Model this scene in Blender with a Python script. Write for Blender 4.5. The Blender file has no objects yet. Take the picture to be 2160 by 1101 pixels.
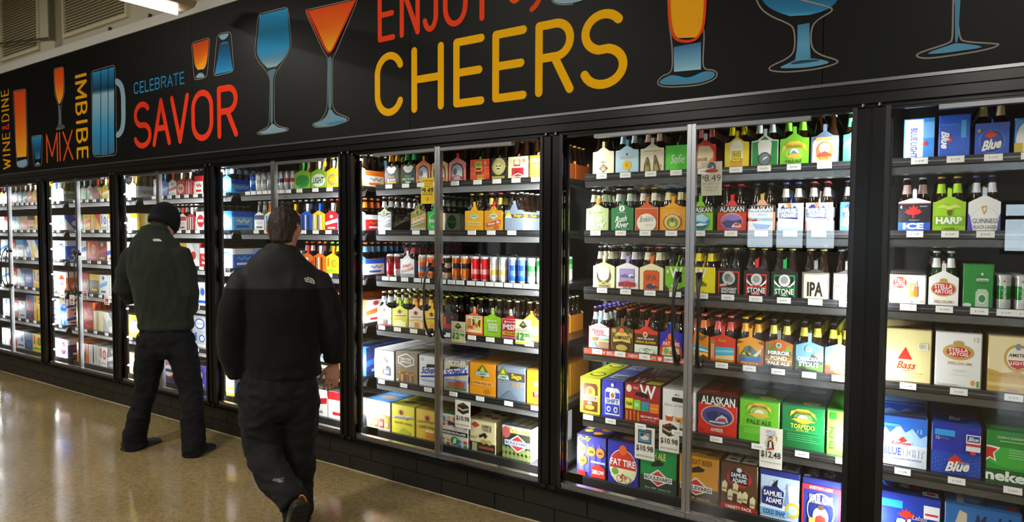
import bpy, math, random
from math import sin, cos, pi, radians as R_
from mathutils import Vector as V, Matrix, noise as mnoise
from mathutils.bvhtree import BVHTree
random.seed(7)
SC = bpy.context.scene
COL = SC.collection
# ------------------------------------------------------------------ camera, sky, light, exposure
cam_d = bpy.data.cameras.new('camera'); cam = bpy.data.objects.new('camera', cam_d); COL.objects.link(cam)
SC.camera = cam
cam_d.sensor_width = 36.0; cam_d.lens = 36.0 * 1330.67 / 2160.0; cam_d.clip_start = 0.05; cam_d.clip_end = 200
_y, _p, _r = 0.557, 0.0424, 0.0048
_f = V((-sin(_y)*cos(_p), cos(_y)*cos(_p), -sin(_p))); _a = V((cos(_y), sin(_y), 0)); _u = _a.cross(_f)
_a2 = cos(_r)*_a + sin(_r)*_u; _u2 = -sin(_r)*_a + cos(_r)*_u
cam.matrix_world = Matrix.Translation((9.4237, -3.0684, 1.6334)) @ Matrix((_a2, _u2, -_f)).transposed().to_4x4()
SC.view_settings.view_transform = 'Standard'; SC.view_settings.look = 'None'
SC.view_settings.gamma = 1.0; SC.view_settings.use_curve_mapping = False
EXPOSURE = 0.0
SC.view_settings.exposure = EXPOSURE
SC.cycles.max_bounces = 8; SC.cycles.transparent_max_bounces = 24; SC.cycles.caustics_reflective = False
wd = bpy.data.worlds.new('daylight'); SC.world = wd; wd.use_nodes = True
bg = wd.node_tree.nodes['Background']; bg.inputs[0].default_value = (0.74, 0.87, 1.0, 1); bg.inputs[1].default_value = 12.0
LED_W = {0: 36, 1: 36, 2: 33, 3: 31, 4: 32, 5: 29, 6: 19, 7: 4}      # strip lamp per door post, watts
STORE_W = 96                                                             # each ceiling fixture, watts
POSTX = [0.05, 1.588, 3.105, 4.612, 6.18, 7.766, 9.29, 10.83]
def area(name, loc, sx, sy, power, rot, color=(1, 1, 1), spread=180):
    l = bpy.data.lights.new(name, 'AREA'); l.shape = 'RECTANGLE'; l.size = sx; l.size_y = sy; l.energy = power; l.color = color; l.spread = R_(spread)
    o = bpy.data.objects.new(name, l); o.location = loc; o.rotation_euler = rot; COL.objects.link(o); return o
for i, x in enumerate(POSTX):                                            # vertical rows of LEDs on the back of the posts, shining into the cooler
    for s in (-1, 1):
        if (i == 7 and s > 0) or (i == 0 and s < 0): continue
        for k in range(6):
            area('led_lamp', (x + s*0.034, 0.085, .37 + k*.335), 0.03, 0.06, LED_W[i]*(.36 if (i == 6 and s > 0) else .5 if s > 0 and i > 3 else .3 if s > 0 else 1.3)/6, (R_(90), 0, R_(-s*42)), (0.95, 0.98, 1.0))
FIX = [(4.72, -0.95, 3.30)] + [(x, y, 4.3) for x in (1.5, 6.0, 10.5) for y in (-3.4, -7.0, -10.6)]
for x, y, z in FIX:
    area('tube_lamp', (x, y, z - 0.06), 0.12, 1.2, STORE_W if z > 4 else 2.5, (0, 0, 0), (1.0, 0.95, 0.85))
# ------------------------------------------------------------------ helpers
def lin(h):
    h = h.lstrip('#'); c = [int(h[i:i+2], 16)/255 for i in (0, 2, 4)]
    return tuple(x/12.92 if x <= .04045 else ((x+.055)/1.055)**2.4 for x in c)
NAMED = dict(white='f2f2ee', black='17171a', red='c8202a', blue='1f5fd0', navy='1c2a6a', yellow='f0c81e', orange='e8741e', green='2f9a3a', lime='8cc82a',
             cream='efe6bc', tan='c8a66a', brown='5a3420', grey='8c9096', silver='c4c8cc', purple='4a3a9a', teal='2a8a90', gold='d8a830', pink='e88a98', olive='5a6030', sky='6ab4e8')
def hx(c): return NAMED.get(c, c)
def tag(o, label=None, cat=None, group=None, kind=None):
    if label: o['label'] = label
    if cat: o['category'] = cat
    if group: o['group'] = group
    if kind: o['kind'] = kind
    return o
def empty(name, loc=(0, 0, 0), rz=0, parent=None):
    o = bpy.data.objects.new(name, None); o.location = loc; o.rotation_euler = (0, 0, rz); o.empty_display_size = .05
    o.parent = parent; COL.objects.link(o); return o
def link(name, me, parent=None, loc=(0, 0, 0), rz=0):
    o = bpy.data.objects.new(name, me); o.location = loc; o.rotation_euler = (0, 0, rz); o.parent = parent; COL.objects.link(o); return o
def newmat(name, base=(.5, .5, .5), rough=.5, metal=0, spec=.5, emit=None, attr=False):
    m = bpy.data.materials.new(name); m.use_nodes = True; b = m.node_tree.nodes['Principled BSDF']
    b.inputs['Base Color'].default_value = (*base, 1); b.inputs['Roughness'].default_value = rough; b.inputs['Metallic'].default_value = metal
    b.inputs['Specular IOR Level'].default_value = spec
    if emit: b.inputs['Emission Color'].default_value = (*emit[0], 1); b.inputs['Emission Strength'].default_value = emit[1]
    if attr:
        a = m.node_tree.nodes.new('ShaderNodeAttribute'); a.attribute_name = 'Col'; m.node_tree.links.new(a.outputs[0], b.inputs['Base Color'])
    return m
def bump(m, scale, strength, dist=.002, detail=4, colvar=None):
    nt = m.node_tree; b = nt.nodes['Principled BSDF']; tc = nt.nodes.new('ShaderNodeTexCoord'); n = nt.nodes.new('ShaderNodeTexNoise')
    n.inputs['Scale'].default_value = scale; n.inputs['Detail'].default_value = detail; nt.links.new(tc.outputs['Object'], n.inputs['Vector'])
    bp = nt.nodes.new('ShaderNodeBump'); bp.inputs['Strength'].default_value = strength; bp.inputs['Distance'].default_value = dist
    nt.links.new(n.outputs[0], bp.inputs['Height']); nt.links.new(bp.outputs[0], b.inputs['Normal'])
    if colvar:
        r = nt.nodes.new('ShaderNodeValToRGB'); r.color_ramp.elements[0].color = (*colvar[0], 1); r.color_ramp.elements[1].color = (*colvar[1], 1)
        r.color_ramp.elements[0].position = .3; r.color_ramp.elements[1].position = .7
        nt.links.new(n.outputs[0], r.inputs[0]); nt.links.new(r.outputs[0], b.inputs['Base Color'])
    return m
M = {}
M['card'] = newmat('printed_card', rough=.38, attr=True)
M['gloss'] = newmat('printed_tin', rough=.22, attr=True, metal=.25)
M['vinyl'] = newmat('sign_vinyl', rough=.6, attr=True, spec=.06)
M['brown'] = newmat('brown_bottle_glass', (.010, .0042, .0016), .06, spec=.7)
M['greeng'] = newmat('green_bottle_glass', (.006, .035, .008), .06, spec=.7)
M['clear'] = newmat('pale_bottle_glass', (.34, .29, .11), .06, spec=.7)
M['blackm'] = bump(newmat('black_enamel', (.0075, .0075, .007), .34, spec=.4), 60, .08)
M['frame'] = newmat('black_frame', (.0035, .0035, .0038), .24, spec=.3)
M['silver'] = newmat('brushed_aluminium', (.42, .43, .46), .28, 1)
M['rails'] = newmat('dull_aluminium', (.2, .2, .21), .35, 1)
M['shelf'] = newmat('dark_shelf_steel', (.055, .058, .06), .3, .7)
M['nose'] = newmat('steel_shelf_edge', (.17, .175, .18), .25, .85)
M['nose_lit'] = newmat('led_lit_shelf_edge', (.55, .56, .58), .35, .2)  # shelf edge with the LED glare of the farther bays put into its colour
M['nose_half_lit'] = newmat('half_lit_shelf_edge', (.30, .31, .32), .3, .5)  # same edge, a weaker LED glare painted into the colour
M['plastic'] = newmat('black_plastic', (.006, .006, .006), .32)
M['rail'] = newmat('price_rail', (.02, .02, .021), .25)
M['cooler'] = bump(newmat('cooler_liner', (.045, .047, .05), .55), 8, .1)
M['led'] = newmat('lit_led', (1, 1, 1), .3, emit=((.93, .97, 1), 26))
M['tube'] = newmat('lit_fluorescent_tube', (1, 1, 1), .3, emit=((1, .95, .86), 14))
def glassmat():
    m = bpy.data.materials.new('door_glass'); m.use_nodes = True; nt = m.node_tree; nt.nodes.clear()
    o = nt.nodes.new('ShaderNodeOutputMaterial'); mx = nt.nodes.new('ShaderNodeMixShader'); t = nt.nodes.new('ShaderNodeBsdfTransparent')
    g = nt.nodes.new('ShaderNodeBsdfGlossy'); f = nt.nodes.new('ShaderNodeFresnel'); ge = nt.nodes.new('ShaderNodeNewGeometry'); mr = nt.nodes.new('ShaderNodeMapRange')
    mr.inputs['To Min'].default_value = 1.45; mr.inputs['To Max'].default_value = 1/1.45; nt.links.new(ge.outputs['Backfacing'], mr.inputs['Value']); nt.links.new(mr.outputs[0], f.inputs[0])   # same reflectance at both faces of the pane
    t.inputs[0].default_value = (.975, .985, .98, 1); g.inputs['Roughness'].default_value = 0.0
    nt.links.new(f.outputs[0], mx.inputs[0]); nt.links.new(t.outputs[0], mx.inputs[1]); nt.links.new(g.outputs[0], mx.inputs[2]); nt.links.new(mx.outputs[0], o.inputs[0]); return m
M['glass'] = glassmat()
_txt = {}
def text_geo(s, style=''):
    k = (s, style)
    if k in _txt: return _txt[k]
    cu = bpy.data.curves.new('t', 'FONT'); cu.body = s; cu.resolution_u = 2; cu.fill_mode = 'FRONT'
    if 'b' in style: cu.offset = .022
    if 'h' in style: cu.offset = .04
    if 'i' in style: cu.shear = .35
    ob = bpy.data.objects.new('t', cu); me = bpy.data.meshes.new_from_object(ob)
    vs = [(v.co.x, v.co.y) for v in me.vertices]; fs = [tuple(p.vertices) for p in me.polygons]
    bpy.data.objects.remove(ob); bpy.data.curves.remove(cu); bpy.data.meshes.remove(me)
    if vs:
        x0 = min(v[0] for v in vs); x1 = max(v[0] for v in vs); y0 = min(v[1] for v in vs); y1 = max(v[1] for v in vs)
        vs = [((x-x0)/max(x1-x0, 1e-6), (y-y0)/max(y1-y0, 1e-6)) for x, y in vs]
    _txt[k] = (vs, fs); return _txt[k]
class MB:
    def __init__(s): s.v = []; s.f = []; s.c = []; s.m = []; s.mats = []
    def mi(s, m):
        if m not in s.mats: s.mats.append(m)
        return s.mats.index(m)
    def face(s, idx, col, m): s.f.append(tuple(idx)); s.c.append(col); s.m.append(s.mi(m))
    def poly(s, pts, col='ffffff', m='card'):
        n = len(s.v); s.v += [tuple(p) for p in pts]; s.face(range(n, n+len(pts)), lin(hx(col)), m)
    def polyc(s, pts, cols, m='card'):
        n = len(s.v); s.v += [tuple(p) for p in pts]; s.f.append(tuple(range(n, n+len(pts)))); s.c.append([lin(c) for c in cols]); s.m.append(s.mi(m))
    def box(s, a, b, col='ffffff', m='card', cols=None):
        (x0, y0, z0), (x1, y1, z1) = a, b; n = len(s.v)
        s.v += [(x0,y0,z0),(x1,y0,z0),(x1,y1,z0),(x0,y1,z0),(x0,y0,z1),(x1,y0,z1),(x1,y1,z1),(x0,y1,z1)]
        for i, q in enumerate(((0,1,5,4),(1,2,6,5),(2,3,7,6),(3,0,4,7),(4,5,6,7),(3,2,1,0))):   # front right back left top bottom
            s.face([n+k for k in q], lin(hx(cols[i] if cols else col)), m)
    def prism(s, pts, d, col='ffffff', m='card', mcap=None):       # pts (x,y,z) loop, extruded by vector d
        n = len(s.v); k = len(pts); d = V(d); s.v += [tuple(p) for p in pts] + [tuple(V(p)+d) for p in pts]; c = lin(hx(col))
        s.face(range(n, n+k), c, m); s.face(range(n+2*k-1, n+k-1, -1), c, m)
        for i in range(k): j = (i+1) % k; s.face((n+j, n+i, n+k+i, n+k+j), c, m)
    def lathe(s, prof, seg, o=(0, 0, 0), spec=None, m='card', col='ffffff', cap=True):   # prof [(r,z,(col,mat)|None)] colour of the band above
        n = len(s.v); k = len(prof)
        for p in prof:
            for i in range(seg): a = 2*pi*i/seg; s.v.append((o[0]+p[0]*cos(a), o[1]+p[0]*sin(a), o[2]+p[1]))
        for j in range(k-1):
            cm = prof[j][2] if len(prof[j]) > 2 and prof[j][2] else (col, m)
            for i in range(seg): i2 = (i+1) % seg; s.face((n+j*seg+i, n+j*seg+i2, n+(j+1)*seg+i2, n+(j+1)*seg+i), lin(hx(cm[0])), cm[1])
        cm = prof[-1][2] if len(prof[-1]) > 2 and prof[-1][2] else (col, m)
        if cap: s.face(range(n+(k-1)*seg, n+k*seg), lin(hx(cm[0])), cm[1])
    def tube(s, pts, r, seg=8, col='ffffff', m='card', r2=None, hint=(0, 0, 1)):
        n = len(s.v); k = len(pts); P = [V(p) for p in pts]; hint = V(hint)
        for i, p in enumerate(P):
            t = (P[min(i+1, k-1)]-P[max(i-1, 0)]).normalized(); h = hint if abs(hint.dot(t)) < .95 else V((1, 0, 0)); a = (h-t*h.dot(t)).normalized(); b = t.cross(a)
            ra = r[i] if isinstance(r, (list, tuple)) else r; rb = (r2[i] if isinstance(r2, (list, tuple)) else r2) if r2 else ra
            for q in range(seg): w = 2*pi*q/seg; s.v.append(tuple(p+a*ra*cos(w)+b*rb*sin(w)))
        c = lin(hx(col))
        for j in range(k-1):
            for i in range(seg): i2 = (i+1) % seg; s.face((n+j*seg+i, n+j*seg+i2, n+(j+1)*seg+i2, n+(j+1)*seg+i), c, m)
        s.face(range(n+seg-1, n-1, -1), c, m); s.face(range(n+(k-1)*seg, n+k*seg), c, m)
    def mesh(s, name, smooth=False):
        me = bpy.data.meshes.new(name); me.from_pydata(s.v, [], s.f)
        for m in s.mats: me.materials.append(M[m])
        me.polygons.foreach_set('material_index', s.m)
        if smooth: me.polygons.foreach_set('use_smooth', [True]*len(s.f))
        at = me.color_attributes.new('Col', 'FLOAT_COLOR', 'CORNER'); buf = []
        for f, c in zip(s.f, s.c):
            if isinstance(c, list):
                for q in c: buf += [*q, 1.0]
            else: buf += [*c, 1.0]*len(f)
        at.data.foreach_set('color', buf); me.update(); return me
    def obj(s, name, parent=None, loc=(0, 0, 0), rz=0, smooth=False): return link(name, s.mesh(name, smooth), parent, loc, rz)
    # printed art on a flat face: fr maps (u,v,layer) to a point
    def art(s, shapes, fr0, m='card'):
        fr = lambda u, v, L: fr0(min(max(u, .002), .998), max(v, .012), L)
        for L, a in enumerate(shapes):
            k = a[0]
            if k == 'r': pts = [(a[1], a[2]), (a[3], a[2]), (a[3], a[4]), (a[1], a[4])]
            elif k == 'e': pts = [(a[1]+a[3]*cos(2*pi*i/20), a[2]+a[4]*sin(2*pi*i/20)) for i in range(20)]
            elif k == 'p': pts = a[1]
            if k == 't':
                vs, fs = text_geo(a[1], a[7] if len(a) > 7 else 'b'); n = len(s.v); c = lin(hx(a[6])); rot = a[8] if len(a) > 8 else 0; skew = a[9] if len(a) > 9 else 0
                for x, y in vs:
                    if rot == 90: x, y = 1-y, x
                    if rot == -90: x, y = y, 1-x
                    s.v.append(tuple(fr(a[2]+(a[4]-a[2])*x, a[3]+(a[5]-a[3])*y+skew*x, L+1)))
                for f in fs: s.face([n+q for q in f], c, m)
            else: s.poly([fr(u, v, L+1) for u, v in pts], a[-1], m)
def T(s, u0, v0, u1, v1, c, st='b', rot=0, skew=0): return ('t', s, u0, v0, u1, v1, c, st, rot, skew)
def RR(u0, v0, u1, v1, c): return ('r', u0, v0, u1, v1, c)
def EE(cx, cy, rx, ry, c): return ('e', cx, cy, rx, ry, c)
def PP(pts, c): return ('p', pts, c)
def ring(cx, cy, rx, ry, c, c2, f=.8): return [EE(cx, cy, rx, ry, c), EE(cx, cy, rx*f, ry*f, c2)]
# ------------------------------------------------------------------ the room
fl = newmat('polished_concrete', (.3, .25, .15), .2, spec=.22)
nt = fl.node_tree; b = nt.nodes['Principled BSDF']; tc = nt.nodes.new('ShaderNodeTexCoord')
def nz(scale, det=5, rough=.6):
    n = nt.nodes.new('ShaderNodeTexNoise'); n.inputs['Scale'].default_value = scale; n.inputs['Detail'].default_value = det; n.inputs['Roughness'].default_value = rough
    nt.links.new(tc.outputs['Object'], n.inputs['Vector']); return n
def ramp(src, stops):
    r = nt.nodes.new('ShaderNodeValToRGB'); e = r.color_ramp.elements
    while len(e) < len(stops): e.new(.5)
    for q, (p, c) in zip(e, stops): q.position = p; q.color = (*c, 1)
    nt.links.new(src, r.inputs[0]); return r
def mixc(a, b_, fac=None, mode='MULTIPLY', f=1):
    x = nt.nodes.new('ShaderNodeMix'); x.data_type = 'RGBA'; x.blend_type = mode; x.inputs[0].default_value = f
    if fac: nt.links.new(fac, x.inputs[0])
    nt.links.new(a, x.inputs[6]); nt.links.new(b_, x.inputs[7]); return x.outputs[2]
FLOOR_A, FLOOR_B = (.235, .172, .073), (.345, .263, .130)
r1 = ramp(nz(1.1, 6, .65).outputs[0], [(.3, FLOOR_A), (.72, FLOOR_B)])
r2 = ramp(nz(95, 3).outputs[0], [(.33, (.36, .34, .31)), (.42, (.88, .88, .87)), (.62, (1, 1, 1)), (.74, (1.3, 1.28, 1.2))])
r3 = ramp(nz(28, 6).outputs[0], [(.3, (.72, .70, .66)), (.6, (1.06, 1.06, 1.06))])
c = mixc(mixc(r1.outputs[0], r2.outputs[0]), r3.outputs[0]); nt.links.new(c, b.inputs['Base Color'])
r4 = ramp(nz(2.5, 4).outputs[0], [(.3, (.085, .085, .085)), (.75, (.19, .19, .19))]); nt.links.new(r4.outputs[0], b.inputs['Roughness'])
M['floor'] = fl
M['upper'] = bump(newmat('beige_paint', (.50, .47, .36), .6), 5, .15)
M['ledge'] = newmat('grey_white_paint', (.60, .61, .59), .5)
M['wallp'] = bump(newmat('store_paint', (.34, .31, .26), .7), 6, .1)
M['deck'] = newmat('ceiling_deck', (.32, .31, .28), .7)
def plane(name, a, b_, m, kind='structure'):
    q = MB(); q.box(a, b_, m=m); return tag(q.obj(name), kind=kind)
plane('floor', (-5, -14.2, -.1), (16, 3, 0), 'floor')
plane('ceiling', (-5, -14.2, 5.2), (16, 3, 5.3), 'deck')
plane('wall_left', (-5.1, -14.2, 0), (-5, 3, 5.2), 'wallp')
plane('wall_right', (16, -14.2, 0), (16.1, 3, 5.2), 'wallp')
q = MB()
for a, b_ in (((-5, 0, 0), (16, 0, 1.25)), ((-5, 0, 2.4), (16, 0, 5.2)), ((-5, 0, 1.25), (5.9, 0, 2.4)), ((8.0, 0, 1.25), (11.2, 0, 2.4)), ((13.6, 0, 1.25), (16, 0, 2.4))):
    q.box((a[0], -14.15, a[2]), (b_[0], -14.0, b_[2]), m='wallp')
tag(q.obj('wall_front'), kind='structure')
for n, (x0, x1) in enumerate(((5.9, 8.0), (11.2, 13.6))):
    w = empty('window_%d' % (n+1), ((x0+x1)/2, -14.05, 1.25)); tag(w, kind='structure')
    q = MB(); h = (x1-x0)/2
    for xx in (-h, -h/3, h/3, h): q.box((xx-.04, -.05, 0), (xx+.04, .05, 1.15), m='frame')
    for zz in (0, .75, 1.07): q.box((-h, -.05, zz), (h, .05, zz+.08), m='frame')
    q.obj('window_frame', w); q = MB(); q.box((-h, -.004, .05), (h, .004, 1.1), m='glass'); q.obj('pane', w)
# wall over the coolers: plain wall, ledge, louvred vents
plane('wall_back', (-5, .06, 3.40), (16, .2, 5.2), 'upper')
plane('trim_1', (-5, -.012, 3.418), (16, .06, 3.502), 'ledge')
def louvre(x0, x1, z0, z1, n, label):
    v = empty('louvre_vent', ((x0+x1)/2, .06, z0)); tag(v, label, 'vent'); w = (x1-x0)/2; h = z1-z0
    q = MB(); q.box((-w, -.006, 0), (w, 0, h), '8f8b78', 'card'); q.obj('backing', v)
    q = MB(); t = .03
    q.box((-w-t, -.03, -t), (-w, 0, h+t), 'd0cbb2'); q.box((w, -.03, -t), (w+t, 0, h+t), 'd0cbb2'); q.box((-w, -.03, -t), (w, 0, 0), 'd0cbb2'); q.box((-w, -.03, h), (w, 0, h+t), 'd0cbb2'); q.obj('vent_frame', v)
    q = MB(); q.prism([(-w, -.026, 0), (-w, -.022, .0), (-w, -.002, .02), (-w, -.006, .022)], (2*w, 0, 0), 'c8c3aa'); me = q.mesh('slat')
    for i in range(n): link('slat', me, v, (0, 0, h*(i+.1)/n))
louvre(.62, 1.52, 3.606, 4.75, 40, 'beige louvred vent high on the wall, farther of two')
louvre(2.12, 3.3, 3.6346, 4.75, 40, 'beige louvred vent on the wall behind the lit tube lamp')
q = MB(); q.box((1.68, .0, 3.5), (2.0, .06, 5.2), m='upper'); tag(q.obj('trim_2'), kind='structure')
q = MB(); q.tube([(-.6, -.03, 3.86), (.3, -.03, 3.79), (2.0, -.03, 3.605)], .012, 6, '4a4838'); q.box((1.985, -.05, 3.585), (2.015, .0, 5.2), '6a6756')
tag(q.obj('conduit_rod'), 'thin dark rod slanting across the beige wall above the sign', 'rod')
q = MB(); q.tube([(.02, -.25, 3.92), (.16, -.25, 3.9), (.28, -.1, 3.56)], .035, 8, '2c2b26'); q.tube([(.28, -.1, 3.6), (.28, .05, 3.5)], .02, 8, '2c2b26')
tag(q.obj('wall_bracket'), 'dark bracket arm low in the upper wall corner over the sign', 'bracket')
q = MB(); q.tube([(-.4, -.6, 4.05), (.85, -.45, 4.28), (1.6, -.4, 4.4)], .075, 10, '23231e'); q.tube([(.2, -.45, 3.96), (.56, -.45, 3.96), (.6, -.45, 4.13)], .022, 8, '1c1c18')
tag(q.obj('overhead_pipe', smooth=True), 'dark pipe crossing the very top corner beneath the ceiling', 'pipe')
for px, zz in ((3.03, 3.5), (3.72, 3.5)):
    q = MB(); q.prism([(-.02, 0, 0), (.02, 0, 0), (.0, 0, .06)], (0, -.03, 0), '3a382e'); o = q.obj('clip', loc=(px, .05, zz)); tag(o, 'small dark clip on the ledge over the sign, ' + ('nearer the lamp' if px > 3.5 else 'nearer the rod'), 'clip', 'clips on the ledge')
def fixture(x, y, z, label, rz=0):
    f = empty('tube_light', (x, y, z), rz); tag(f, label, 'ceiling light', 'tube lights over the shop floor' if z > 4 else None)
    q = MB(); q.prism([(-.11, -.68, .0), (.11, -.68, .0), (.16, -.68, .03), (.05, -.68, .09), (-.05, -.68, .09), (-.16, -.68, .03)], (0, 1.36, 0), 'a89a80'); q.obj('hood', f)
    q = MB(); q.tube([(-.04, -.62, -.022), (-.04, .62, -.022)], .019, 10, m='tube'); q.obj('tube', f, smooth=True)
    for yy in (-.5, .5): q = MB(); q.tube([(0, yy, .085), (0, yy, 5.2-z)], .006, 5, '55534a'); q.obj('hanger', f)
fixture(*FIX[0], 'lit fluorescent tube lamp hanging before the wall above the black sign', R_(-7))
for i, p in enumerate(FIX[1:]): fixture(*p, 'hooded tube lamp over the shop floor, %s row from the coolers, %s column' % (['first', 'second', 'third'][i % 3], ['first', 'second', 'third'][i//3]))
# ------------------------------------------------------------------ cooler shell
plane('wall_cooler', (-5, 1.6, 0), (16, 1.7, 2.6), 'cooler')
plane('ceiling_cooler', (-5, .03, 2.45), (16, 1.7, 2.5), 'cooler')
plane('floor_cooler', (-5, .05, 0), (16, 1.6, .2), 'cooler')
q = MB(); q.box((-5, .0, 2.172), (16, .1, 2.285), m='frame'); q.box((-5, -.022, 2.188), (16, 0, 2.198), m='frame'); q.box((-5, -.012, 2.235), (16, 0, 2.243), m='frame'); q.box((-5, .05, 2.285), (16, .12, 3.41), m='frame'); tag(q.obj('trim_3'), kind='structure')
q = MB(); q.box((-5, -.008, 2.277), (16, .0, 2.29), m='nose'); tag(q.obj('trim_4'), kind='structure')
q = MB(); q.box((-5, -.01, .205), (16, .1, .232), m='frame'); q.box((-5, -.03, .20), (16, -.0, .21), m='frame'); tag(q.obj('trim_5'), kind='structure')
for i, x in enumerate(POSTX):
    hw = .066
    p = empty('trim_%d' % (i+6), (x, 0, .23)); tag(p, kind='structure')
    q = MB(); q.box((-hw, 0, 0), (-.006, .06, 1.945), m='frame'); q.box((.006, 0, 0), (hw, .06, 1.945), m='frame'); q.box((-hw, .012, 0), (hw, .06, 1.945), m='frame')
    q.box((-hw-.004, -.008, 0), (-hw+.014, 0, 1.945), m='plastic'); q.box((hw-.014, -.008, 0), (hw+.004, 0, 1.945), m='plastic'); q.obj('post', p)
    for s in (-1, 1):
        q = MB(); q.tube([(s*.03, -.012, 1.945), (s*.03, -.012, 1.965)], .008, 8, m='nose'); q.obj('hinge_pin', p); q = MB(); q.box((s*.03-.015, -.02, -.012), (s*.03+.015, 0, .004), m='plastic'); q.obj('hinge', p)
        q = MB(); q.box((s*hw-.012, .055, .06), (s*hw+.012, .07, 1.9), m='plastic'); q.obj('led_bar', p)
    if i in (1, 2):
        q = MB(); q.lathe([(.009, 0), (.009, .012), (.004, .016)], 8, m='led'); me = q.mesh('led_bulb')
        for k in range(7): o = link('led_bulb', me, p, (hw+.004, .062, .14+k*.27)); o.rotation_euler = (0, R_(80), 0)
plane('wall_kick', (-5, .012, 0), (16, .3, .20), 'frame'); bpy.data.objects['wall_kick']
kick = bpy.data.objects['wall_kick']
M['cmu'] = bump(newmat('black_painted_block', (.011, .0105, .0085), .42), 40, .35, .003)
q = MB(); q.prism([(-.197, 0, .002), (.197, 0, .002), (.197, 0, .098), (-.197, 0, .098)], (0, .012, 0), m='cmu'); me = q.mesh('block')
for c_ in range(2):
    for k in range(53): link('block', me, kick, (-4.8+k*.4+c_*.2, .0, c_*.1))
q = MB()
for k in range(40): q.box((-5+k*.525, -.004, 0), (-5+(k+1)*.525, .0, .004+.002*(k % 3 == 0)), 'b8ad90')
tag(q.obj('trim_20'), kind='structure')
plane('trim_21', (-5, .0, .23), (-.016, .08, 2.175), 'frame')
plane('trim_22', (10.9, .0, .23), (16, .08, 2.175), 'frame')
# doors
GL = [(.12, .75, 1.478), (1.70, 2.355, 3.03), (3.18, 3.84, 4.545), (4.68, 5.398, 6.12), (6.243, 6.964, 7.695), (7.836, 8.532, 9.24), (9.34, 10.05, 10.75)]
BAY = ['in the bay under WINE&DINE lettering', 'in the bay under the blue beer mug', 'in the bay under the red SAVOR lettering', 'in the bay under the martini glass picture', 'in the bay with the yellow $9.49 tag', 'in the bay with the grey $8.49 tag', 'in the bay of maple-leaf boxes']
BAYS = ['WINE&DINE bay', 'beer mug bay', 'SAVOR bay', 'martini glass bay', 'yellow-tag bay', 'grey-tag bay', 'maple-leaf bay']
def door(i, x0, x1, seam_right):
    w = x1-x0; o = empty('cooler_door', (x0, 0, .235)); s = -1 if seam_right else 1; xs = w if seam_right else 0
    tag(o, '%s glass cooler door %s' % ('farther' if seam_right else 'nearer', BAY[i]), 'door', 'glass doors of the cooler wall')
    q = MB(); q.box((.004, .012, .02), (w-.004, .022, 1.93), m='glass'); q.obj('glass_pane', o)
    q = MB(); a, b_ = sorted((xs, xs+s*.022)); q.box((a+.001, .004, 0), (b_-.001, .034, 1.935), m='silver'); q.obj('stile', o)
    q = MB(); q.box((.002, .003, -.003), (w-.002, .034, .024), m='silver'); q.box((.002, .0, .018), (w-.002, .003, .022), m='nose'); q.obj('bottom_rail', o)
    q = MB(); a, b_ = sorted((xs+s*.02, xs+s*w*.74)); q.box((a, .0, 1.908), (b_, .034, 1.926), m='rails'); q.box((.02, .006, 1.925), (w-.02, .03, 1.938), m='frame'); q.obj('top_rail', o)
    q = MB(); xh = xs+s*.05; zz = [1.22+.23*t/8 for t in range(-8, 9)]; pts = []; r = []; r2 = []
    for z in zz:
        t = (z-1.22)/.23; pts.append((xh+s*.012*(1-t*t), -.0-.052*(1-t**4), z-.235)); e = abs(t)**3; r.append(.005+.002*e); r2.append(.0075+.010*e)
    q.tube(pts, r, 8, m='plastic', r2=r2, hint=(0, 1, 0)); q.box((xh-.012, -.006, .775), (xh+.012, .012, .805), m='plastic'); q.box((xh-.012, -.006, 1.165), (xh+.012, .012, 1.195), m='plastic'); q.obj('handle', o, smooth=True)
for i, (a, m_, b_) in enumerate(GL):
    door(i, a, m_, True); door(i, m_, b_, False)
# ------------------------------------------------------------------ the sign
sign = empty('lettered_sign', (0, 0, 0)); tag(sign, 'long black sign with drink glasses and coloured lettering over the coolers', 'sign')
M['signblack'] = newmat('black_sign_face', (.0022, .0023, .0021), .45, spec=.13)
q = MB()
for k in range(9): q.box((-5+k*2.35, 0, 2.29), (-5+k*2.35+2.347, .05, 3.418), m='signblack')
q.obj('sign_panel', sign)
def sface(p, L=1): return (p[0], -.0006*L, p[1])
def strokes(q, pl, w, col, L=1):
    L0 = L
    for P_ in pl:
        for a, b_ in zip(P_, P_[1:]):
            a = V((a[0], a[1])); b_ = V((b_[0], b_[1])); d = b_-a
            if d.length < 1e-6: continue
            n = V((-d.y, d.x)).normalized()*w/2; L += .05; q.poly([sface(x, L) for x in (a+n, a-n, b_-n, b_+n)], col, 'vinyl')
        for a in P_: L += .05; q.poly([sface((a[0]+w/2*cos(2*pi*i/12), a[1]+w/2*sin(2*pi*i/12)), L) for i in range(12)], col, 'vinyl')
def arc(cx, cy, rx, ry, a0, a1, n=14): return [(cx+rx*cos(R_(a0+(a1-a0)*i/n)), cy+ry*sin(R_(a0+(a1-a0)*i/n))) for i in range(n+1)]
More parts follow.
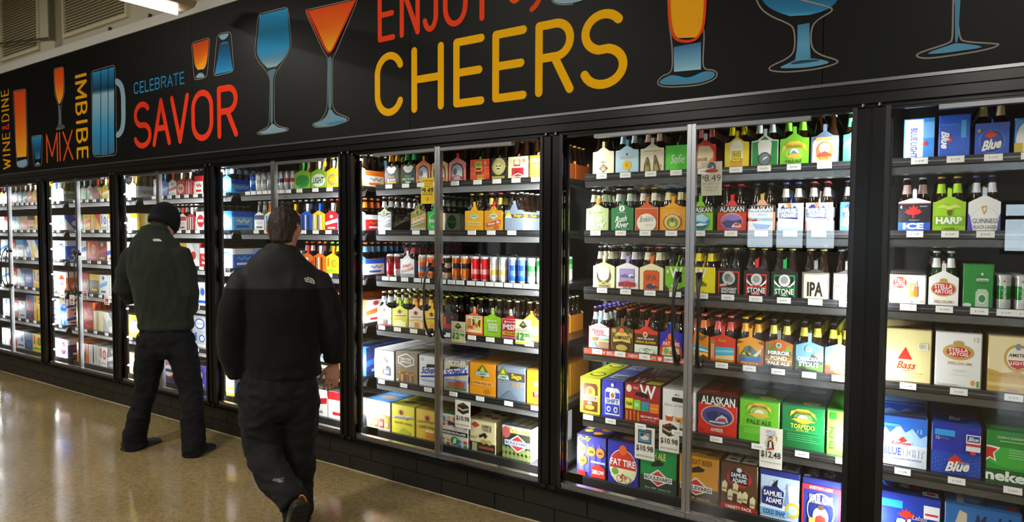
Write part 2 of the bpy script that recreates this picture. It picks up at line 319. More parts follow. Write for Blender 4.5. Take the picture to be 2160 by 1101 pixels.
LET = dict(
 C=[arc(.5, .68, .48, .32, 25, 180)+arc(.5, .32, .48, .32, 180, 335)], H=[[(0, 0), (0, 1)], [(1, 0), (1, 1)], [(0, .5), (1, .5)]],
 E=[[(1, 1), (0, 1), (0, 0), (1, 0)], [(0, .5), (.92, .5)]], R=[[(0, 0), (0, 1), (.55, 1)]+arc(.55, .755, .45, .245, 90, -90)+[(0, .51)], [(.5, .51), (1, 0)]],
 S=[arc(.5, .745, .46, .255, 35, 255, 16)+arc(.5, .255, .5, .255, 75, -160, 16)], A=[[(0, 0), (.5, 1), (1, 0)], [(.2, .36), (.8, .36)]], V=[[(0, 1), (.5, 0), (1, 1)]],
 O=[arc(.5, .66, .5, .34, 0, 180)+arc(.5, .34, .5, .34, 180, 360)+[(1, .66)]], N=[[(0, 0), (0, 1), (1, 0), (1, 1)]], J=[[(1, 1), (1, .25)]+arc(.5, .27, .5, .27, 0, -160)],
 Y=[[(0, 1), (.5, .45), (1, 1)], [(.5, .45), (.5, 0)]], L=[[(0, 1), (0, 0), (1, 0)]], B=[[(0, 0), (0, 1), (.5, 1)]+arc(.5, .76, .42, .24, 90, -90)+[(0, .52)], [(.5, .52)]+arc(.5, .26, .5, .26, 90, -90)+[(0, 0)]],
 T=[[(0, 1), (1, 1)], [(.5, 1), (.5, 0)]], M=[[(0, 0), (0, 1), (.5, .2), (1, 1), (1, 0)]], I=[[(.5, 0), (.5, 1)]], X=[[(0, 0), (1, 1)], [(0, 1), (1, 0)]],
 W=[[(0, 1), (.25, 0), (.5, .8), (.75, 0), (1, 1)]], D=[[(0, 0), (0, 1), (.4, 1)]+arc(.4, .5, .6, .5, 90, -90)+[(0, 0)]],
 U=[[(0, 1), (0, .3)]+arc(.5, .32, .5, .32, 180, 360)+[(1, 1)]])
LET['&'] = [[(1, 0), (.2, .75)]+arc(.42, .82, .24, .18, 190, 0)+[(.1, .35)]+arc(.4, .25, .35, .25, 160, 350)]
def word(s, xs, z0, z1, w, col, label, mode='h', cols=None):
    q = MB()
    for k, (ch, (a, b_)) in enumerate(zip(s, xs)):
        pl = []
        for P_ in LET[ch]:
            if mode == 'h': pl.append([(a+w/2+(b_-a-w)*u, z0+w/2+(z1-z0-w)*v) for u, v in P_])
            elif mode == 'cw': pl.append([(z0+w/2+(z1-z0-w)*v, a-w/2-(a-b_-w)*u) for u, v in P_])        # reads downwards, a,b are heights, z0,z1 are x
            else: pl.append([(z1-w/2-(z1-z0-w)*v, a+w/2+(b_-a-w)*u) for u, v in P_])                       # reads upwards
        strokes(q, pl, w, cols[k] if cols else col)
    o = q.obj('lettering', sign); o['label'] = label; return o
word('CHEERS', [(6.444, 6.7074), (6.7612, 7.0192), (7.0908, 7.3181), (7.3727, 7.6041), (7.6585, 7.8968), (7.9304, 8.2005)], 2.392, 2.80, .047, 'eeb008', 'large yellow CHEERS lettering')
word('ENJOY', [(6.4765, 6.6268), (6.6652, 6.8307), (6.8515, 6.9754), (7.0129, 7.1984), (7.2301, 7.3679)], 2.873, 3.215, .035, 'e8421c', 'red ENJOY lettering cut by the frame')
word('U', [(7.4707, 7.5803)], 2.93, 3.2, .034, 'dd5a1c', 'orange letter bottom beside ENJOY')
q = MB(); strokes(q, [[(7.635, 2.8788), (7.6587, 2.8939), (7.6791, 2.9209), (7.6838, 2.9727)]], .03, 'dd4a1c'); q.obj('lettering', sign)['label'] = 'orange comma-like stroke beside ENJOY'
word('SAVOR', [(3.4765, 3.7732), (3.7838, 4.0692), (4.0692, 4.3467), (4.3777, 4.6816), (4.7327, 4.999)], 2.382, 2.797, .05, 'e83a1c', 'large red SAVOR lettering')
word('CELEBRATE', [(3.4942, 3.5778), (3.5944, 3.6601), (3.6765, 3.7412), (3.7573, 3.821), (3.8395, 3.9205), (3.936, 4.018), (4.0307, 4.1163), (4.1238, 4.2029), (4.2176, 4.2856)], 2.874, 2.978, .0125, '2b93cc', 'thin blue CELEBRATE lettering')
word('MIX', [(1.7535, 2.0102), (2.032, 2.079), (2.1185, 2.3331)], 2.354, 2.658, .024, 'dc501c', 'thin orange MIX lettering')
word('IMBIBE', [(3.1915,3.1385), (3.1172,2.9436), (2.9113,2.7822), (2.7466,2.6883), (2.6559,2.5098), (2.4728,2.3557)], 2.4073, 2.6411, .03, 'e0a00e', 'yellow IMBIBE lettering reading downwards', 'cw')
word('WINE&DINE', [(2.3405,2.4622), (2.4902,2.5089), (2.5462,2.6486), (2.6765,2.7509), (2.7787,2.8492), (2.8751,2.9639), (2.9916,3.01), (3.0377,3.1299), (3.1575,3.231)], 0.6712, 0.8738, .018, 'dc9a10', 'yellow and red WINE&DINE lettering reading upwards', 'ccw', ['dc9a10']*4+['c8301c']+['dc9a10']*4)
def chaik(P, n=2, closed=False):
    for _ in range(n):
        Q = [] if closed else [P[0]]; k = len(P)
        for i in range(k if closed else k-1):
            a, b_ = P[i], P[(i+1) % k]; t = min(.25, .022/max(1e-6, math.hypot(a[0]-b_[0], a[1]-b_[1]))); Q += [(a[0]*(1-t)+b_[0]*t, a[1]*(1-t)+b_[1]*t), (a[0]*t+b_[0]*(1-t), a[1]*t+b_[1]*(1-t))]
        if not closed: Q.append(P[-1])
        P = Q
    return P
def cr(vals, n=5):
    out = []; k = len(vals); v = [vals[0]]+list(vals)+[vals[-1]]
    for i in range(1, k):
        for j in range(n): t = j/n; out.append(tuple(.5*(2*b_+(c-a)*t+(2*a-5*b_+4*c-d)*t*t+(3*b_-3*c+d-a)*t**3) for a, b_, c, d in zip(v[i-1], v[i], v[i+1], v[i+2])))
    return out+[vals[-1]]
def lerpc(cols, n=5):
    out = []; h = lambda c: [int(c[i:i+2], 16) for i in (0, 2, 4)]
    for a, b_ in zip(cols, cols[1:]):
        for j in range(n): out.append('%02x%02x%02x' % tuple(int(x+(y-x)*j/n) for x, y in zip(h(a), h(b_))))
    return out+[cols[-1]]
def glass(label, grads=(), polys=(), lines=(), outline=None, rims=()):
    q = MB(); L = 1
    if outline: o2 = chaik(outline[:-1], 2, True); strokes(q, [o2+[o2[0]]], .0062, '8c8680', 1)
    for pairs, cols in grads:
        pl = cr(pairs[0::2]); pr_ = cr(pairs[1::2]); cols = lerpc(cols); pairs = [x for ab in zip(pl, pr_) for x in ab]
        for k in range(len(cols)-1):
            a, b_, c_, d = pairs[2*k], pairs[2*k+1], pairs[2*k+3], pairs[2*k+2]
            q.polyc([sface(a, 4), sface(b_, 4), sface(c_, 4), sface(d, 4)], [cols[k], cols[k], cols[k+1], cols[k+1]], 'vinyl')
    for P_, c_ in polys: L += 1; q.poly([sface(x, 4+L) for x in chaik(P_, 2, True)], c_, 'vinyl')
    for P_, w, c_ in rims: strokes(q, [chaik(P_, 2)], w, c_, 10)
    o = q.obj('glass_picture', sign); o['label'] = label
glass('picture of a blue beer mug', [([(2.7606, 3.1631), (2.9129, 3.1621), (2.7529, 2.9992), (2.9053, 2.9941), (2.7503, 2.9439), (2.9026, 2.9349), (2.7439, 2.8093), (2.897, 2.8099), (2.7335, 2.5867), (2.887, 2.5903), (2.7367, 2.3783), (2.877, 2.3696)], ['2f93cc', '16405e', '8fb9cf', '79a9c4', '2f8cc0', '3a6a92']), ([(2.9255, 3.1636), (3.0491, 3.1627), (2.9178, 2.9927), (3.0415, 2.9891), (2.9155, 2.9413), (3.0392, 2.9352), (2.9091, 2.8008), (3.0334, 2.8039), (2.8996, 2.5893), (3.0239, 2.587), (2.8895, 2.3657), (3.0142, 2.3643)], ['2f93cc', '16405e', '8fb9cf', '79a9c4', '2f8cc0', '3a6a92']), ([(3.0614, 3.1642), (3.1641, 3.1627), (3.0537, 2.9877), (3.1565, 2.9832), (3.0514, 2.9338), (3.1542, 2.9299), (3.0453, 2.795), (3.1487, 2.8), (3.0362, 2.586), (3.1396, 2.5852), (3.0265, 2.3635), (3.1368, 2.3768)], ['2f93cc', '16405e', '8fb9cf', '79a9c4', '2f8cc0', '3a6a92'])],
 [([(3.1777, 3.0602), (3.2599, 3.0378), (3.3277, 2.9781), (3.3552, 2.8694), (3.3462, 2.6439), (3.3135, 2.5557), (3.2441, 2.5124), (3.1724, 2.5086), (3.1745, 2.5577), (3.2257, 2.569), (3.2568, 2.6061), (3.274, 2.6656), (3.2774, 2.8932), (3.2511, 2.969), (3.1754, 3.0039)], '86a8bc')], outline=[(2.7355, 3.179), (3.1769, 3.1823), (3.1839, 3.064), (3.1728, 2.3745), (3.1418, 2.3533), (2.768, 2.3572), (2.7246, 2.3983), (2.7355, 3.179)])
glass('picture of a blue wine glass', [([(5.2771, 3.2616), (5.5963, 3.2551), (5.2609, 3.1312), (5.6068, 3.1109), (5.2445, 2.9976), (5.6141, 2.991), (5.2864, 2.9236), (5.5579, 2.9097), (5.363, 2.8602), (5.4677, 2.8583)], ['2f93cc', '236f98', '2b90c8', '5f93ae', 'a8bcc6'])], [([(5.353, 2.8406), (5.4825, 2.8442), (5.4287, 2.788), (5.4189, 2.444), (5.3921, 2.4439), (5.3999, 2.7794)], '5d7a88'), ([(5.2427, 2.3918), (5.3548, 2.4076), (5.4074, 2.445), (5.4265, 2.4434), (5.4752, 2.411), (5.5866, 2.392), (5.5624, 2.3795), (5.4406, 2.3747), (5.3056, 2.378)], '7fa0b0')],
 outline=[(5.2636, 3.2726), (5.5983, 3.2666), (5.6322, 2.9882), (5.5427, 2.8819), (5.4766, 2.8305), (5.4379, 2.7747), (5.4323, 2.4478), (5.4979, 2.4152), (5.5995, 2.3945), (5.5809, 2.378), (5.4215, 2.3725), (5.2662, 2.3749), (5.2267, 2.3881), (5.2667, 2.4036), (5.3745, 2.4282), (5.3942, 2.7802), (5.3528, 2.8345), (5.2569, 2.9215), (5.2146, 2.9896), (5.2636, 3.2726)])
glass('picture of an orange martini glass', [([(5.8088, 3.1979), (6.2801, 3.1852), (5.8997, 3.0623), (6.1756, 3.0587), (5.9741, 2.9384), (6.1008, 2.9416), (6.0068, 2.888), (6.048, 2.8842)], ['dd4a1c', 'e4661e', 'eea026', 'f0b432'])], [([(6.0114, 2.851), (6.0509, 2.8476), (6.0439, 2.4885), (6.0108, 2.4918)], '5f7c8a'), ([(5.8539, 2.4024), (5.9463, 2.4174), (6.0021, 2.4526), (6.0141, 2.4915), (6.0439, 2.4885), (6.0763, 2.4455), (6.2016, 2.4113), (6.1807, 2.3874), (6.0427, 2.3745), (5.8915, 2.3817)], '6f94a8'), ([(5.9764, 2.3952), (6.1569, 2.4019), (6.1808, 2.3941), (6.0427, 2.3802)], '2b85b5')],
 outline=[(5.7776, 3.2082), (6.3048, 3.1936), (6.0804, 2.858), (6.0557, 2.839), (6.049, 2.5051), (6.0927, 2.4553), (6.2128, 2.4158), (6.2047, 2.3942), (6.0591, 2.3731), (5.8743, 2.3773), (5.8401, 2.4036), (5.9345, 2.4185), (5.9974, 2.4874), (6.0113, 2.8453), (5.9652, 2.8918), (5.7776, 3.2082)], rims=[([(5.7985, 3.2044), (5.9821, 2.9122), (6.015, 2.8789), (6.0512, 2.877), (6.2894, 3.1921)], .014, 'd43a1c')])
glass('picture of an orange shot glass', [([(4.4112, 3.1809), (4.6416, 3.1879), (4.4271, 3.0771), (4.623, 3.0783), (4.4461, 3.0028), (4.5982, 2.9955), (4.4823, 2.9615), (4.5653, 2.9586)], ['dd4f1c', 'e6701f', 'ee9c28', 'f0a830'])], [([(4.4432, 2.899), (4.4862, 2.9341), (4.5439, 2.9333), (4.5863, 2.8905)], '86a4bc')], outline=[(4.3926, 3.1932), (4.6532, 3.2006), (4.6044, 2.8882), (4.4263, 2.8848), (4.3926, 3.1932)])
glass('picture of an upside-down blue shot glass', [([(4.8103, 3.1315), (4.8749, 3.1293), (4.7793, 3.1115), (4.9043, 3.1067), (4.7554, 3.0302), (4.9194, 3.0261), (4.7123, 2.897), (4.9461, 2.8953)], ['6f98b0', '1c4a70', '1f5f90', '2f95cf'])], [([(4.7639, 3.196), (4.9105, 3.1905), (4.8843, 3.1613), (4.8323, 3.1462), (4.7936, 3.1601)], '86aec4')], outline=[(4.7488, 3.2076), (4.9256, 3.2009), (4.9565, 2.8888), (4.6898, 2.884), (4.7488, 3.2076)])
glass('picture of an orange champagne flute', [([(1.9841, 3.2958), (2.1717, 3.2926), (1.9837, 3.1556), (2.1744, 3.1426), (2.0063, 3.0346), (2.1575, 3.0261), (2.0594, 2.9411), (2.0883, 2.9414)], ['d8481c', 'dd5c1d', 'e88c28', 'eda02c'])], [([(2.0624, 2.9307), (2.0948, 2.9273), (2.0943, 2.7186), (2.0511, 2.7224)], '5a6a74'), ([(1.9763, 2.6914), (2.0621, 2.7248), (2.0981, 2.7217), (2.1756, 2.6982), (2.1249, 2.6857)], '46545c')], outline=[(1.9664, 3.3066), (2.1827, 3.2978), (2.1827, 3.0316), (2.1019, 2.9266), (2.0981, 2.7217), (2.1828, 2.7009), (2.1392, 2.6845), (1.9686, 2.6852), (2.0512, 2.7257), (2.0516, 2.9318), (1.9771, 3.0378), (1.9664, 3.3066)])
glass('picture of a tall orange glass', [([(1.0111, 3.1819), (1.2989, 3.1705), (1.027, 2.906), (1.2981, 2.8986), (1.029, 2.6124), (1.2964, 2.6113), (1.0485, 2.455), (1.2824, 2.4537)], ['d0431a', 'da5a1c', 'e68e25', 'eda82a'])], [([(1.0372, 2.4133), (1.3012, 2.4273), (1.301, 2.3588), (1.1843, 2.3413), (1.0508, 2.3611)], '7aa2ba')], outline=[(0.9862, 3.1939), (1.3117, 3.1797), (1.3173, 2.3579), (1.1922, 2.3355), (1.0334, 2.3546), (0.9862, 3.1939)])
glass('picture of a small blue glass', [([(1.4284, 2.648), (1.6532, 2.6501), (1.456, 2.5108), (1.6375, 2.5164), (1.5056, 2.41), (1.612, 2.4126)], ['2f86be', '1c4a70', '3a7aa8'])], [([(1.4781, 2.3493), (1.5515, 2.3843), (1.6237, 2.3485)], '86a4bc')], outline=[(1.409, 2.6602), (1.6729, 2.6573), (1.6348, 2.3374), (1.4613, 2.3359), (1.409, 2.6602)])
glass('picture of an orange pilsner glass', [([(8.4139, 2.86), (8.5869, 2.8251), (8.4182, 2.699), (8.5861, 2.6738), (8.4319, 2.6247), (8.577, 2.6129), (8.461, 2.5906), (8.5485, 2.5802)], ['e8a51a', 'e6a21a', 'e6a21a', 'e8a51a']), ([(8.4385, 2.5508), (8.5712, 2.5545), (8.4422, 2.4303), (8.5735, 2.4251)], ['3f6f9a', '93c4de'])], [([(8.3666, 2.3916), (8.401, 2.4111), (8.4388, 2.4185), (8.5171, 2.3861), (8.5788, 2.4142), (8.6237, 2.41), (8.6432, 2.3957), (8.6303, 2.3738), (8.5609, 2.3593), (8.4288, 2.3674), (8.3788, 2.3769)], '4f86a8'), ([(8.4236, 2.4109), (8.4417, 2.4042), (8.517, 2.3904), (8.5771, 2.411), (8.5925, 2.4065), (8.5774, 2.394), (8.5171, 2.3861), (8.4418, 2.3955)], '2b9ad0')],
 outline=[(8.4013, 2.8626), (8.4122, 2.6783), (8.4313, 2.5518), (8.4341, 2.4296), (8.3827, 2.4204), (8.3574, 2.3927), (8.367, 2.3713), (8.429, 2.3578), (8.561, 2.3508), (8.6371, 2.367), (8.6533, 2.3944), (8.632, 2.4157), (8.5803, 2.4242), (8.587, 2.6231), (8.5953, 2.8234)], rims=[([(8.4085, 2.8611), (8.4147, 2.6953), (8.4322, 2.6099), (8.4657, 2.5726), (8.5402, 2.561), (8.578, 2.6034), (8.5878, 2.6735), (8.5902, 2.8244)], .013, 'd8481c')])
glass('picture of a blue goblet', [([(8.8192, 2.7621), (9.1772, 2.6908), (8.8516, 2.6874), (9.141, 2.6296), (8.9022, 2.6406), (9.0962, 2.6057), (8.9628, 2.6076), (9.0395, 2.5988)], ['255f82', '2a6c92', '2f7ba5', '58a0c4']), ([(8.9946, 2.5629), (9.0425, 2.5641), (8.9951, 2.4764), (9.0459, 2.4765), (8.9877, 2.4106), (9.0509, 2.4119)], ['3f7a9c', '5a9cbe', '4f8aac'])], [([(8.9114, 2.3836), (8.9687, 2.4029), (8.9891, 2.4127), (9.0488, 2.4122), (9.1244, 2.3876), (9.1205, 2.3758), (9.0338, 2.3705)], '5f97b5'), ([(8.96, 2.393), (9.0406, 2.3915), (9.0976, 2.3952), (9.0619, 2.4041), (8.9892, 2.408)], '27465c')],
 outline=[(8.7996, 2.766), (8.8327, 2.6668), (8.8875, 2.6169), (8.956, 2.5773), (8.9825, 2.5492), (8.9868, 2.4541), (8.9594, 2.4225), (8.8807, 2.3974), (8.8811, 2.3772), (8.9607, 2.3612), (9.0772, 2.3593), (9.154, 2.372), (9.1605, 2.3864), (9.0829, 2.4205), (9.0498, 2.4603), (9.0501, 2.5458), (9.0793, 2.5756), (9.1484, 2.6054), (9.1874, 2.6887)])
glass('picture of a blue stemmed cocktail glass foot', [], [([(9.5632, 2.6279), (9.5841, 2.6236), (9.579, 2.3959), (9.5697, 2.3959)], '4f88a8'), ([(9.4656, 2.3675), (9.5517, 2.3902), (9.5779, 2.3961), (9.6756, 2.3646), (9.5846, 2.3621), (9.52, 2.361)], '5590b0')], outline=[(9.5585, 2.6288), (9.5617, 2.4112), (9.5515, 2.3987), (9.4409, 2.3739), (9.4475, 2.3557), (9.4904, 2.3474), (9.6138, 2.3509), (9.6869, 2.3574), (9.7114, 2.3687), (9.6975, 2.3742), (9.601, 2.396), (9.5844, 2.4112), (9.5876, 2.6229)])
glass('picture of a glass base beside ENJOY', [], [([(7.7691, 2.9213), (7.7673, 2.8956), (7.82, 2.872), (7.9025, 2.8635), (7.978, 2.8729), (7.978, 2.8813)], '93b4c8')], outline=[(7.7601, 2.923), (7.7603, 2.8934), (7.82, 2.8668), (7.9073, 2.8575), (7.9874, 2.8694)])
# ------------------------------------------------------------------ shelves
ZS = [1.966, 1.656, 1.341, 1.000, .623]              # shelf tops
DECK = .262
ORD = ['top', 'second', 'third', 'fourth', 'fifth', 'bottom']
UNIT = [(-.3, 1.74), (1.90, 3.20), (3.36, 4.68), (4.83, 6.21), (6.325, 7.735), (7.905, 9.235), (9.335, 10.7)]
def wh(u, k): return '%s shelf, %s' % (ORD[k], BAYS[u])
TAGCACHE = {}
def price_tag(sh, x, price=None):
    if price not in TAGCACHE:
        q = MB(); q.box((-.030, -.003, -.013), (.030, 0, .014), 'f4f4f0')
        if price: q.art([T(price, .25, .3, .75, .62, '66666a', '')], lambda u, v, L: (-.030+.06*u, -.003-.0003*L, -.013+.027*v))
        TAGCACHE[price] = q.mesh('price_tag')
    link('price_tag', TAGCACHE[price], sh, (x, -.006, -.014))
def shelf(u, k, tags, price=None):
    x0, x1 = UNIT[u]; z = ZS[k] if k < 5 else DECK; w = x1-x0
    s = empty('cooler_shelf', (x0, .135, z)); tag(s, 'dark steel cooler shelf with price rail, ' + wh(u, k), 'shelf', 'cooler shelves')
    q = MB(); q.box((0, .004, -.018), (w, .668, 0), m='shelf'); q.obj('board', s)
    if k == 5:
        q = MB(); q.box((0, .004, -.062), (w, .03, -.018), m='shelf'); q.obj('shelf_edge', s); return s
    q = MB(); q.prism([(0, .004, .002), (0, -.006, .002), (0, -.006, -.032), (0, .004, -.036)], (w, 0, 0), m='rail'); q.box((0, -.0072, -.018), (w, -.006, -.012), m='nose'); q.obj('price_rail', s)
    q = MB(); q.prism([(0, .004, -.034), (0, -.002, -.036), (0, .0, -.066), (0, .01, -.071), (0, .03, -.018)], (w, 0, 0), m='nose_lit' if u < 3 else 'nose_half_lit' if u < 5 else 'nose'); q.obj('shelf_edge', s)  # painted LED glare: edge colour gets paler towards the farther bays
    for xx in (.02, w-.02): q = MB(); q.prism([(xx-.01, .03, -.018), (xx-.01, .66, -.018), (xx-.01, .66, -.07), (xx-.01, .05, -.03)], (.02, 0, 0), m='shelf'); q.obj('bracket', s)
    for x in tags: price_tag(s, x-x0, price)
    return s
for u, (x0, x1) in enumerate(UNIT):
    for xx, nm in ((x0-.011, 'farther'), (x1+.011, 'nearer')):
        for yy, n2 in ((.812, 'rear'),):
            q = MB(); q.box((-.014, -.014, .2), (.014, .014, 2.3), m='shelf'); o = q.obj('shelf_upright', loc=(xx, yy, 0)); tag(o, 'dark steel rear upright at the %s shelf ends, %s' % (nm, BAYS[u]), 'upright', 'shelf uprights')
# ------------------------------------------------------------------ bottles, carriers, cases, cans
_b = {}
def bottle_mesh(glass, nk, seg=12):
    k = (glass, nk, seg)
    if k not in _b:
        q = MB(); n = (nk, 'card') if nk else None
        q.lathe([(.028, 0), (.0305, .008), (.0305, .118), (.0285, .136), (.0205, .156, n), (.0168, .176, n), (.0150, .196), (.0138, .206), (.0142, .214), (.0136, .222)], seg, m=glass)
        _b[k] = q.mesh('bottle', True)
    return _b[k]
_c = {}
def cap_mesh(col):
    if col not in _c:
        q = MB(); q.lathe([(.0158, 0), (.0158, .005), (.0138, .0085), (.008, .0095)], 12, m='gloss', col=col); _c[col] = q.mesh('cap')
    return _c[col]
D6 = .19
def carrier_mesh(w, sp):
    hs, pk = .122, sp.get('pk', .147); q = MB(); b = sp['b']; s = sp.get('s', b); h = sp.get('h', b); d = D6/2; x = w/2; t = .0018; sh = sp.get('sh', 'gable')
    if sh == 'gable': top = [(x, hs), (x*.6, hs+.003), (.008, pk-.002), (-.008, pk-.002), (-x*.6, hs+.003), (-x, hs)]
    elif sh == 'peak': top = [(x, hs-.004), (.006, pk), (-.006, pk), (-x, hs-.004)]
    elif sh == 'step': top = [(x, hs), (.026, hs+.002), (.012, pk), (-.012, pk), (-.026, hs+.002), (-x, hs)]
    else: top = [(x, hs+.008), (-x, hs+.008)]
    P = [(-x, -d, .001), (x, -d, .001)]+[(a, -d, z) for a, z in top]
    q.prism(P, (0, t, 0), b); q.prism([(a, d-t, z) for a, _, z in P], (0, t, 0), b)
    sd = sp.get('sd', .112)
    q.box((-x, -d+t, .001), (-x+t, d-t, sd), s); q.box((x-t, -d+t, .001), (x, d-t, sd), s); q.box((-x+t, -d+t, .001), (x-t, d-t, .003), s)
    # centre divider with a hand hole
    zt = .186; p = .006
    q.prism([(-p/2, -d+t, .004), (-p/2, d-t, .004), (-p/2, d-t, pk-.004), (-p/2, d-.03, zt-.03), (-p/2, -d+.03, zt-.03), (-p/2, -d+t, pk-.004)], (p, 0, 0), h)
    q.prism([(-p/2, -d+.03, zt-.03), (-p/2, -.034, zt-.03), (-p/2, -.034, zt), (-p/2, -d+.045, zt)], (p, 0, 0), h); q.prism([(-p/2, .034, zt-.03), (-p/2, d-.03, zt-.03), (-p/2, d-.045, zt), (-p/2, .034, zt)], (p, 0, 0), h)
    q.box((-p/2-.001, -.034, zt-.012), (p/2+.001, .034, zt), h); q.box((-.0075, -d+t, pk-.03), (.0075, -d+t+.004, zt-.008), h) if sh != 'flat' else None
    q.art(sp.get('art', []), lambda u, v, L: (-x+u*w, -d-.00035*L, v*hs))
    q.art(sp.get('side', []), lambda u, v, L: (x+.00035*L, -d+u*D6, v*sd))
    return q.mesh('carrier')
GROUP6 = 'six-packs on the cooler shelves'
def dup_tree(root, loc, label):
    r = root.copy(); COL.objects.link(r); r.location = loc; r['label'] = label
    for ch in list(root.children):
        c = ch.copy(); COL.objects.link(c); c.parent = r
        for g in list(ch.children): e = g.copy(); COL.objects.link(e); e.parent = c
    return r
def six(X0, X1, z, sp, where, rows=3, rz=0):
    w = min((X1-X0)*.955, .150); xc = (X0+X1)/2; y = .158+D6/2
    r = empty('six_pack', (xc, y, z), R_(sp.get('rz', 0)+rz)); tag(r, sp['d']+', '+where, 'six-pack', GROUP6)
    link('carrier', carrier_mesh(w, sp), r)
    bm = bottle_mesh(sp.get('g', 'brown'), sp.get('nk')); cm = cap_mesh(sp.get('cap', 'd8d4c0'))
    sc = min(1, (w/2-.0015)/.0625); bx = max(w/4-.0005, .0312*sc)
    for yy in (-.0625, 0, .0625):
        for xx in (-bx, bx):
            bo = link('bottle', bm, r, (xx, yy, .0035)); bo.scale = (sc, sc, 1); link('cap', cm, bo, (0, 0, .2185))
    for k in range(1, rows): dup_tree(r, (xc, y+k*.197, z), '%s %s, %s' % (['', 'second-row', 'third-row'][k], sp['d'], where))
def case(X0, X1, z, sp, where, h=.21, rows=2, d=.27, y0=.160):
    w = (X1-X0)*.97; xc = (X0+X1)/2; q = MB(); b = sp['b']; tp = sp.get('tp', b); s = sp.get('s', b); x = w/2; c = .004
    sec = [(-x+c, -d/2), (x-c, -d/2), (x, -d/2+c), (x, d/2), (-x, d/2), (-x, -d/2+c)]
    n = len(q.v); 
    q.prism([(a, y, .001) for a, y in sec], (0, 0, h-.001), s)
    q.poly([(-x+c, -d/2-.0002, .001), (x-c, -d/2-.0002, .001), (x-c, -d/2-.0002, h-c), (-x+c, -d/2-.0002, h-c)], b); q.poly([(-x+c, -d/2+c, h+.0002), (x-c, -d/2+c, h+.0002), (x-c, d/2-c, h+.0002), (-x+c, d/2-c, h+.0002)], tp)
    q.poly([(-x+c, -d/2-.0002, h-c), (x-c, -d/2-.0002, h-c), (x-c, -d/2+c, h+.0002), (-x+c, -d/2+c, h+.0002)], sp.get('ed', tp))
    q.art(sp.get('art', []), lambda u, v, L: (-x+u*w, -d/2-.0002-.00035*L, v*h)); q.art(sp.get('top', []), lambda u, v, L: (-x+u*w, -d/2+v*d, h+.0002+.00035*L)); q.art(sp.get('side', []), lambda u, v, L: (x+.00035*L, -d/2+u*d, v*h))
    o = q.obj(sp.get('nm', 'beer_case'), loc=(xc, y0+d/2, z)); tag(o, sp['d']+', '+where, 'beer case', 'beer cases on the cooler shelves')
    if sp.get('seam'): q = MB(); q.box((-.0008, -d/2+.004, 0), (.0008, d/2-.004, .0012), '3a3a3a'); q.obj('flap_seam', o, (0, 0, h))
    for k in range(1, rows):
        p = o.copy(); COL.objects.link(p); p.location.y += k*(d+.006); p['label'] = 'second-row %s, %s' % (sp['d'], where)
        for ch in list(o.children): c2 = ch.copy(); COL.objects.link(c2); c2.parent = p
def can_mesh(sp, r=.0325, h=.152):
    q = MB(); cs = sp['bands']; pr = [(.024, 0), (r, .010, (cs[0], 'gloss'))]; n = len(cs)
    for i in range(1, n): pr.append((r, .010+(h-.026)*i/n, (cs[i], 'gloss')))
    pr += [(r, h-.014, ('c8ccd0', 'gloss')), (.0265, h-.002), (.0265, h), (.0245, h), (.0235, h-.004)]
    q.lathe(pr, 16, m='gloss', col='c8ccd0')
    me = q.mesh('can_body', True); return me
_lid = []
def can(X0, X1, z, sp, where, rows=6, h=.152, name='beer_can'):
    r = (X1-X0)/2*.97; r = min(r, .034); xc = (X0+X1)/2; me = can_mesh(sp, r, h)
    if not _lid: q = MB(); q.lathe([(.0225, 0), (.0225, .0012)], 14, m='silver'); q.box((-.006, -.012, .0012), (.006, .006, .0028), m='silver'); _lid.append(q.mesh('can_lid'))
    pm = None
    if sp.get('art'):
        q = MB(); q.art(sp['art'], lambda u, v, L: (-(r+.0003*L)*cos(pi*(.12+.76*u)), -(r+.0003*L)*sin(pi*(.12+.76*u)), .012+(h-.03)*v), 'gloss'); pm = q.mesh('can_print')
    for k in range(rows):
        o = link(name, me, None, (xc, .158+r+k*(2*r+.001), z)); tag(o, (sp['d'] if k == 0 else '%s-row %s' % (['', 'second', 'third', 'fourth', 'fifth', 'sixth', 'seventh', 'eighth', 'ninth'][k], sp['d']))+', '+where, 'can', 'cans in rows on the shelves')
        link('can_lid', _lid[0], o, (0, 0, h-.005), .4)
        if pm and k < 2: link('can_print', pm, o)
W, K = 'f2f2ee', '17171a'
def glassy(c1, c2='f6f4ea'): return [PP([(.3, .05), (.7, .05), (.76, .9), (.68, 1.02), (.32, 1.02), (.24, .9)], c2), PP([(.3, .02), (.7, .02), (.73, .45), (.27, .45)], c1)]
def border(c, t=.05, v1=.97): return [RR(0, 0, 1, t, c), RR(0, v1-t, 1, v1, c), RR(0, 0, t, v1, c), RR(1-t, 0, 1, v1, c)]
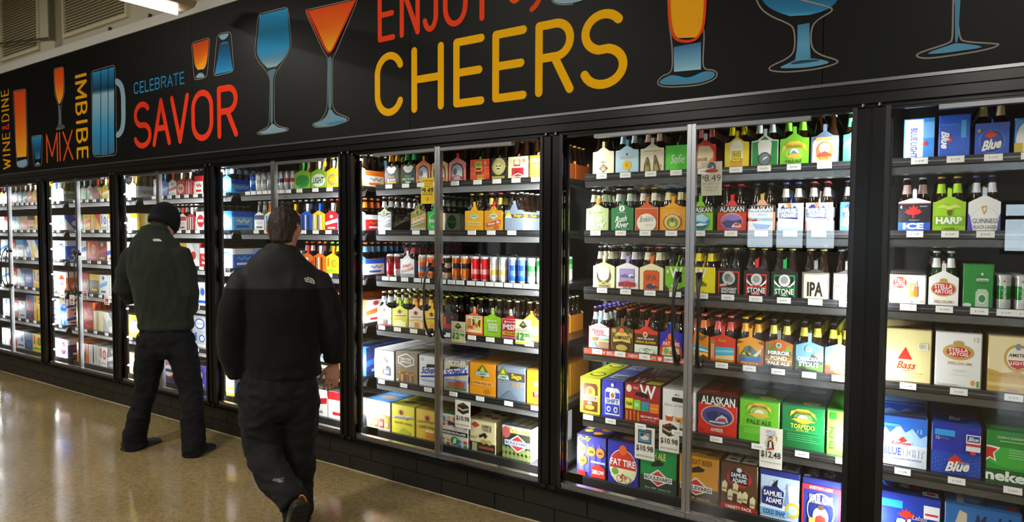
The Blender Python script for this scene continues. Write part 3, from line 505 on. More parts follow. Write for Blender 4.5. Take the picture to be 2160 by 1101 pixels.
# ---- the $8.49 bay
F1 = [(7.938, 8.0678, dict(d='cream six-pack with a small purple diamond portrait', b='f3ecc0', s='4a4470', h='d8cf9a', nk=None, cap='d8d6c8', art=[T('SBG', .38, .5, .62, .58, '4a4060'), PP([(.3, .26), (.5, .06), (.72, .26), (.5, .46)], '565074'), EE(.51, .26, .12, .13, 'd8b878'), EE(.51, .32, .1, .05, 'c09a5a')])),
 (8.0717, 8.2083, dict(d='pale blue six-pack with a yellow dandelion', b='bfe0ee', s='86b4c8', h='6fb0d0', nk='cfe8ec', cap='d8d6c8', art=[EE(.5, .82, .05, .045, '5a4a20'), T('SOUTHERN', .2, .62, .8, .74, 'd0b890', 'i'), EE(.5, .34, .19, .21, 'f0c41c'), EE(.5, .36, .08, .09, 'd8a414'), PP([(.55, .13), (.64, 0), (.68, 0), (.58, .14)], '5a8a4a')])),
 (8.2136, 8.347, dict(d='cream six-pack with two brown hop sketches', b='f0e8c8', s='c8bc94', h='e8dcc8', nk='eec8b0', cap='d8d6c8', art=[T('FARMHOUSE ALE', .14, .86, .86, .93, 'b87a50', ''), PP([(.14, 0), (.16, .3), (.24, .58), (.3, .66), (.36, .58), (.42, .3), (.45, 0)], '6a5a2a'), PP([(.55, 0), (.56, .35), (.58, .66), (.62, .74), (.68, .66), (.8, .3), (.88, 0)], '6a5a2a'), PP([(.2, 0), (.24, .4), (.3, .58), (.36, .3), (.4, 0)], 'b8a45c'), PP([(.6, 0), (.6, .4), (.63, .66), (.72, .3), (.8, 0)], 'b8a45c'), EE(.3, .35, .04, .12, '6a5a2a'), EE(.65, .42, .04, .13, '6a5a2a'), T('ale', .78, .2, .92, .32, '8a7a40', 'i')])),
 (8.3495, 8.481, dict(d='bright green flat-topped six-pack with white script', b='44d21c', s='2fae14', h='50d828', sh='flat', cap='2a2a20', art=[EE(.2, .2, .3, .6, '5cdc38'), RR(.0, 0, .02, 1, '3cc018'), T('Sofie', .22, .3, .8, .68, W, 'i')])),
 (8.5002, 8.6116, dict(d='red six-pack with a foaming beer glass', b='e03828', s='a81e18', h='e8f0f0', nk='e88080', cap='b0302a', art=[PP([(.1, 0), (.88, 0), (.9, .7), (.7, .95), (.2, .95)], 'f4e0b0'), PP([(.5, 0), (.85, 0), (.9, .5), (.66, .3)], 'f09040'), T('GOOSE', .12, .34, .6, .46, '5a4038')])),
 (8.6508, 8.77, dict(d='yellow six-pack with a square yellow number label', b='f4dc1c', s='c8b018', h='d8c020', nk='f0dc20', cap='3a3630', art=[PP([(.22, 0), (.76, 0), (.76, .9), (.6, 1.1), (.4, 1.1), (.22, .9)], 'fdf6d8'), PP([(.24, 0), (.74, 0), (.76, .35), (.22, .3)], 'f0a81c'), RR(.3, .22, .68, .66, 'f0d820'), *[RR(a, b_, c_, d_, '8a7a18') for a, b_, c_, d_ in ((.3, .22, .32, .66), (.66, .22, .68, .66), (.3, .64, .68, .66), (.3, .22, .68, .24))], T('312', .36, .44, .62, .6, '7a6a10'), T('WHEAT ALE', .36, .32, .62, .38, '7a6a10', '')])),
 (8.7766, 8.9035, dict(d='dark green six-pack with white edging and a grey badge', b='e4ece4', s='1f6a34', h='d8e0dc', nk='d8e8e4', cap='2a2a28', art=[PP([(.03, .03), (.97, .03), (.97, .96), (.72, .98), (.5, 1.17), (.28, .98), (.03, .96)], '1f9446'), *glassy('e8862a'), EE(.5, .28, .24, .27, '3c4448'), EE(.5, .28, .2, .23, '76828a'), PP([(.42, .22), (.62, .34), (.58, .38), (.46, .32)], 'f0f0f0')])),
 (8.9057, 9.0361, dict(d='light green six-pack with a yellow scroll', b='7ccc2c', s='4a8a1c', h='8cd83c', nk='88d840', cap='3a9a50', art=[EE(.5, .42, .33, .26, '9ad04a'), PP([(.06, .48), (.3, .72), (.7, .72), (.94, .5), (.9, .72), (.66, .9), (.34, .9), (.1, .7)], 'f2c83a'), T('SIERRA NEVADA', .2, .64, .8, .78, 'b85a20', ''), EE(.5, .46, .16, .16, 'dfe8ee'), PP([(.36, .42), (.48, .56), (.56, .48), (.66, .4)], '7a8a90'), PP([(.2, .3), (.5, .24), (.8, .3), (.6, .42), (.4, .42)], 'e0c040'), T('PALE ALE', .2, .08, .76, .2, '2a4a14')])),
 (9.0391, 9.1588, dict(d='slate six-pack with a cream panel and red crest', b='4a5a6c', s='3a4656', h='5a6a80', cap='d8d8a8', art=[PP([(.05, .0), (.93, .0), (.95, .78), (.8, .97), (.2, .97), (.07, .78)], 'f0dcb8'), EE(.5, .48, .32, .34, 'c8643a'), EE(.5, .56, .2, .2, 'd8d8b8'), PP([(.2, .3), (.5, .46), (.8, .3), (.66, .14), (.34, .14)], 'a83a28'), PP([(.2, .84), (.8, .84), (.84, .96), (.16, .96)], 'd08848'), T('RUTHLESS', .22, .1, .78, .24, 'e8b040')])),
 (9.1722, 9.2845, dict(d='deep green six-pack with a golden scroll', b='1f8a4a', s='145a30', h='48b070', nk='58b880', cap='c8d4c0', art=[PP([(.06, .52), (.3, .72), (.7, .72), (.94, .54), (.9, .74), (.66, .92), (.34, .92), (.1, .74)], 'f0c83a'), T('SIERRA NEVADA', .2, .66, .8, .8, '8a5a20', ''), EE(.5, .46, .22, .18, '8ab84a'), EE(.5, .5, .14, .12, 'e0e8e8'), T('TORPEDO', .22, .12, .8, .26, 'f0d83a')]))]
F2 = [(7.9007, 8.0394, dict(d='sage green six-pack with white script', b='a4b478', s='7a8a54', h='e0a030', nk='c8d8b0', cap='e0ddd0', art=[EE(.5, .98, .13, .13, 'f0f0e0'), EE(.5, .98, .03, .08, '98a870'), RR(.28, .8, .74, .815, '6a7a4a'), T('Rush', .22, .36, .74, .62, 'f2f4ea', 'bi', 0, .06), T('River', .3, .12, .86, .36, 'e6ecd8', 'bi', 0, .06), RR(.04, .72, .16, .88, 'c0c8b8')])),
 (8.0506, 8.1846, dict(d='dark green six-pack with white script', b='2f7a42', s='1f5a30', h='3a6a40', nk='d0dcd0', cap='e0ddd0', art=[EE(.48, .98, .13, .14, 'eef2ea'), EE(.48, .98, .03, .09, '3a8a4a'), RR(.3, .79, .68, .805, 'c8d8c8'), T('Rush', .18, .36, .72, .62, 'f2f4ee', 'bi', 0, .06), T('River', .2, .1, .8, .36, 'f2f4ee', 'bi', 0, .06), T('BREWING CO', .46, .05, .8, .1, 'c8d8c8', '')])),
 (8.1887, 8.321, dict(d='rust orange six-pack with a white oval', b='d85a22', s='a84418', h='b86a3a', nk='f0e8d8', cap='d8c040', art=[*border('e8a880', .03, .98), EE(.5, .34, .42, .4, 'f6f2e2'), T("Brekle's", .2, .36, .8, .62, '6a6a60', 'i', 0, .05), T('BROWN', .46, .2, .8, .3, 'd8c0a0', 'i')])),
 (8.3236, 8.4664, dict(d='yellow-orange six-pack with an oval bell crest', b='f2ac1c', s='c88a14', h='f0a41c', nk='f8e8a8', cap='4aa0dc', art=[*border('e08a14', .025, .97), EE(.5, .36, .36, .36, 'b04a4a'), EE(.5, .36, .31, .31, 'f4d870'), EE(.5, .34, .23, .24, '8aa050'), EE(.5, .28, .12, .13, 'e8d060'), EE(.5, .44, .05, .09, '5a6a70'), T("ANCHOR STEAM", .22, .62, .8, .72, 'f4e8d0', '')])),
 (8.4714, 8.603, dict(d='lime green six-pack with a black top and wave', b='8ccc2c', s='6aa01c', h='7cd81c', nk=None, cap='7cd82c', sh='step', art=[RR(0, .74, 1, 1.0, '1c2220'), T('ALASKAN', .08, .76, .96, .97, W), EE(.5, .36, .4, .34, '2a90a8'), PP([(.14, .36), (.3, .62), (.6, .7), (.86, .5), (.7, .34), (.4, .4)], 'b8e0f4'), EE(.5, .2, .24, .12, '1a6a74'), PP([(.2, .2), (.5, .32), (.84, .28), (.6, .2)], 'f0f8fa')])),
 (8.6205, 8.7648, dict(d='red six-pack with a black top and purple mountain', b='e43a2a', s='c02a20', h='e02430', nk=None, cap='e8304a', sh='step', art=[RR(0, .74, 1, 1.0, '1c1c20'), T('ALASKAN', .08, .76, .92, .98, W), EE(.5, .38, .39, .34, 'f0b840'), EE(.5, .36, .38, .32, '9a7ad0'), PP([(.14, .34), (.34, .44), (.56, .4), (.86, .46), (.84, .24), (.6, .1), (.3, .12)], '4a4470'), PP([(.5, .14), (.84, .14), (.8, .28), (.64, .34), (.52, .22)], 'e8e4e4'), PP([(.58, .2), (.8, .2), (.76, .3), (.62, .3)], 'd84a30')])),
 (8.7693, 8.897, dict(d='pale six-pack with a black top and red sea-plane', b='f0b090', s='384038', h='d8b05a', nk=None, cap='3a4a58', sh='step', art=[RR(0, .74, 1, 1.0, '1c2024'), T('ALASKAN', .06, .78, .92, .98, W), EE(.5, .36, .42, .35, 'bcdcf0'), PP([(.12, .3), (.88, .22), (.7, .06), (.3, .06)], '3a5aa8'), PP([(.1, .42), (.5, .5), (.52, .44), (.14, .36)], 'd03a30'), PP([(.3, .5), (.5, .56), (.56, .4), (.36, .34)], 'e4e4ea'), T('WHITE', .34, .58, .7, .68, '2a4a6a')])),
 (8.9034, 9.0193, dict(d='white flat-topped six-pack with a navy shield', b='f2f0ea', s='c8c890', h='3a5ab8', nk='f0ece0', cap='5a7ad8', sh='flat', art=[PP([(.04, .5), (.78, .44), (.8, .82), (.6, 1.0), (.22, 1.0), (.03, .82)], '26327c'), EE(.42, .98, .09, .1, 'd89a50'), EE(.3, .95, .08, .06, 'f0e8d8'), EE(.56, .95, .07, .07, 'c8c8d0'), T('SAMUEL', .04, .7, .76, .86, W), T('ADAMS', .12, .52, .7, .68, W), RR(0, .24, 1, .38, 'f6e8e0'), T('COLD SNAP', .14, .27, .66, .35, 'e0885a'), RR(0, 0, 1, .14, '9ab8d8')])),
 (9.0233, 9.1422, dict(d='red and white flat-topped six-pack with a navy shield', b='f0eeea', s='c88a80', h='e8e0d8', nk='e8e4e0', cap='b85a5a', sh='flat', art=[RR(0, .85, 1, 1.06, 'ecd0b8'), PP([(.04, .5), (.78, .46), (.8, .82), (.6, 1.0), (.22, 1.0), (.03, .82)], '2a3478'), EE(.42, .98, .09, .1, 'c8705a'), EE(.56, .95, .07, .07, 'c8c8d0'), T('SAMUEL', .06, .7, .76, .86, W), T('ADAMS', .14, .53, .7, .69, W), RR(0, .02, .9, .36, 'c07078'), T('BOSTON LAGER', .12, .2, .82, .3, 'f0d8d8'), RR(.86, 0, 1, .98, 'd8b0a8')])),
 (9.1673, 9.2766, dict(d='bright blue flat-topped six-pack with a navy shield', b='2a5ac8', s='1a3a90', h='4a7ad8', nk='a8c8f0', cap='5a6ab8', sh='flat', art=[PP([(.1, .5), (.84, .5), (.86, .82), (.64, 1.0), (.28, 1.0), (.09, .82)], '1c245c'), EE(.5, .98, .09, .1, 'd8905a'), T('SAMUEL', .1, .7, .84, .86, W), T('ADAMS', .18, .53, .78, .69, W), PP([(.06, .18), (1, .3), (1, .42), (.06, .36)], 'e8641e'), T('BOSTON', .12, .22, .8, .34, 'f4e8d0')]))]
F3 = [(7.9463, 8.0795, dict(d='cream peaked six-pack with a dark horseshoe sketch', b='f0eab0', s='c8c08a', h='e8e0c0', nk='e8e0c0', cap='d8d6c8', sh='peak', pk=.14, art=[PP([(.18, .02), (.82, .02), (.84, .85), (.16, .85)], 'e4e0c0'), EE(.5, .52, .34, .36, '5a5a4a'), EE(.5, .58, .25, .28, 'e8e4c8'), RR(.24, .6, .76, .92, 'eeead0'), PP([(.2, .03), (.8, .03), (.7, .14), (.3, .14)], '8a8050'), PP([(.2, .12), (.5, .24), (.8, .12), (.78, .18), (.5, .3), (.22, .18)], 'd8b848')])),
 (8.0838, 8.2157, dict(d='white peaked six-pack with a lilac mountain panel', b='f2f0f4', s='c8c0d8', h='b8a0d8', nk='d8d4d8', cap='7a9a50', sh='peak', pk=.14, art=[RR(.16, .08, .84, .88, '5a4a84'), RR(.18, .1, .82, .86, 'b8a4dc'), PP([(.2, .58), (.4, .66), (.6, .58), (.82, .66), (.82, .48), (.2, .5)], '7a6a9a'), EE(.68, .58, .12, .08, 'f0ecf0'), EE(.72, .53, .07, .05, '6a4a4a'), PP([(.1, .1), (.9, .1), (.88, .28), (.5, .36), (.12, .28)], 'd84a28'), T('ISOLATION', .12, .14, .88, .28, '40304a'), T('ALE', .3, .02, .7, .08, '8a3a3a')])),
 (8.2184, 8.3526, dict(d='cream peaked six-pack with an orange panel', b='f0e6b4', s='d0c48a', h='e8703a', nk='e8e4c0', cap='e8805a', sh='peak', pk=.14, art=[PP([(.16, .02), (.84, .02), (.84, .78), (.74, .86), (.26, .86), (.16, .78)], '6a5a38'), PP([(.18, .03), (.82, .03), (.82, .76), (.73, .84), (.27, .84), (.18, .76)], 'e0581e'), T('IPA', .28, .4, .74, .66, '5a4a38', ''), PP([(.24, .14), (.44, .3), (.62, .2), (.82, .14), (.7, .08), (.4, .04)], '4a4a54'), EE(.6, .24, .03, .03, 'f0d0b0')])),
 (8.3579, 8.4827, dict(d='green flat-topped six-pack with a big white letter', b='7cc41e', s='4a8a1c', h='8ad82c', cap='c8c8b8', sh='flat', art=[PP([(0, 0), (.3, 0), (.0, .26)], '3a4438'), PP([(1, 0), (.6, 0), (.4, 0), (1, .28)], '3a4438'), T('W', .2, .56, .76, 1.02, W), EE(.12, .84, .06, .08, 'f0d8a0'), PP([(.26, .28), (.6, .4), (.62, .28), (.3, .16)], 'c8dcb8'), T('TRIPPEL', .3, .24, .6, .32, '5a6a50', ''), RR(.18, .02, .34, .08, 'd8c088')])),
 (8.4939, 8.6204, dict(d='yellow flat-topped six-pack with a big grey letter', b='f2e01c', s='d8b818', h='c8a818', nk='f0dc28', cap='4a4838', sh='flat', art=[T('W', .1, .58, .62, 1.0, '8a8a84'), T('W', .13, .6, .65, 1.02, W), T('Hefe', .2, .26, .66, .48, '4a4220'), EE(.5, .06, .03, .03, 'b0a020')])),
 (8.6253, 8.742, dict(d='black flat-topped six-pack with a red frame and gargoyle', b='1a1a1c', s='141416', h='2a2a2c', cap='c8c060', sh='flat', art=[RR(.05, .02, .95, .94, 'd8301f'), RR(.1, .02, .9, .88, '1a1a1c'), EE(.5, .66, .28, .28, 'c8ccc8'), EE(.46, .68, .14, .16, '6a6e6a'), EE(.58, .6, .12, .12, '8a8e8a'), PP([(.08, .26), (.46, .36), (.5, .46), (.1, .38)], 'd8301f'), T('OAKED', .12, .3, .44, .4, W, 'b', 0, .06), T('ARROGANT', .18, .16, .86, .27, W), T('BASTARD', .2, .04, .82, .15, W)])),
 (8.7533, 8.8759, dict(d='black peaked six-pack with a red frame and winged head', b='1a1a1c', s='141416', h='d02430', cap='c8c060', sh='peak', pk=.136, art=[RR(.1, .0, .9, .86, 'd8242a'), RR(.15, .0, .85, .8, '1a1a1c'), EE(.5, .64, .22, .24, 'd8dcd8'), EE(.5, .66, .14, .15, '9a9e9a'), PP([(.1, .66), (.28, .46), (.4, .4), (.3, .38), (.12, .52)], W), PP([(.9, .66), (.72, .46), (.6, .4), (.7, .38), (.88, .52)], W), RR(.1, .33, .9, .38, 'd8242a'), T('STONE', .14, .1, .86, .32, W), RR(.3, .03, .66, .12, 'd8242a'), T('PALE ALE', .34, .05, .62, .1, W)])),
 (8.8803, 9.0017, dict(d='black peaked six-pack with a green frame and winged head', b='1a1a1c', s='141416', h='1f9a4a', cap='c8c060', sh='peak', pk=.136, art=[RR(.1, .0, .9, .86, '1f8a3c'), RR(.15, .0, .85, .8, '1a1a1c'), EE(.5, .64, .22, .24, 'd8dcd8'), EE(.5, .66, .14, .15, '9a9e9a'), PP([(.1, .66), (.28, .46), (.4, .4), (.3, .38), (.12, .52)], W), PP([(.9, .66), (.72, .46), (.6, .4), (.7, .38), (.88, .52)], W), RR(.1, .33, .9, .38, '1f8a3c'), T('STONE', .14, .1, .86, .32, W), RR(.34, .02, .66, .12, '1f8a3c'), T('IPA', .42, .04, .58, .1, W)])),
 (9.0142, 9.1359, dict(d='grey six-pack with a cream panel and black letters', b='3a3a38', s='2a2a28', h='6a685e', cap='d0c890', pk=.138, art=[RR(.03, .0, .97, .97, '8a8070'), RR(.06, .0, .94, .94, '2c2a26'), RR(.08, .0, .92, .92, 'efe0ac'), T('LAGUNITAS', .16, .74, .84, .86, 'd8a878', ''), T('IPA', .2, .08, .78, .64, '1a1612', 'h')])),
 (9.1458, 9.2601, dict(d='grey six-pack with a cream panel and tall thin letters', b='3a3638', s='2a2a28', h='6a685e', cap='9ab0b8', pk=.138, art=[RR(.03, .0, .97, .97, '8a7a70'), RR(.06, .0, .94, .94, '2c2628'), RR(.08, .0, .92, .92, 'f0e2b0'), T('LAGUNITAS', .16, .76, .84, .87, 'd8a878', ''), T('MAXIMUS', .12, .06, .9, .64, '3a302a', '')]))]
F4 = [(7.9231, 8.053, dict(d='white peaked six-pack with a landscape and red edges', b='f0eef0', s='c83040', h='a8d0e8', nk='e8e8e8', cap='6a5ac0', sh='peak', pk=.14, art=[*border('c82a3a', .02, 1.0), T('PRAIRIE', .14, .72, .74, .9, 'd8404a', 'bi', 0, -.06), T('STANDARD', .2, .58, .84, .72, 'd8404a', 'bi', 0, -.08), PP([(.03, .44), (.4, .4), (.98, .5), (.98, .62), (.6, .58)], 'b8ccE8'), PP([(.03, .4), (.98, .36), (.98, .48), (.5, .42)], '8ab848'), PP([(.03, .03), (.4, .03), (.3, .3), (.03, .36)], '8ac0e4'), PP([(.4, .03), (.97, .03), (.97, .32), (.5, .34)], 'b08a6a'), PP([(.12, .46), (.3, .52), (.5, .5), (.4, .36), (.24, .32)], 'a8742a')])),
 (8.056, 8.1909, dict(d='brown six-pack with a gold oval label', b='5a4420', s='4a3618', h='6a4a28', cap='e8743a', pk=.142, art=[PP([(.0, .0), (1, .0), (1, .9), (.86, .86), (.8, 1.0), (.2, 1.0), (.1, .84), (0, .9)], '6a5026'), EE(.15, .88, .1, .1, 'b89a48'), EE(.88, .7, .1, .12, 'b89a48'), EE(.5, .42, .42, .46, '3a2a14'), EE(.5, .44, .39, .43, 'd8c060'), PP([(.08, .36), (.5, .44), (.92, .36), (.86, .1), (.5, .0), (.14, .1)], '4a3418'), T('RAMPANT', .16, .5, .84, .68, '3a2412'), EE(.5, .9, .11, .12, 'e8703a'), EE(.5, .14, .26, .14, 'c8aa50')])),
 (8.1937, 8.3282, dict(d='red and brown six-pack with a white bicycle band', b='d8402a', s='4a2418', h='e84a30', nk=None, cap='f0705a', pk=.15, art=[RR(0, .36, 1, .84, '4a2a1c'), RR(0, 0, 1, .36, 'e4ecdc'), T('NEW BELGIUM', .12, .6, .84, .68, W), T('SPRING BLONDE', .06, .44, .92, .54, 'f0c41c'), EE(.47, .82, .1, .12, 'f0dcd0'), EE(.47, .82, .06, .07, 'd8502f'), *ring(.36, .1, .14, .12, '8a9a8a', 'e4ecdc', .86), *ring(.72, .1, .14, .12, '8a9a8a', 'e4ecdc', .86), PP([(.36, .12), (.56, .26), (.72, .12), (.7, .1), (.56, .22), (.38, .1)], '7a8a7a')])),
 (8.3336, 8.4599, dict(d='royal blue six-pack with a red arched label', b='2a2ab0', s='1c1c80', h='2a3ac0', cap='f07a4a', pk=.15, art=[PP([(.0, 0), (1, 0), (1, .2), (.9, .5), (.7, .74), (.5, .82), (.3, .74), (.12, .5), (.0, .2)], 'd8401f'), EE(.48, .84, .12, .13, 'e8742a'), T('FAT TIRE', .16, .44, .88, .6, W), PP([(.1, .0), (.9, .0), (.86, .34), (.5, .4), (.16, .34)], 'e0e0a8'), EE(.3, .2, .12, .14, '7ab050'), EE(.62, .14, .2, .1, 'd87a48'), PP([(.4, .3), (.8, .26), (.76, .36)], 'a8d0e0')])),
 (8.4637, 8.5932, dict(d='orange palm-sunset six-pack with a blue wave', b='e88a1c', s='a85a14', h='d86a2a', nk='f08a4a', cap='f07a3a', art=[*[PP([(.7, .75), (.55+.09*k, 1.0), (.6+.09*k, 1.0)], '5a3010') for k in range(5)], PP([(.0, .3), (.5, .62), (1, .5), (1, .34), (.5, .34)], '3ab0d8'), PP([(.0, .34), (.5, .5), (1, .4), (1, .34), (.5, .4)], 'e8f4f8'), PP([(0, 0), (1, 0), (1, .28), (0, .32)], 'f0d060'), PP([(.5, 0), (.8, .22), (1, .12), (1, 0)], '6a3a14'), T('BIG WAVE', .1, .04, .6, .16, '8a3a14')])),
 (8.5959, 8.7256, dict(d='red beach-scene six-pack with striped surfboards', b='e0402a', s='6a2018', h='e8484a', nk='e85a5a', cap='f05a6a', sh='peak', pk=.136, art=[PP([(.02, .12), (.2, .3), (.2, .9), (.02, .9)], 'b87a4a'), T('Kona', .34, .82, .62, .94, 'f0c848', 'i'), RR(.22, .1, .95, .6, '4ab8dc'), PP([(.22, .36), (.95, .42), (.95, .5), (.22, .46)], '8ad4ec'), PP([(.22, .1), (.95, .1), (.95, .3), (.22, .22)], 'ecd48a'), RR(.06, .1, .1, .72, 'f0d8a0'), RR(.13, .1, .16, .7, 'e8e0c0'), RR(0, 0, 1, .1, 'c04a28'), T('LONGBOARD', .1, .01, .92, .09, 'f0b030')])),
 (8.7282, 8.8567, dict(d='golden fire-bowl six-pack over blue water', b='f0a41c', s='6a3a14', h='f0b020', nk='f0a43a', cap='f0c02c', sh='peak', pk=.136, art=[PP([(0, .2), (.3, .7), (.46, .78), (.6, .7), (1, .3), (1, .1), (0, .1)], '5a7a5a'), PP([(.02, .24), (.98, .3), (.8, .1), (.2, .1)], '1f6ac0'), PP([(.46, .76), (.52, .76), (.56, .5), (.4, .5)], '3a4438'), PP([(.2, .4), (.28, .54), (.36, .36), (.5, .5), (.56, .34)], 'f0c83a'), PP([(.6, .36), (.9, .66), (.96, .62), (.76, .34)], 'e8e8e0'), RR(0, 0, 1, .12, 'a83418'), T('FIRE ROCK', .16, .01, .84, .11, 'f0c030'), PP([(0, .8), (.26, .9), (0, .98)], '8a4a18'), PP([(1, .8), (.78, .92), (1, .98)], '8a4a18'), RR(0, .1, .07, .7, 'b85a28'), RR(.93, .1, 1, .7, 'b85a28')])),
 (8.8604, 8.9853, dict(d='autumn forest six-pack with white block letters', b='c86a2a', s='c8b42a', h='8a8a7a', nk='d8d060', cap='3a3e44', sh='peak', pk=.136, art=[PP([(.02, .66), (.1, .98), (.18, .66), (.26, .98), (.34, .66), (.4, .9), (.46, .66)], '5a8a2a'), PP([(.7, .6), (.84, .96), (.98, .6)], '7aa83a'), RR(0, .44, 1, .66, '7a6a2a'), RR(0, .1, 1, .44, 'a8783a'), RR(0, .26, 1, .32, 'd8b060'), RR(0, 0, 1, .12, '3a3a2a'), EE(.5, .88, .11, .11, 'c8d8c8'), EE(.5, .88, .07, .07, '6a8a7a'), T('MIRROR', .1, .5, .92, .66, W, 'h'), T('POND', .2, .3, .82, .46, W, 'h'), T('PALE ALE', .1, .1, .92, .24, W, 'h')])),
 (8.996, 9.1182, dict(d='grey-blue mountain six-pack with white block letters', b='6aa0b8', s='5a6a30', h='8a9aa8', nk='d0c840', cap='3a3e44', sh='peak', pk=.136, art=[PP([(.4, .4), (.66, .72), (.8, .64), (1, .5), (1, .2), (.4, .2)], '3a4448'), PP([(.62, .66), (.9, .74), (1, .6), (1, .4)], 'c8b488'), PP([(0, 0), (1, 0), (1, .3), (.6, .2), (0, .34)], '5a8a2a'), PP([(0, 0), (.5, 0), (.1, .34), (0, .4)], '3a5a24'), PP([(0, 0), (.9, 0), (.7, .06), (.2, .1)], '2a3018'), EE(.47, .84, .12, .11, 'c8dce0'), EE(.47, .84, .08, .07, '7aa0b0'), T('OBSIDIAN', .06, .38, .94, .54, W, 'h'), T('STOUT', .12, .16, .86, .34, W, 'h')])),
 (9.1206, 9.2422, dict(d='orange and blue swirl six-pack with white block letters', b='5a82d0', s='c05a28', h='e0c838', nk='d0d848', cap='3a3e44', sh='peak', pk=.138, art=[PP([(0, 0), (1, 0), (1, .6), (.8, .4), (.5, .5), (.2, .3), (0, .5)], 'e0622a'), PP([(.14, .56), (.44, .98), (.62, 1.02), (.4, .7), (.26, .5)], 'f0a04a'), PP([(.0, .0), (.4, .0), (.1, .3), (0, .3)], 'c03a24'), PP([(.5, 0), (.9, .3), (1, .26), (.8, 0)], 'f0b45a'), EE(.54, .84, .1, .1, 'e0d8d8'), T('INVERSION', .08, .42, .98, .56, W, 'h'), T('IPA', .2, .12, .8, .36, W, 'h')]))]
TOPW = [RR(.1, .1, .9, .45, 'e8e8e4'), RR(.1, .55, .9, .9, 'd8d8d4')]
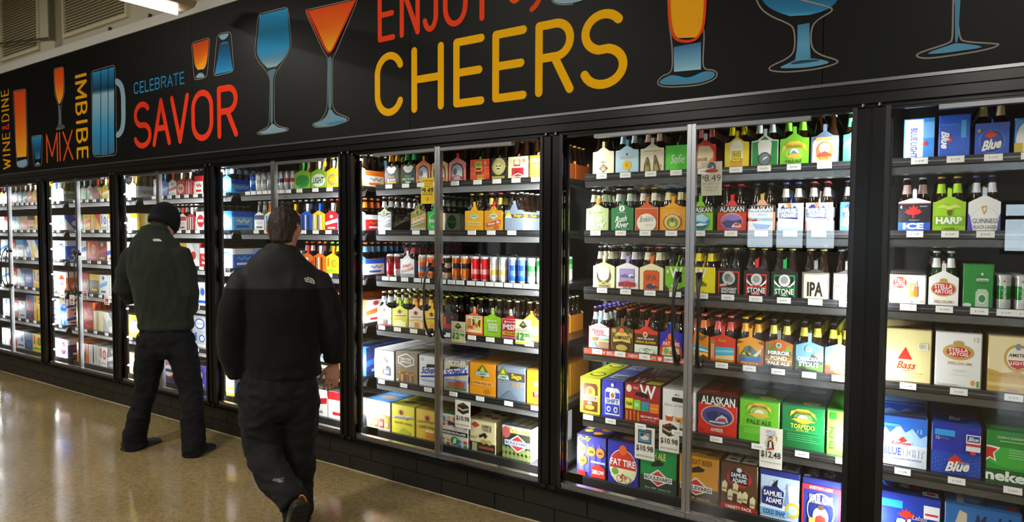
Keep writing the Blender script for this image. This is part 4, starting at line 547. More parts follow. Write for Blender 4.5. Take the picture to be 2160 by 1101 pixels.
F5 = [(7.8717, 8.0033, dict(d='small lime yellow can case with a brown can picture', b='d8e02a', tp='c0c828', s='8a8a20', art=[PP([(.16, .06), (.86, .06), (.86, .76), (.78, .84), (.22, .84), (.16, .76)], '6a3418'), EE(.5, .6, .24, .16, 'e8c83a'), EE(.5, .62, .08, .08, 'e05a28'), RR(.16, .36, .86, .52, 'f0e8a8'), T('RANGER', .18, .38, .84, .5, '5a2c14'), T('IPA', .4, .26, .6, .34, 'f0e0a0'), EE(.5, .18, .22, .06, 'd8e02a')], top=[EE(.5, .4, .34, .2, '6a5a18'), EE(.5, .4, .28, .14, 'd8d84a')])),
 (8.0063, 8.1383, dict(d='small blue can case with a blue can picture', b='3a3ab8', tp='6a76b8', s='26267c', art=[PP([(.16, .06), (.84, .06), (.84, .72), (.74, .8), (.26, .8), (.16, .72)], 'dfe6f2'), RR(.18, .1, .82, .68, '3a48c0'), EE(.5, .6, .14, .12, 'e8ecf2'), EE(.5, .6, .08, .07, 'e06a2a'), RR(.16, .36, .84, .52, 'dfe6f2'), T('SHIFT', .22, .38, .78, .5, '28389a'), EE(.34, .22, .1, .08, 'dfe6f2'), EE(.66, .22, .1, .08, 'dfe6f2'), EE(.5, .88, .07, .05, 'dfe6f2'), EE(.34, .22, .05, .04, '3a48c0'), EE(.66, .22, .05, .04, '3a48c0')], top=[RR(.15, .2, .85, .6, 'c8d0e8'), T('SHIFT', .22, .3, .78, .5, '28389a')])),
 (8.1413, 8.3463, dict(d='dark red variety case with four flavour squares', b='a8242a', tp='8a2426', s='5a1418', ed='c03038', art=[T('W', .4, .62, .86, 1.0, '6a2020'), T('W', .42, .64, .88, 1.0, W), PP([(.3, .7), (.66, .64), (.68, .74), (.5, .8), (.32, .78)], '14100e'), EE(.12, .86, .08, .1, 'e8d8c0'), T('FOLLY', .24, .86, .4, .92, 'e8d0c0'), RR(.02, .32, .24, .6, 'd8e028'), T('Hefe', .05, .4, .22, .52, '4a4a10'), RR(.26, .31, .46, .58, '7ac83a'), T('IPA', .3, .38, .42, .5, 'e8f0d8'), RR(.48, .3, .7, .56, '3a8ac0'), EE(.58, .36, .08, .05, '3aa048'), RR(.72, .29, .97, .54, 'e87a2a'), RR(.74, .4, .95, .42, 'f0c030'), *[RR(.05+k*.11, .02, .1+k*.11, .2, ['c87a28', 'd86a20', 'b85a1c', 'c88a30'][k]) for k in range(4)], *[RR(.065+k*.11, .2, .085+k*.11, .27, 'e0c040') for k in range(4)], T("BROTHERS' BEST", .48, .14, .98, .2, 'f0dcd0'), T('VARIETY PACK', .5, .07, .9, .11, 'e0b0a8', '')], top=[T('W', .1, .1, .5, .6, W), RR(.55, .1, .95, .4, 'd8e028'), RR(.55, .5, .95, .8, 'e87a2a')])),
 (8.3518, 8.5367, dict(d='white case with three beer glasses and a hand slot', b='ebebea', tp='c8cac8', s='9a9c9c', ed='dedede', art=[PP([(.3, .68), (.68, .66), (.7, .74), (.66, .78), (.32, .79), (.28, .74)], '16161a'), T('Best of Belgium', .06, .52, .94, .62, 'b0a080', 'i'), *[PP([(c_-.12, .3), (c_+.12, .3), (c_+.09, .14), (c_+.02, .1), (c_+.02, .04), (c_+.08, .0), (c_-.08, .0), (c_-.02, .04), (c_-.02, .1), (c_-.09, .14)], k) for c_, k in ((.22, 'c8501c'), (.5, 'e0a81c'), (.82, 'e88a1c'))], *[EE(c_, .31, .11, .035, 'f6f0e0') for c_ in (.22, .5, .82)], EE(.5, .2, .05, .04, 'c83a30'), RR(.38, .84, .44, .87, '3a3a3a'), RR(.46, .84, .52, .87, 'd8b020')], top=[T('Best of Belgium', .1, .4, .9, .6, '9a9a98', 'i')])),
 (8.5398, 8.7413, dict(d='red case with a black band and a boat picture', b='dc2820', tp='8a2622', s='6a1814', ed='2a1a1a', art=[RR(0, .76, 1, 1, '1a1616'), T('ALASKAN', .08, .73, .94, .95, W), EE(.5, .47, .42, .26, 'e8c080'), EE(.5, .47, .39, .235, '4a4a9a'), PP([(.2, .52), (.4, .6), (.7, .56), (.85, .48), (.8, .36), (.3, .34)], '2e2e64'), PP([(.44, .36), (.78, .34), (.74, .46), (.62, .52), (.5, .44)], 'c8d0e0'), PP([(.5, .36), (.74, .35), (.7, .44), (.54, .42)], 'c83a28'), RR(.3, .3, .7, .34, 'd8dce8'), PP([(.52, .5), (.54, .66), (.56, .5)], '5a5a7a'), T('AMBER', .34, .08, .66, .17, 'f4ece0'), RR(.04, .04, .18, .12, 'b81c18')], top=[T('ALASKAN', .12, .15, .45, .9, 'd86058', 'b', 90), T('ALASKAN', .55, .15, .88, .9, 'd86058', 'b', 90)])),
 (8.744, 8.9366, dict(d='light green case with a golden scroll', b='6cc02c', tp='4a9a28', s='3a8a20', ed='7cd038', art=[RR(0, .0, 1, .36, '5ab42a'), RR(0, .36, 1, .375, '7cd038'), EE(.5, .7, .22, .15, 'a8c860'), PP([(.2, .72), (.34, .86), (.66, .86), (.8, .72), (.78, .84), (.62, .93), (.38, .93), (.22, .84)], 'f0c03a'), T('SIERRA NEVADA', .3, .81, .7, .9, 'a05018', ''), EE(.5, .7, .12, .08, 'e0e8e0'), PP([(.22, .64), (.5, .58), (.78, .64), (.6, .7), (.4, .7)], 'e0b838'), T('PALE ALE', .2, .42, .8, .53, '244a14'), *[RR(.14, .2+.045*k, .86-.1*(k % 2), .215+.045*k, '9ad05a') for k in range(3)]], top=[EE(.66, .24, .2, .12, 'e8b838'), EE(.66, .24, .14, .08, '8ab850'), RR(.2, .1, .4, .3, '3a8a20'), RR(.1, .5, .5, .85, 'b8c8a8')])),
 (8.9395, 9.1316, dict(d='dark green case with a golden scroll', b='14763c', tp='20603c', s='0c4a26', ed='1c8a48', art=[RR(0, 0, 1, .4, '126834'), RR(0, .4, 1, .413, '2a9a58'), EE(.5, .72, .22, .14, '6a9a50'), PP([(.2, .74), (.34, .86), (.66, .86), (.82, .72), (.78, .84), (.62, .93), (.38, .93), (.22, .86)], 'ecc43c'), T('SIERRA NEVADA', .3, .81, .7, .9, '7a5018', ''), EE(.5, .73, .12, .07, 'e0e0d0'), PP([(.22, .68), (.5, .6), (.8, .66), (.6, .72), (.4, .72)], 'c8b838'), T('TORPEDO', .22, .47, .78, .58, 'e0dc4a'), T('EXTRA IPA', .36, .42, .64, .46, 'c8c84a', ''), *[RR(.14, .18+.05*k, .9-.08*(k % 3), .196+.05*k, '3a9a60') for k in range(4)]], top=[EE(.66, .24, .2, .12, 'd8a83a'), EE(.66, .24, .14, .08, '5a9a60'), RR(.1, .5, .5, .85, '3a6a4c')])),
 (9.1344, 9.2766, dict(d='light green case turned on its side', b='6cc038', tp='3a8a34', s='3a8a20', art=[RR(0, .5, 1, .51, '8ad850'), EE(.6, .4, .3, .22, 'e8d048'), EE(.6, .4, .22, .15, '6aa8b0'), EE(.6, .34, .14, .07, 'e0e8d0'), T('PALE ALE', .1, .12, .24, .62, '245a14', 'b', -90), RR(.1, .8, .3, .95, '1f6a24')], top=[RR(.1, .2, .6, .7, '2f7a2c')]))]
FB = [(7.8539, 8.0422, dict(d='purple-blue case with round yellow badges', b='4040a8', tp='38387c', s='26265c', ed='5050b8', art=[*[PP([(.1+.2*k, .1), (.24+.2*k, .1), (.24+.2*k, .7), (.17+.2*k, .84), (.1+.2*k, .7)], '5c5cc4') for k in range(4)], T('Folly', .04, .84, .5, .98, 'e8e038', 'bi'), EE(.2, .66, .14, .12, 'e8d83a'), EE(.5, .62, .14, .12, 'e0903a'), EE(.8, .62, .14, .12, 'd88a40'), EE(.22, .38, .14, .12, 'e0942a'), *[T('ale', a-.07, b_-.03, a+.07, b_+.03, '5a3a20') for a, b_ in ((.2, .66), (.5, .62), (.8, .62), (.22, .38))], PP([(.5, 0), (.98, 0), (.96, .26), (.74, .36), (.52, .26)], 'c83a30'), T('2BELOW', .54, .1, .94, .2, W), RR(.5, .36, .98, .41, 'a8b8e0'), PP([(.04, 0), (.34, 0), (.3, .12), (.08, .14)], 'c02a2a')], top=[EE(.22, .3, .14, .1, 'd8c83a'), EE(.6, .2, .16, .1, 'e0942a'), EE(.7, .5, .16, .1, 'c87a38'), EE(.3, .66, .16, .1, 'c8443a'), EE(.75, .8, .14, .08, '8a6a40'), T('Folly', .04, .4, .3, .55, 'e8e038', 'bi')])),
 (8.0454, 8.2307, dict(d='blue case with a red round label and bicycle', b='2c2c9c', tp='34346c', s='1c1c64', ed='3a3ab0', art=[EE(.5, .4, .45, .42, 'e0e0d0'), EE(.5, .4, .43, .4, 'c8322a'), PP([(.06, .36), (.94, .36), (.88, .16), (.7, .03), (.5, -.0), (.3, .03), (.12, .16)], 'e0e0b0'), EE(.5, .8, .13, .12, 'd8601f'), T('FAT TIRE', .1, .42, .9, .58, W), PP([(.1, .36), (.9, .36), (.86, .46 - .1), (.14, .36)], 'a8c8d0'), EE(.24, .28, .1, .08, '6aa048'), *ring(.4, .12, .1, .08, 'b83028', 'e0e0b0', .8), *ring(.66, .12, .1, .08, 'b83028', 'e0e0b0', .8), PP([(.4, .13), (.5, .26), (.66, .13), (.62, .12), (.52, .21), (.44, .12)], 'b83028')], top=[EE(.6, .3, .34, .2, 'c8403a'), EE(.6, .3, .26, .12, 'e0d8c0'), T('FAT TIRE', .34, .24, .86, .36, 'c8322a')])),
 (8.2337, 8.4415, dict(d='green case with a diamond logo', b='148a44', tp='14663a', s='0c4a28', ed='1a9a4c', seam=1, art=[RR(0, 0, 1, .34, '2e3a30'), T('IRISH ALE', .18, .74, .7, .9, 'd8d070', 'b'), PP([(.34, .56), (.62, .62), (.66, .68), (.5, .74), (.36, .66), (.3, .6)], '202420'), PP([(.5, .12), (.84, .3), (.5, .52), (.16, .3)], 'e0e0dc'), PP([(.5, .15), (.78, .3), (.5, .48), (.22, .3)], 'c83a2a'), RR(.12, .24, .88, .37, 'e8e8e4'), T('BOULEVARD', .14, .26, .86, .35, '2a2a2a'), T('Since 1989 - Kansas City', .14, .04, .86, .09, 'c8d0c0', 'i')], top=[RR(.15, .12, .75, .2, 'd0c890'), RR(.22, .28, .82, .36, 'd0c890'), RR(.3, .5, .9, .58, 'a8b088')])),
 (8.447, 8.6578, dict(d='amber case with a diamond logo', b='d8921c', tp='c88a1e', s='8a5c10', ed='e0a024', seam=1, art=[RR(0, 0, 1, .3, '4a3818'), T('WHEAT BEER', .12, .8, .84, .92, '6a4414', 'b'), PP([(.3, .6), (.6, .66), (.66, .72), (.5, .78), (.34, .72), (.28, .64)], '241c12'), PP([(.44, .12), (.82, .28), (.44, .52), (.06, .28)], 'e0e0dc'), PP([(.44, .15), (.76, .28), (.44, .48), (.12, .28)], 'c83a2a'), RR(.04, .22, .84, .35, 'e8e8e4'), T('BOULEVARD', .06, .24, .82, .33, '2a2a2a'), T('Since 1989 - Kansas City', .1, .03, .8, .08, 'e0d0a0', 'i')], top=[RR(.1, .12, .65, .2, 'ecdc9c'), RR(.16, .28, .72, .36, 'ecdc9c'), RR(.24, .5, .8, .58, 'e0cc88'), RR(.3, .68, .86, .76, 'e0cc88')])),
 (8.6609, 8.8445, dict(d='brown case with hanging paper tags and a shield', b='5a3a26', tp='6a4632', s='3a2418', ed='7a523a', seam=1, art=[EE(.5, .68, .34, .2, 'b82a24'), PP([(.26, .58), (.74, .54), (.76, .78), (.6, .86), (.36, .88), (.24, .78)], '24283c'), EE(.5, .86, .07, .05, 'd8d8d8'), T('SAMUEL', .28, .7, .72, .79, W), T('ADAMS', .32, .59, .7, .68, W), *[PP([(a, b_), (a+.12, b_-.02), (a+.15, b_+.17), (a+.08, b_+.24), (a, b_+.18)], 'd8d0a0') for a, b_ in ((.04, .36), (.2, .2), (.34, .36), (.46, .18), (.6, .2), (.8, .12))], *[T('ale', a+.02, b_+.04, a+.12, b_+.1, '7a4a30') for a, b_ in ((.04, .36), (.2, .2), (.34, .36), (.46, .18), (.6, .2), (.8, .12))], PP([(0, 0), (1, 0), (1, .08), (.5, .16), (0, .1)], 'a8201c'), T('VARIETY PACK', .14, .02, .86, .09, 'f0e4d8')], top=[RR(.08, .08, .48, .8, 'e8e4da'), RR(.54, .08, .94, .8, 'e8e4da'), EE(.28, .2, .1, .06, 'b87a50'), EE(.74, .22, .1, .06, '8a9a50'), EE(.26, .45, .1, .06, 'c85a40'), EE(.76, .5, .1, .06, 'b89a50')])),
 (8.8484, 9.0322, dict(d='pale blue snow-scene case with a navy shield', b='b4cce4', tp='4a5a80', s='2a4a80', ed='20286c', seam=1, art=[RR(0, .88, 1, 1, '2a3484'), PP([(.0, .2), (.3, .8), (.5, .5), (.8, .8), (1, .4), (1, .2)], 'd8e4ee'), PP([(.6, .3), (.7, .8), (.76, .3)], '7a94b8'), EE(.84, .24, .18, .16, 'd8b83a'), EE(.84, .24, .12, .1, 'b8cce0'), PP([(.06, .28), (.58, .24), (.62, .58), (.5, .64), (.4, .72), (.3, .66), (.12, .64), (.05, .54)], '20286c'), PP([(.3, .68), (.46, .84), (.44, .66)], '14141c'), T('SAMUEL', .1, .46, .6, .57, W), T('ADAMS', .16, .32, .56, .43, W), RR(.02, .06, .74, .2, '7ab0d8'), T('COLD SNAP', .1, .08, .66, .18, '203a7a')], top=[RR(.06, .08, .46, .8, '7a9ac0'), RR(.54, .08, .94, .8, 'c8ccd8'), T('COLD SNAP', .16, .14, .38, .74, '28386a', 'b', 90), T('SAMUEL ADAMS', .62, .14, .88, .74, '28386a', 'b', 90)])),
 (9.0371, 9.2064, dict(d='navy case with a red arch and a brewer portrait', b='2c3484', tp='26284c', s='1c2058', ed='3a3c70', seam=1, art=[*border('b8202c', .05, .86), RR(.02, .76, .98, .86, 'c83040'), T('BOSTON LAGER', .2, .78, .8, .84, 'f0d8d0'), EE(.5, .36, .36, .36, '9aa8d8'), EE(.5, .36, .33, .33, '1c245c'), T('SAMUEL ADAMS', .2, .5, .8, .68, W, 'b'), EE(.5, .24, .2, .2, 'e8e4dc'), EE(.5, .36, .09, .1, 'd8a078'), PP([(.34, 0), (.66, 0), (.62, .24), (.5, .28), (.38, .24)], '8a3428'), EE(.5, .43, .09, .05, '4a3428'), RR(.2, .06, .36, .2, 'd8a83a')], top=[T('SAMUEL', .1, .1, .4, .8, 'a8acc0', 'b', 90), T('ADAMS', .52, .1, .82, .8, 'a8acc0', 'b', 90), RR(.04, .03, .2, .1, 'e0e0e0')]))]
FDEF = [(1, 0, F1, 0), (1, 1, F2, 0), (1, 2, F3, 0), (1, 3, F4, 0), (2, 4, F5, .205), (2, 5, FB, .235)]
def fill(u, defs, price=None):
    for kind, k, items, h in defs:
        z = ZS[k] if k < 5 else DECK
        shelf(u, k, [(a+b_)/2+.004 for a, b_, s in items if UNIT[u][0]+.02 < (a+b_)/2 < UNIT[u][1]-.02 and s.get('tag', 1)], price)
        for a, b_, s in items:
            kd = s.get('k', kind)
            if kd == 1: six(a, b_, z, s, wh(u, k))
            elif kd == 2: case(a, b_, z, s, wh(u, k), s.get('H', h or .2), s.get('rows', 2), s.get('D', .27))
            elif kd == 3: can(a, b_, z, s, wh(u, k), s.get('rows', 7), s.get('H', .152))
fill(5, FDEF, '$ 8.99')
# ---- the yellow-tag bay
def crest(c): return [PP([(.14, .9), (.3, 1.02), (.5, .94), (.7, 1.02), (.86, .9), (.7, .66), (.5, .6), (.3, .66)], 'f2f2ea'), EE(.4, .82, .03, .03, 'c8c8c0'), EE(.6, .82, .03, .03, 'c8c8c0')]
def archp(c, rib): return [PP([(.12, .04), (.88, .04), (.88, .6), (.76, .88), (.5, .98), (.24, .88), (.12, .6)], '2a2a34'), PP([(.18, .06), (.82, .06), (.82, .58), (.72, .8), (.5, .9), (.28, .8), (.18, .58)], 'b8c0cc'), PP([(.4, .2), (.8, .26), (.72, .5), (.5, .6), (.42, .44)], 'f0f0ec'), EE(.36, .52, .14, .16, '6a6a7a'), PP([(.08, .06), (.5, .2), (.92, .06), (.92, .2), (.5, .32), (.08, .2)], rib), EE(.5, .18, .2, .1, 'e8e0e0')]
E1 = [(6.3804, 6.5098, dict(d='black flat-topped six-pack with white crest and orange band', b='26262a', s='d8a020', h='d8a830', sh='flat', nk='e8a83a', cap='e8e0c8', art=[*crest(0), T('Blonde', .3, .38, .7, .52, 'e8902a', 'bi'), T('BLONDE', .22, .2, .8, .34, W), RR(.18, .08, .86, .18, 'e8a020')])),
 (6.5268, 6.6599, dict(d='black flat-topped six-pack with white crest and green script', b='26282a', s='2ab840', h='3ac850', sh='flat', nk='4ac880', cap='e8e8e0', art=[*crest(0), T('Gold', .3, .36, .72, .5, '3ac848', 'bi'), T('COLD OR GOLD', .1, .2, .92, .33, W), EE(.5, .1, .2, .05, 'a8e8b0')])),
 (6.6599, 6.7867, dict(d='orange arched six-pack with a white bear', b='ec8a52', s='b85a2a', h='e8a030', cap='d8d4b8', pk=.15, sh='peak', art=[*archp(0, 'e8944a')])),
 (6.7899, 6.9287, dict(d='pale yellow arched six-pack with an orange ribbon', b='f0c878', s='c89840', h='c8501c', cap='d8d4a8', pk=.15, sh='peak', art=[*archp(0, 'e8642a')])),
 (6.9325, 7.0711, dict(d='pink arched six-pack with a red handle', b='e88a88', s='4a3a40', h='d81c3a', cap='d8d4a8', pk=.15, sh='peak', art=[*archp(0, 'd8203a')])),
 (7.1004, 7.2505, dict(d='orange plaid flat-topped six-pack', b='e84a22', s='c03818', h='8aa03a', sh='flat', cap='c8c8b0', art=[RR(0, .3, 1, .33, 'f08a5a'), RR(0, .62, 1, .65, 'f08a5a'), RR(.2, 0, .23, 1, 'f08a5a'), RR(.78, 0, .81, 1, 'f08a5a'), RR(.28, .48, .62, .94, 'f0d848'), RR(.32, .7, .58, .9, '7ab040'), RR(.32, .52, .58, .64, '6a2a18'), T('Just', .3, .28, .62, .46, '2a2014', 'b'), T('SHORT', .36, .17, .78, .26, 'e8e048', 'b'), EE(.56, .08, .2, .06, 'e8d048'), EE(.8, .86, .07, .09, 'e8a060')])),
 (7.2575, 7.3779, dict(d='black flat-topped six-pack with a gold lion mask', b='26282c', s='a8b848', h='3a3c3a', sh='flat', cap='c8a070', art=[*[EE(.5+.34*cos(2*pi*k/16), .64+.34*sin(2*pi*k/16), .09, .09, 'd8c878') for k in range(16)], EE(.5, .64, .33, .33, 'd8c878'), EE(.5, .62, .2, .2, 'efe4a8'), EE(.4, .66, .06, .03, '26282c'), EE(.6, .66, .06, .03, '26282c'), EE(.5, .52, .12, .03, '26282c'), RR(.1, .04, .9, .16, 'b8a858')])),
 (7.3813, 7.527, dict(d='cream flat-topped six-pack with a red banner', b='f0e4b8', s='b8a878', h='b84a3a', sh='flat', cap='d89a50', art=[RR(.28, .6, .6, .92, 'b83a38'), RR(.31, .68, .57, .9, 'f0e0b0'), EE(.8, .86, .07, .09, 'd88a40'), PP([(.2, .12), (.78, .12), (.78, .52), (.2, .52)], 'c0283a'), T('ALE', .36, .2, .64, .46, '8a1a28'), PP([(.2, .1), (.5, .22), (.78, .1), (.78, .14), (.5, .28), (.2, .14)], 'f0e4b8'), EE(.5, .03, .12, .05, 'c0283a')])),
 (7.5302, 7.645, dict(d='orange flat-topped six-pack with pale stripes', b='ec7a22', s='c05a14', h='8a5a2a', sh='flat', cap='d89a50', art=[RR(.1, .72, .5, .92, 'f4e8dc'), RR(.56, .76, .9, .92, 'f0c8a0'), *[RR(.08, .08+.1*k, .96, .11+.1*k, 'f0c8a0') for k in range(6)]]))]
schell = lambda c1, c2: [RR(0, 0, 1, .98, c1), PP([(.05, .34), (.95, .62), (.95, .9), (.05, .62)], 'e8e8e8'), PP([(.08, .37), (.92, .64), (.92, .86), (.08, .6)], c2), T("Schell's", .12, .38, .88, .58, W, 'bi', 0, .2), PP([(.06, .2), (.94, .48), (.94, .52), (.06, .25)], 'd8dcd8'), RR(0, 0, 1, .16, 'a8aca8'), EE(.46, .98, .22, .14, 'a0b83a'), EE(.46, .97, .1, .12, '5a6068')]
E2 = [(6.3167, 6.4442, dict(d='black six-pack with a slanted white script banner', b='d8dcdc', s='3a3e40', h='7a8088', cap='d8d8d0', nk='e8e8e8', art=schell('3a3e40', '4a5054'), side=[RR(.0, .9, 1, 1, '5a5e60'), EE(.3, .74, .14, .16, '6a7a3a'), PP([(.1, .2), (.98, .7), (.98, .98), (.1, .48)], 'c8ccc8'), PP([(.13, .24), (.96, .72), (.96, .94), (.13, .48)], '34383a'), T("Schell's", .14, .22, .94, .48, W, 'bi', 0, .46)])),
 (6.6138, 6.7485, dict(d='olive six-pack with slanted white script', b='d88a2a', s='b8702a', h='8a9a3a', cap='d8d8c8', art=schell('8a8a34', 'c8882a'))),
 (6.7565, 6.8904, dict(d='green six-pack with a shamrock badge and pale sides', b='2ab84a', s='c8c8bc', h='1f8a3a', nk='c8e8c8', cap='e8ece8', sh='step', pk=.16, art=[EE(.5, .5, .4, .42, 'd8f0dc'), EE(.5, .5, .37, .39, '28b048'), T('FINNEGANS', .14, .4, .9, .6, W), EE(.5, .76, .1, .1, '1f8a3a'), EE(.5, .22, .2, .06, '7ad890')], side=[EE(.5, .5, .26, .42, '2a7a44'), T('Finnegans', .24, .42, .76, .62, 'a8c8b0', 'i')])),
 (7.0606, 7.2058, dict(d='golden yellow six-pack with a mountain triangle', b='f2b41c', s='d89414', h='f0b41c', cap='f0cc50', nk=None, sh='step', art=[PP([(.5, 1.06), (.7, .8), (.66, .66), (.34, .66), (.3, .8)], 'd8c02a'), PP([(.24, .66), (.76, .66), (.7, .8), (.3, .8)], 'd8e4e0'), T('SUMMIT', .3, .69, .7, .77, '6a9ab0'), PP([(.5, .54), (.66, .66), (.34, .66)], 'c8e0d8'), RR(.16, .26, .88, .44, 'f4dc90'), T('EXTRA PALE ALE', .2, .3, .84, .4, 'a8801c')])),
 (7.2093, 7.3472, dict(d='amber six-pack with a red name band and mountain triangle', b='e09a2a', s='c8a840', h='d82a40', cap='e8606a', nk='e8d068', sh='step', art=[PP([(.5, 1.06), (.7, .8), (.66, .66), (.34, .66), (.3, .8)], 'd8c02a'), PP([(.24, .66), (.76, .66), (.7, .8), (.3, .8)], 'd8e4e0'), T('SUMMIT', .3, .69, .7, .77, '4a9a90'), PP([(.5, .54), (.66, .66), (.34, .66)], 'c8e0d8'), PP([(.14, .18), (.9, .36), (.9, .54), (.14, .36)], 'c8202a'), T('Winter Ale', .18, .22, .86, .36, W, 'b', 0, .16), EE(.72, .16, .12, .12, 'd85a2a')])),
 (7.3591, 7.4931, dict(d='grey-blue six-pack with yellow lettering', b='8a9ab0', s='7c8694', h='98a6b8', cap='c8ccc8', nk=None, sh='step', pk=.155, art=[RR(0, .62, 1, .8, '5a5048'), PP([(.2, .98), (.36, .74), (.2, .62), (.04, .74)], 'd8c82a'), PP([(.0, .62), (.4, .62), (.34, .74), (.06, .74)], 'c8dcc8'), T('Saga', .5, .64, .94, .8, 'f0d020'), T('INDIA PALE ALE', .54, .46, .9, .54, 'd8c030', ''), RR(.42, 0, .43, .6, 'a8b4c4')], side=[RR(0, .68, 1, .88, '5a5048'), PP([(.2, .98), (.3, .76), (.2, .66), (.1, .76)], 'd8c82a'), T('Saga', .46, .7, .84, .88, 'f0d020'), T('INDIA PALE ALE', .5, .52, .84, .6, 'c8b030', '')]))]
def cn(d, bands, art=None, **k): return dict(d=d, bands=bands, art=art, k=3, **k)
E3 = [(6.377, 6.4449, cn('dark red tall can with a cherry picture', ['c8202a', 'b02a30', '6a1a20'], [EE(.5, .4, .3, .2, '8a1018'), PP([(.3, .7), (.6, .9), (.7, .6)], 'c8d040')], rows=6)), (6.4471, 6.5117, cn('dark red tall can beside the folded-sign six-pack', ['e8d0c8', 'b0283a', '7a1a28'], [EE(.5, .4, .24, .24, '7a1020')], rows=6)),
 (6.5202, 6.6461, dict(k=1, d='white peaked six-pack with a red banner', b='e4e6ec', s='8a8a90', h='e8e8f0', cap='d8d0d0', nk='a83a48', pk=.15, art=[EE(.5, .7, .36, .34, 'f8f8fa'), T("Schell's", .14, .5, .84, .7, 'c8404a', 'bi', 0, .1), PP([(.08, .24), (.92, .44), (.92, .58), (.08, .38)], 'c82a3a'), T('FIREBRICK', .12, .27, .88, .38, W, 'b', 0, .17), RR(0, 0, 1, .2, '9a9aa2')])),
 (6.6626, 6.7259, cn('orange and blue tall can, farther of two', ['e8682a', '3a7ac8', 'e86a28', 'd8b090'], [EE(.4, .5, .26, .16, '2a6ac0'), EE(.7, .3, .2, .1, 'f0a050')])), (6.732, 6.8001, cn('orange and blue tall can, nearer of two', ['e8682a', '3a7ac8', 'e86a28', 'd85a28'], [EE(.4, .55, .26, .16, '2a6ac0'), EE(.6, .3, .2, .1, 'f0a050')])),
 (6.8671, 6.9329, cn('tan tall can with a dark belt', ['d8b88a', '3a2a24', 'd8bc90', '2a2420'])), (6.9444, 7.007, cn('orange tall can with a black figure, farther of two', ['ec7a28', 'e87424', '3a3a40', 'e87424'], [PP([(.2, .5), (.4, .8), (.6, .62), (.8, .84), (.7, .4), (.3, .36)], '1c1c20'), RR(.15, .1, .85, .3, '3a4450')])), (7.0127, 7.0761, cn('orange tall can with a black figure, nearer of two', ['ec7a28', 'e87424', '3a3a40', 'ec8a30'], [PP([(.2, .5), (.4, .8), (.6, .62), (.8, .84), (.7, .4), (.3, .36)], '1c1c20'), RR(.15, .1, .85, .3, '3a4450')])),
 (7.0964, 7.1602, cn('bright red tall can, farther of two', ['e8202c', 'f0a0a0', 'e01c28', 'e01c28'], [RR(.1, .6, .9, .68, 'f4d8d8'), RR(.2, .05, .7, .18, 'e8e8e0')])), (7.1674, 7.23, cn('bright red tall can, nearer of two', ['e8202c', 'f0a0a0', 'e01c28', 'e01c28'], [RR(.1, .6, .9, .68, 'f4d8d8')])),
 (7.2389, 7.2986, cn('white and gold tall can, farther of two', ['f0ead8', 'e8c060', 'e8e8e4', 'd8d8d6'], [EE(.4, .72, .24, .14, 'e0a830'), RR(.1, .5, .9, .52, '6a6a60')])), (7.3056, 7.3642, cn('white and gold tall can, nearer of two', ['f0ead8', 'e8c870', 'ecece8', 'd8d8d6'], [EE(.5, .75, .26, .1, 'd8a83a'), PP([(.3, .6), (.8, .66), (.7, .44)], '8a8a86')])),
 (7.3744, 7.4336, cn('blue tall can, farther of two', ['2a6ae0', '5a8af0', '2a5ad8', '88a8f0'], [RR(.1, .56, .9, .62, 'e0e8f8'), EE(.3, .74, .14, .1, 'c85040')])), (7.4404, 7.5018, cn('blue tall can, nearer of two', ['2a6ae0', '5a8af0', '2a5ad8', '6a9af0'], [RR(.1, .6, .9, .66, 'e0e8f8')])),
 (7.5084, 7.5654, cn('white and green tall can, farther of two', ['e8f0e8', '7ac878', '3a9a44', 'c8d8c8'], [EE(.4, .74, .22, .14, '2aa83a'), PP([(.2, .1), (.7, .1), (.5, .5)], '2a9a38')])), (7.5719, 7.6311, cn('white and green tall can, nearer of two', ['e8f0e8', 'c8d8c8', '6aa870', '2a8a38'], [PP([(.3, .2), (.7, .1), (.6, .4)], '2a4a30')]))]
def lein(c1, c2, gl): return [EE(.48, .84, .16, .12, 'c87a4a'), EE(.48, .86, .07, .09, '4a2a20'), PP([(.16, .6), (.84, .68), (.84, .74), (.16, .68)], 'e8e4e0'), T("Leinenkugel's", .12, .54, .9, .68, c2, 'bi', 0, .05), PP([(.05, .36), (.5, .46), (.95, .36), (.95, .46), (.5, .54), (.05, .46)], 'e0c848'), *gl]
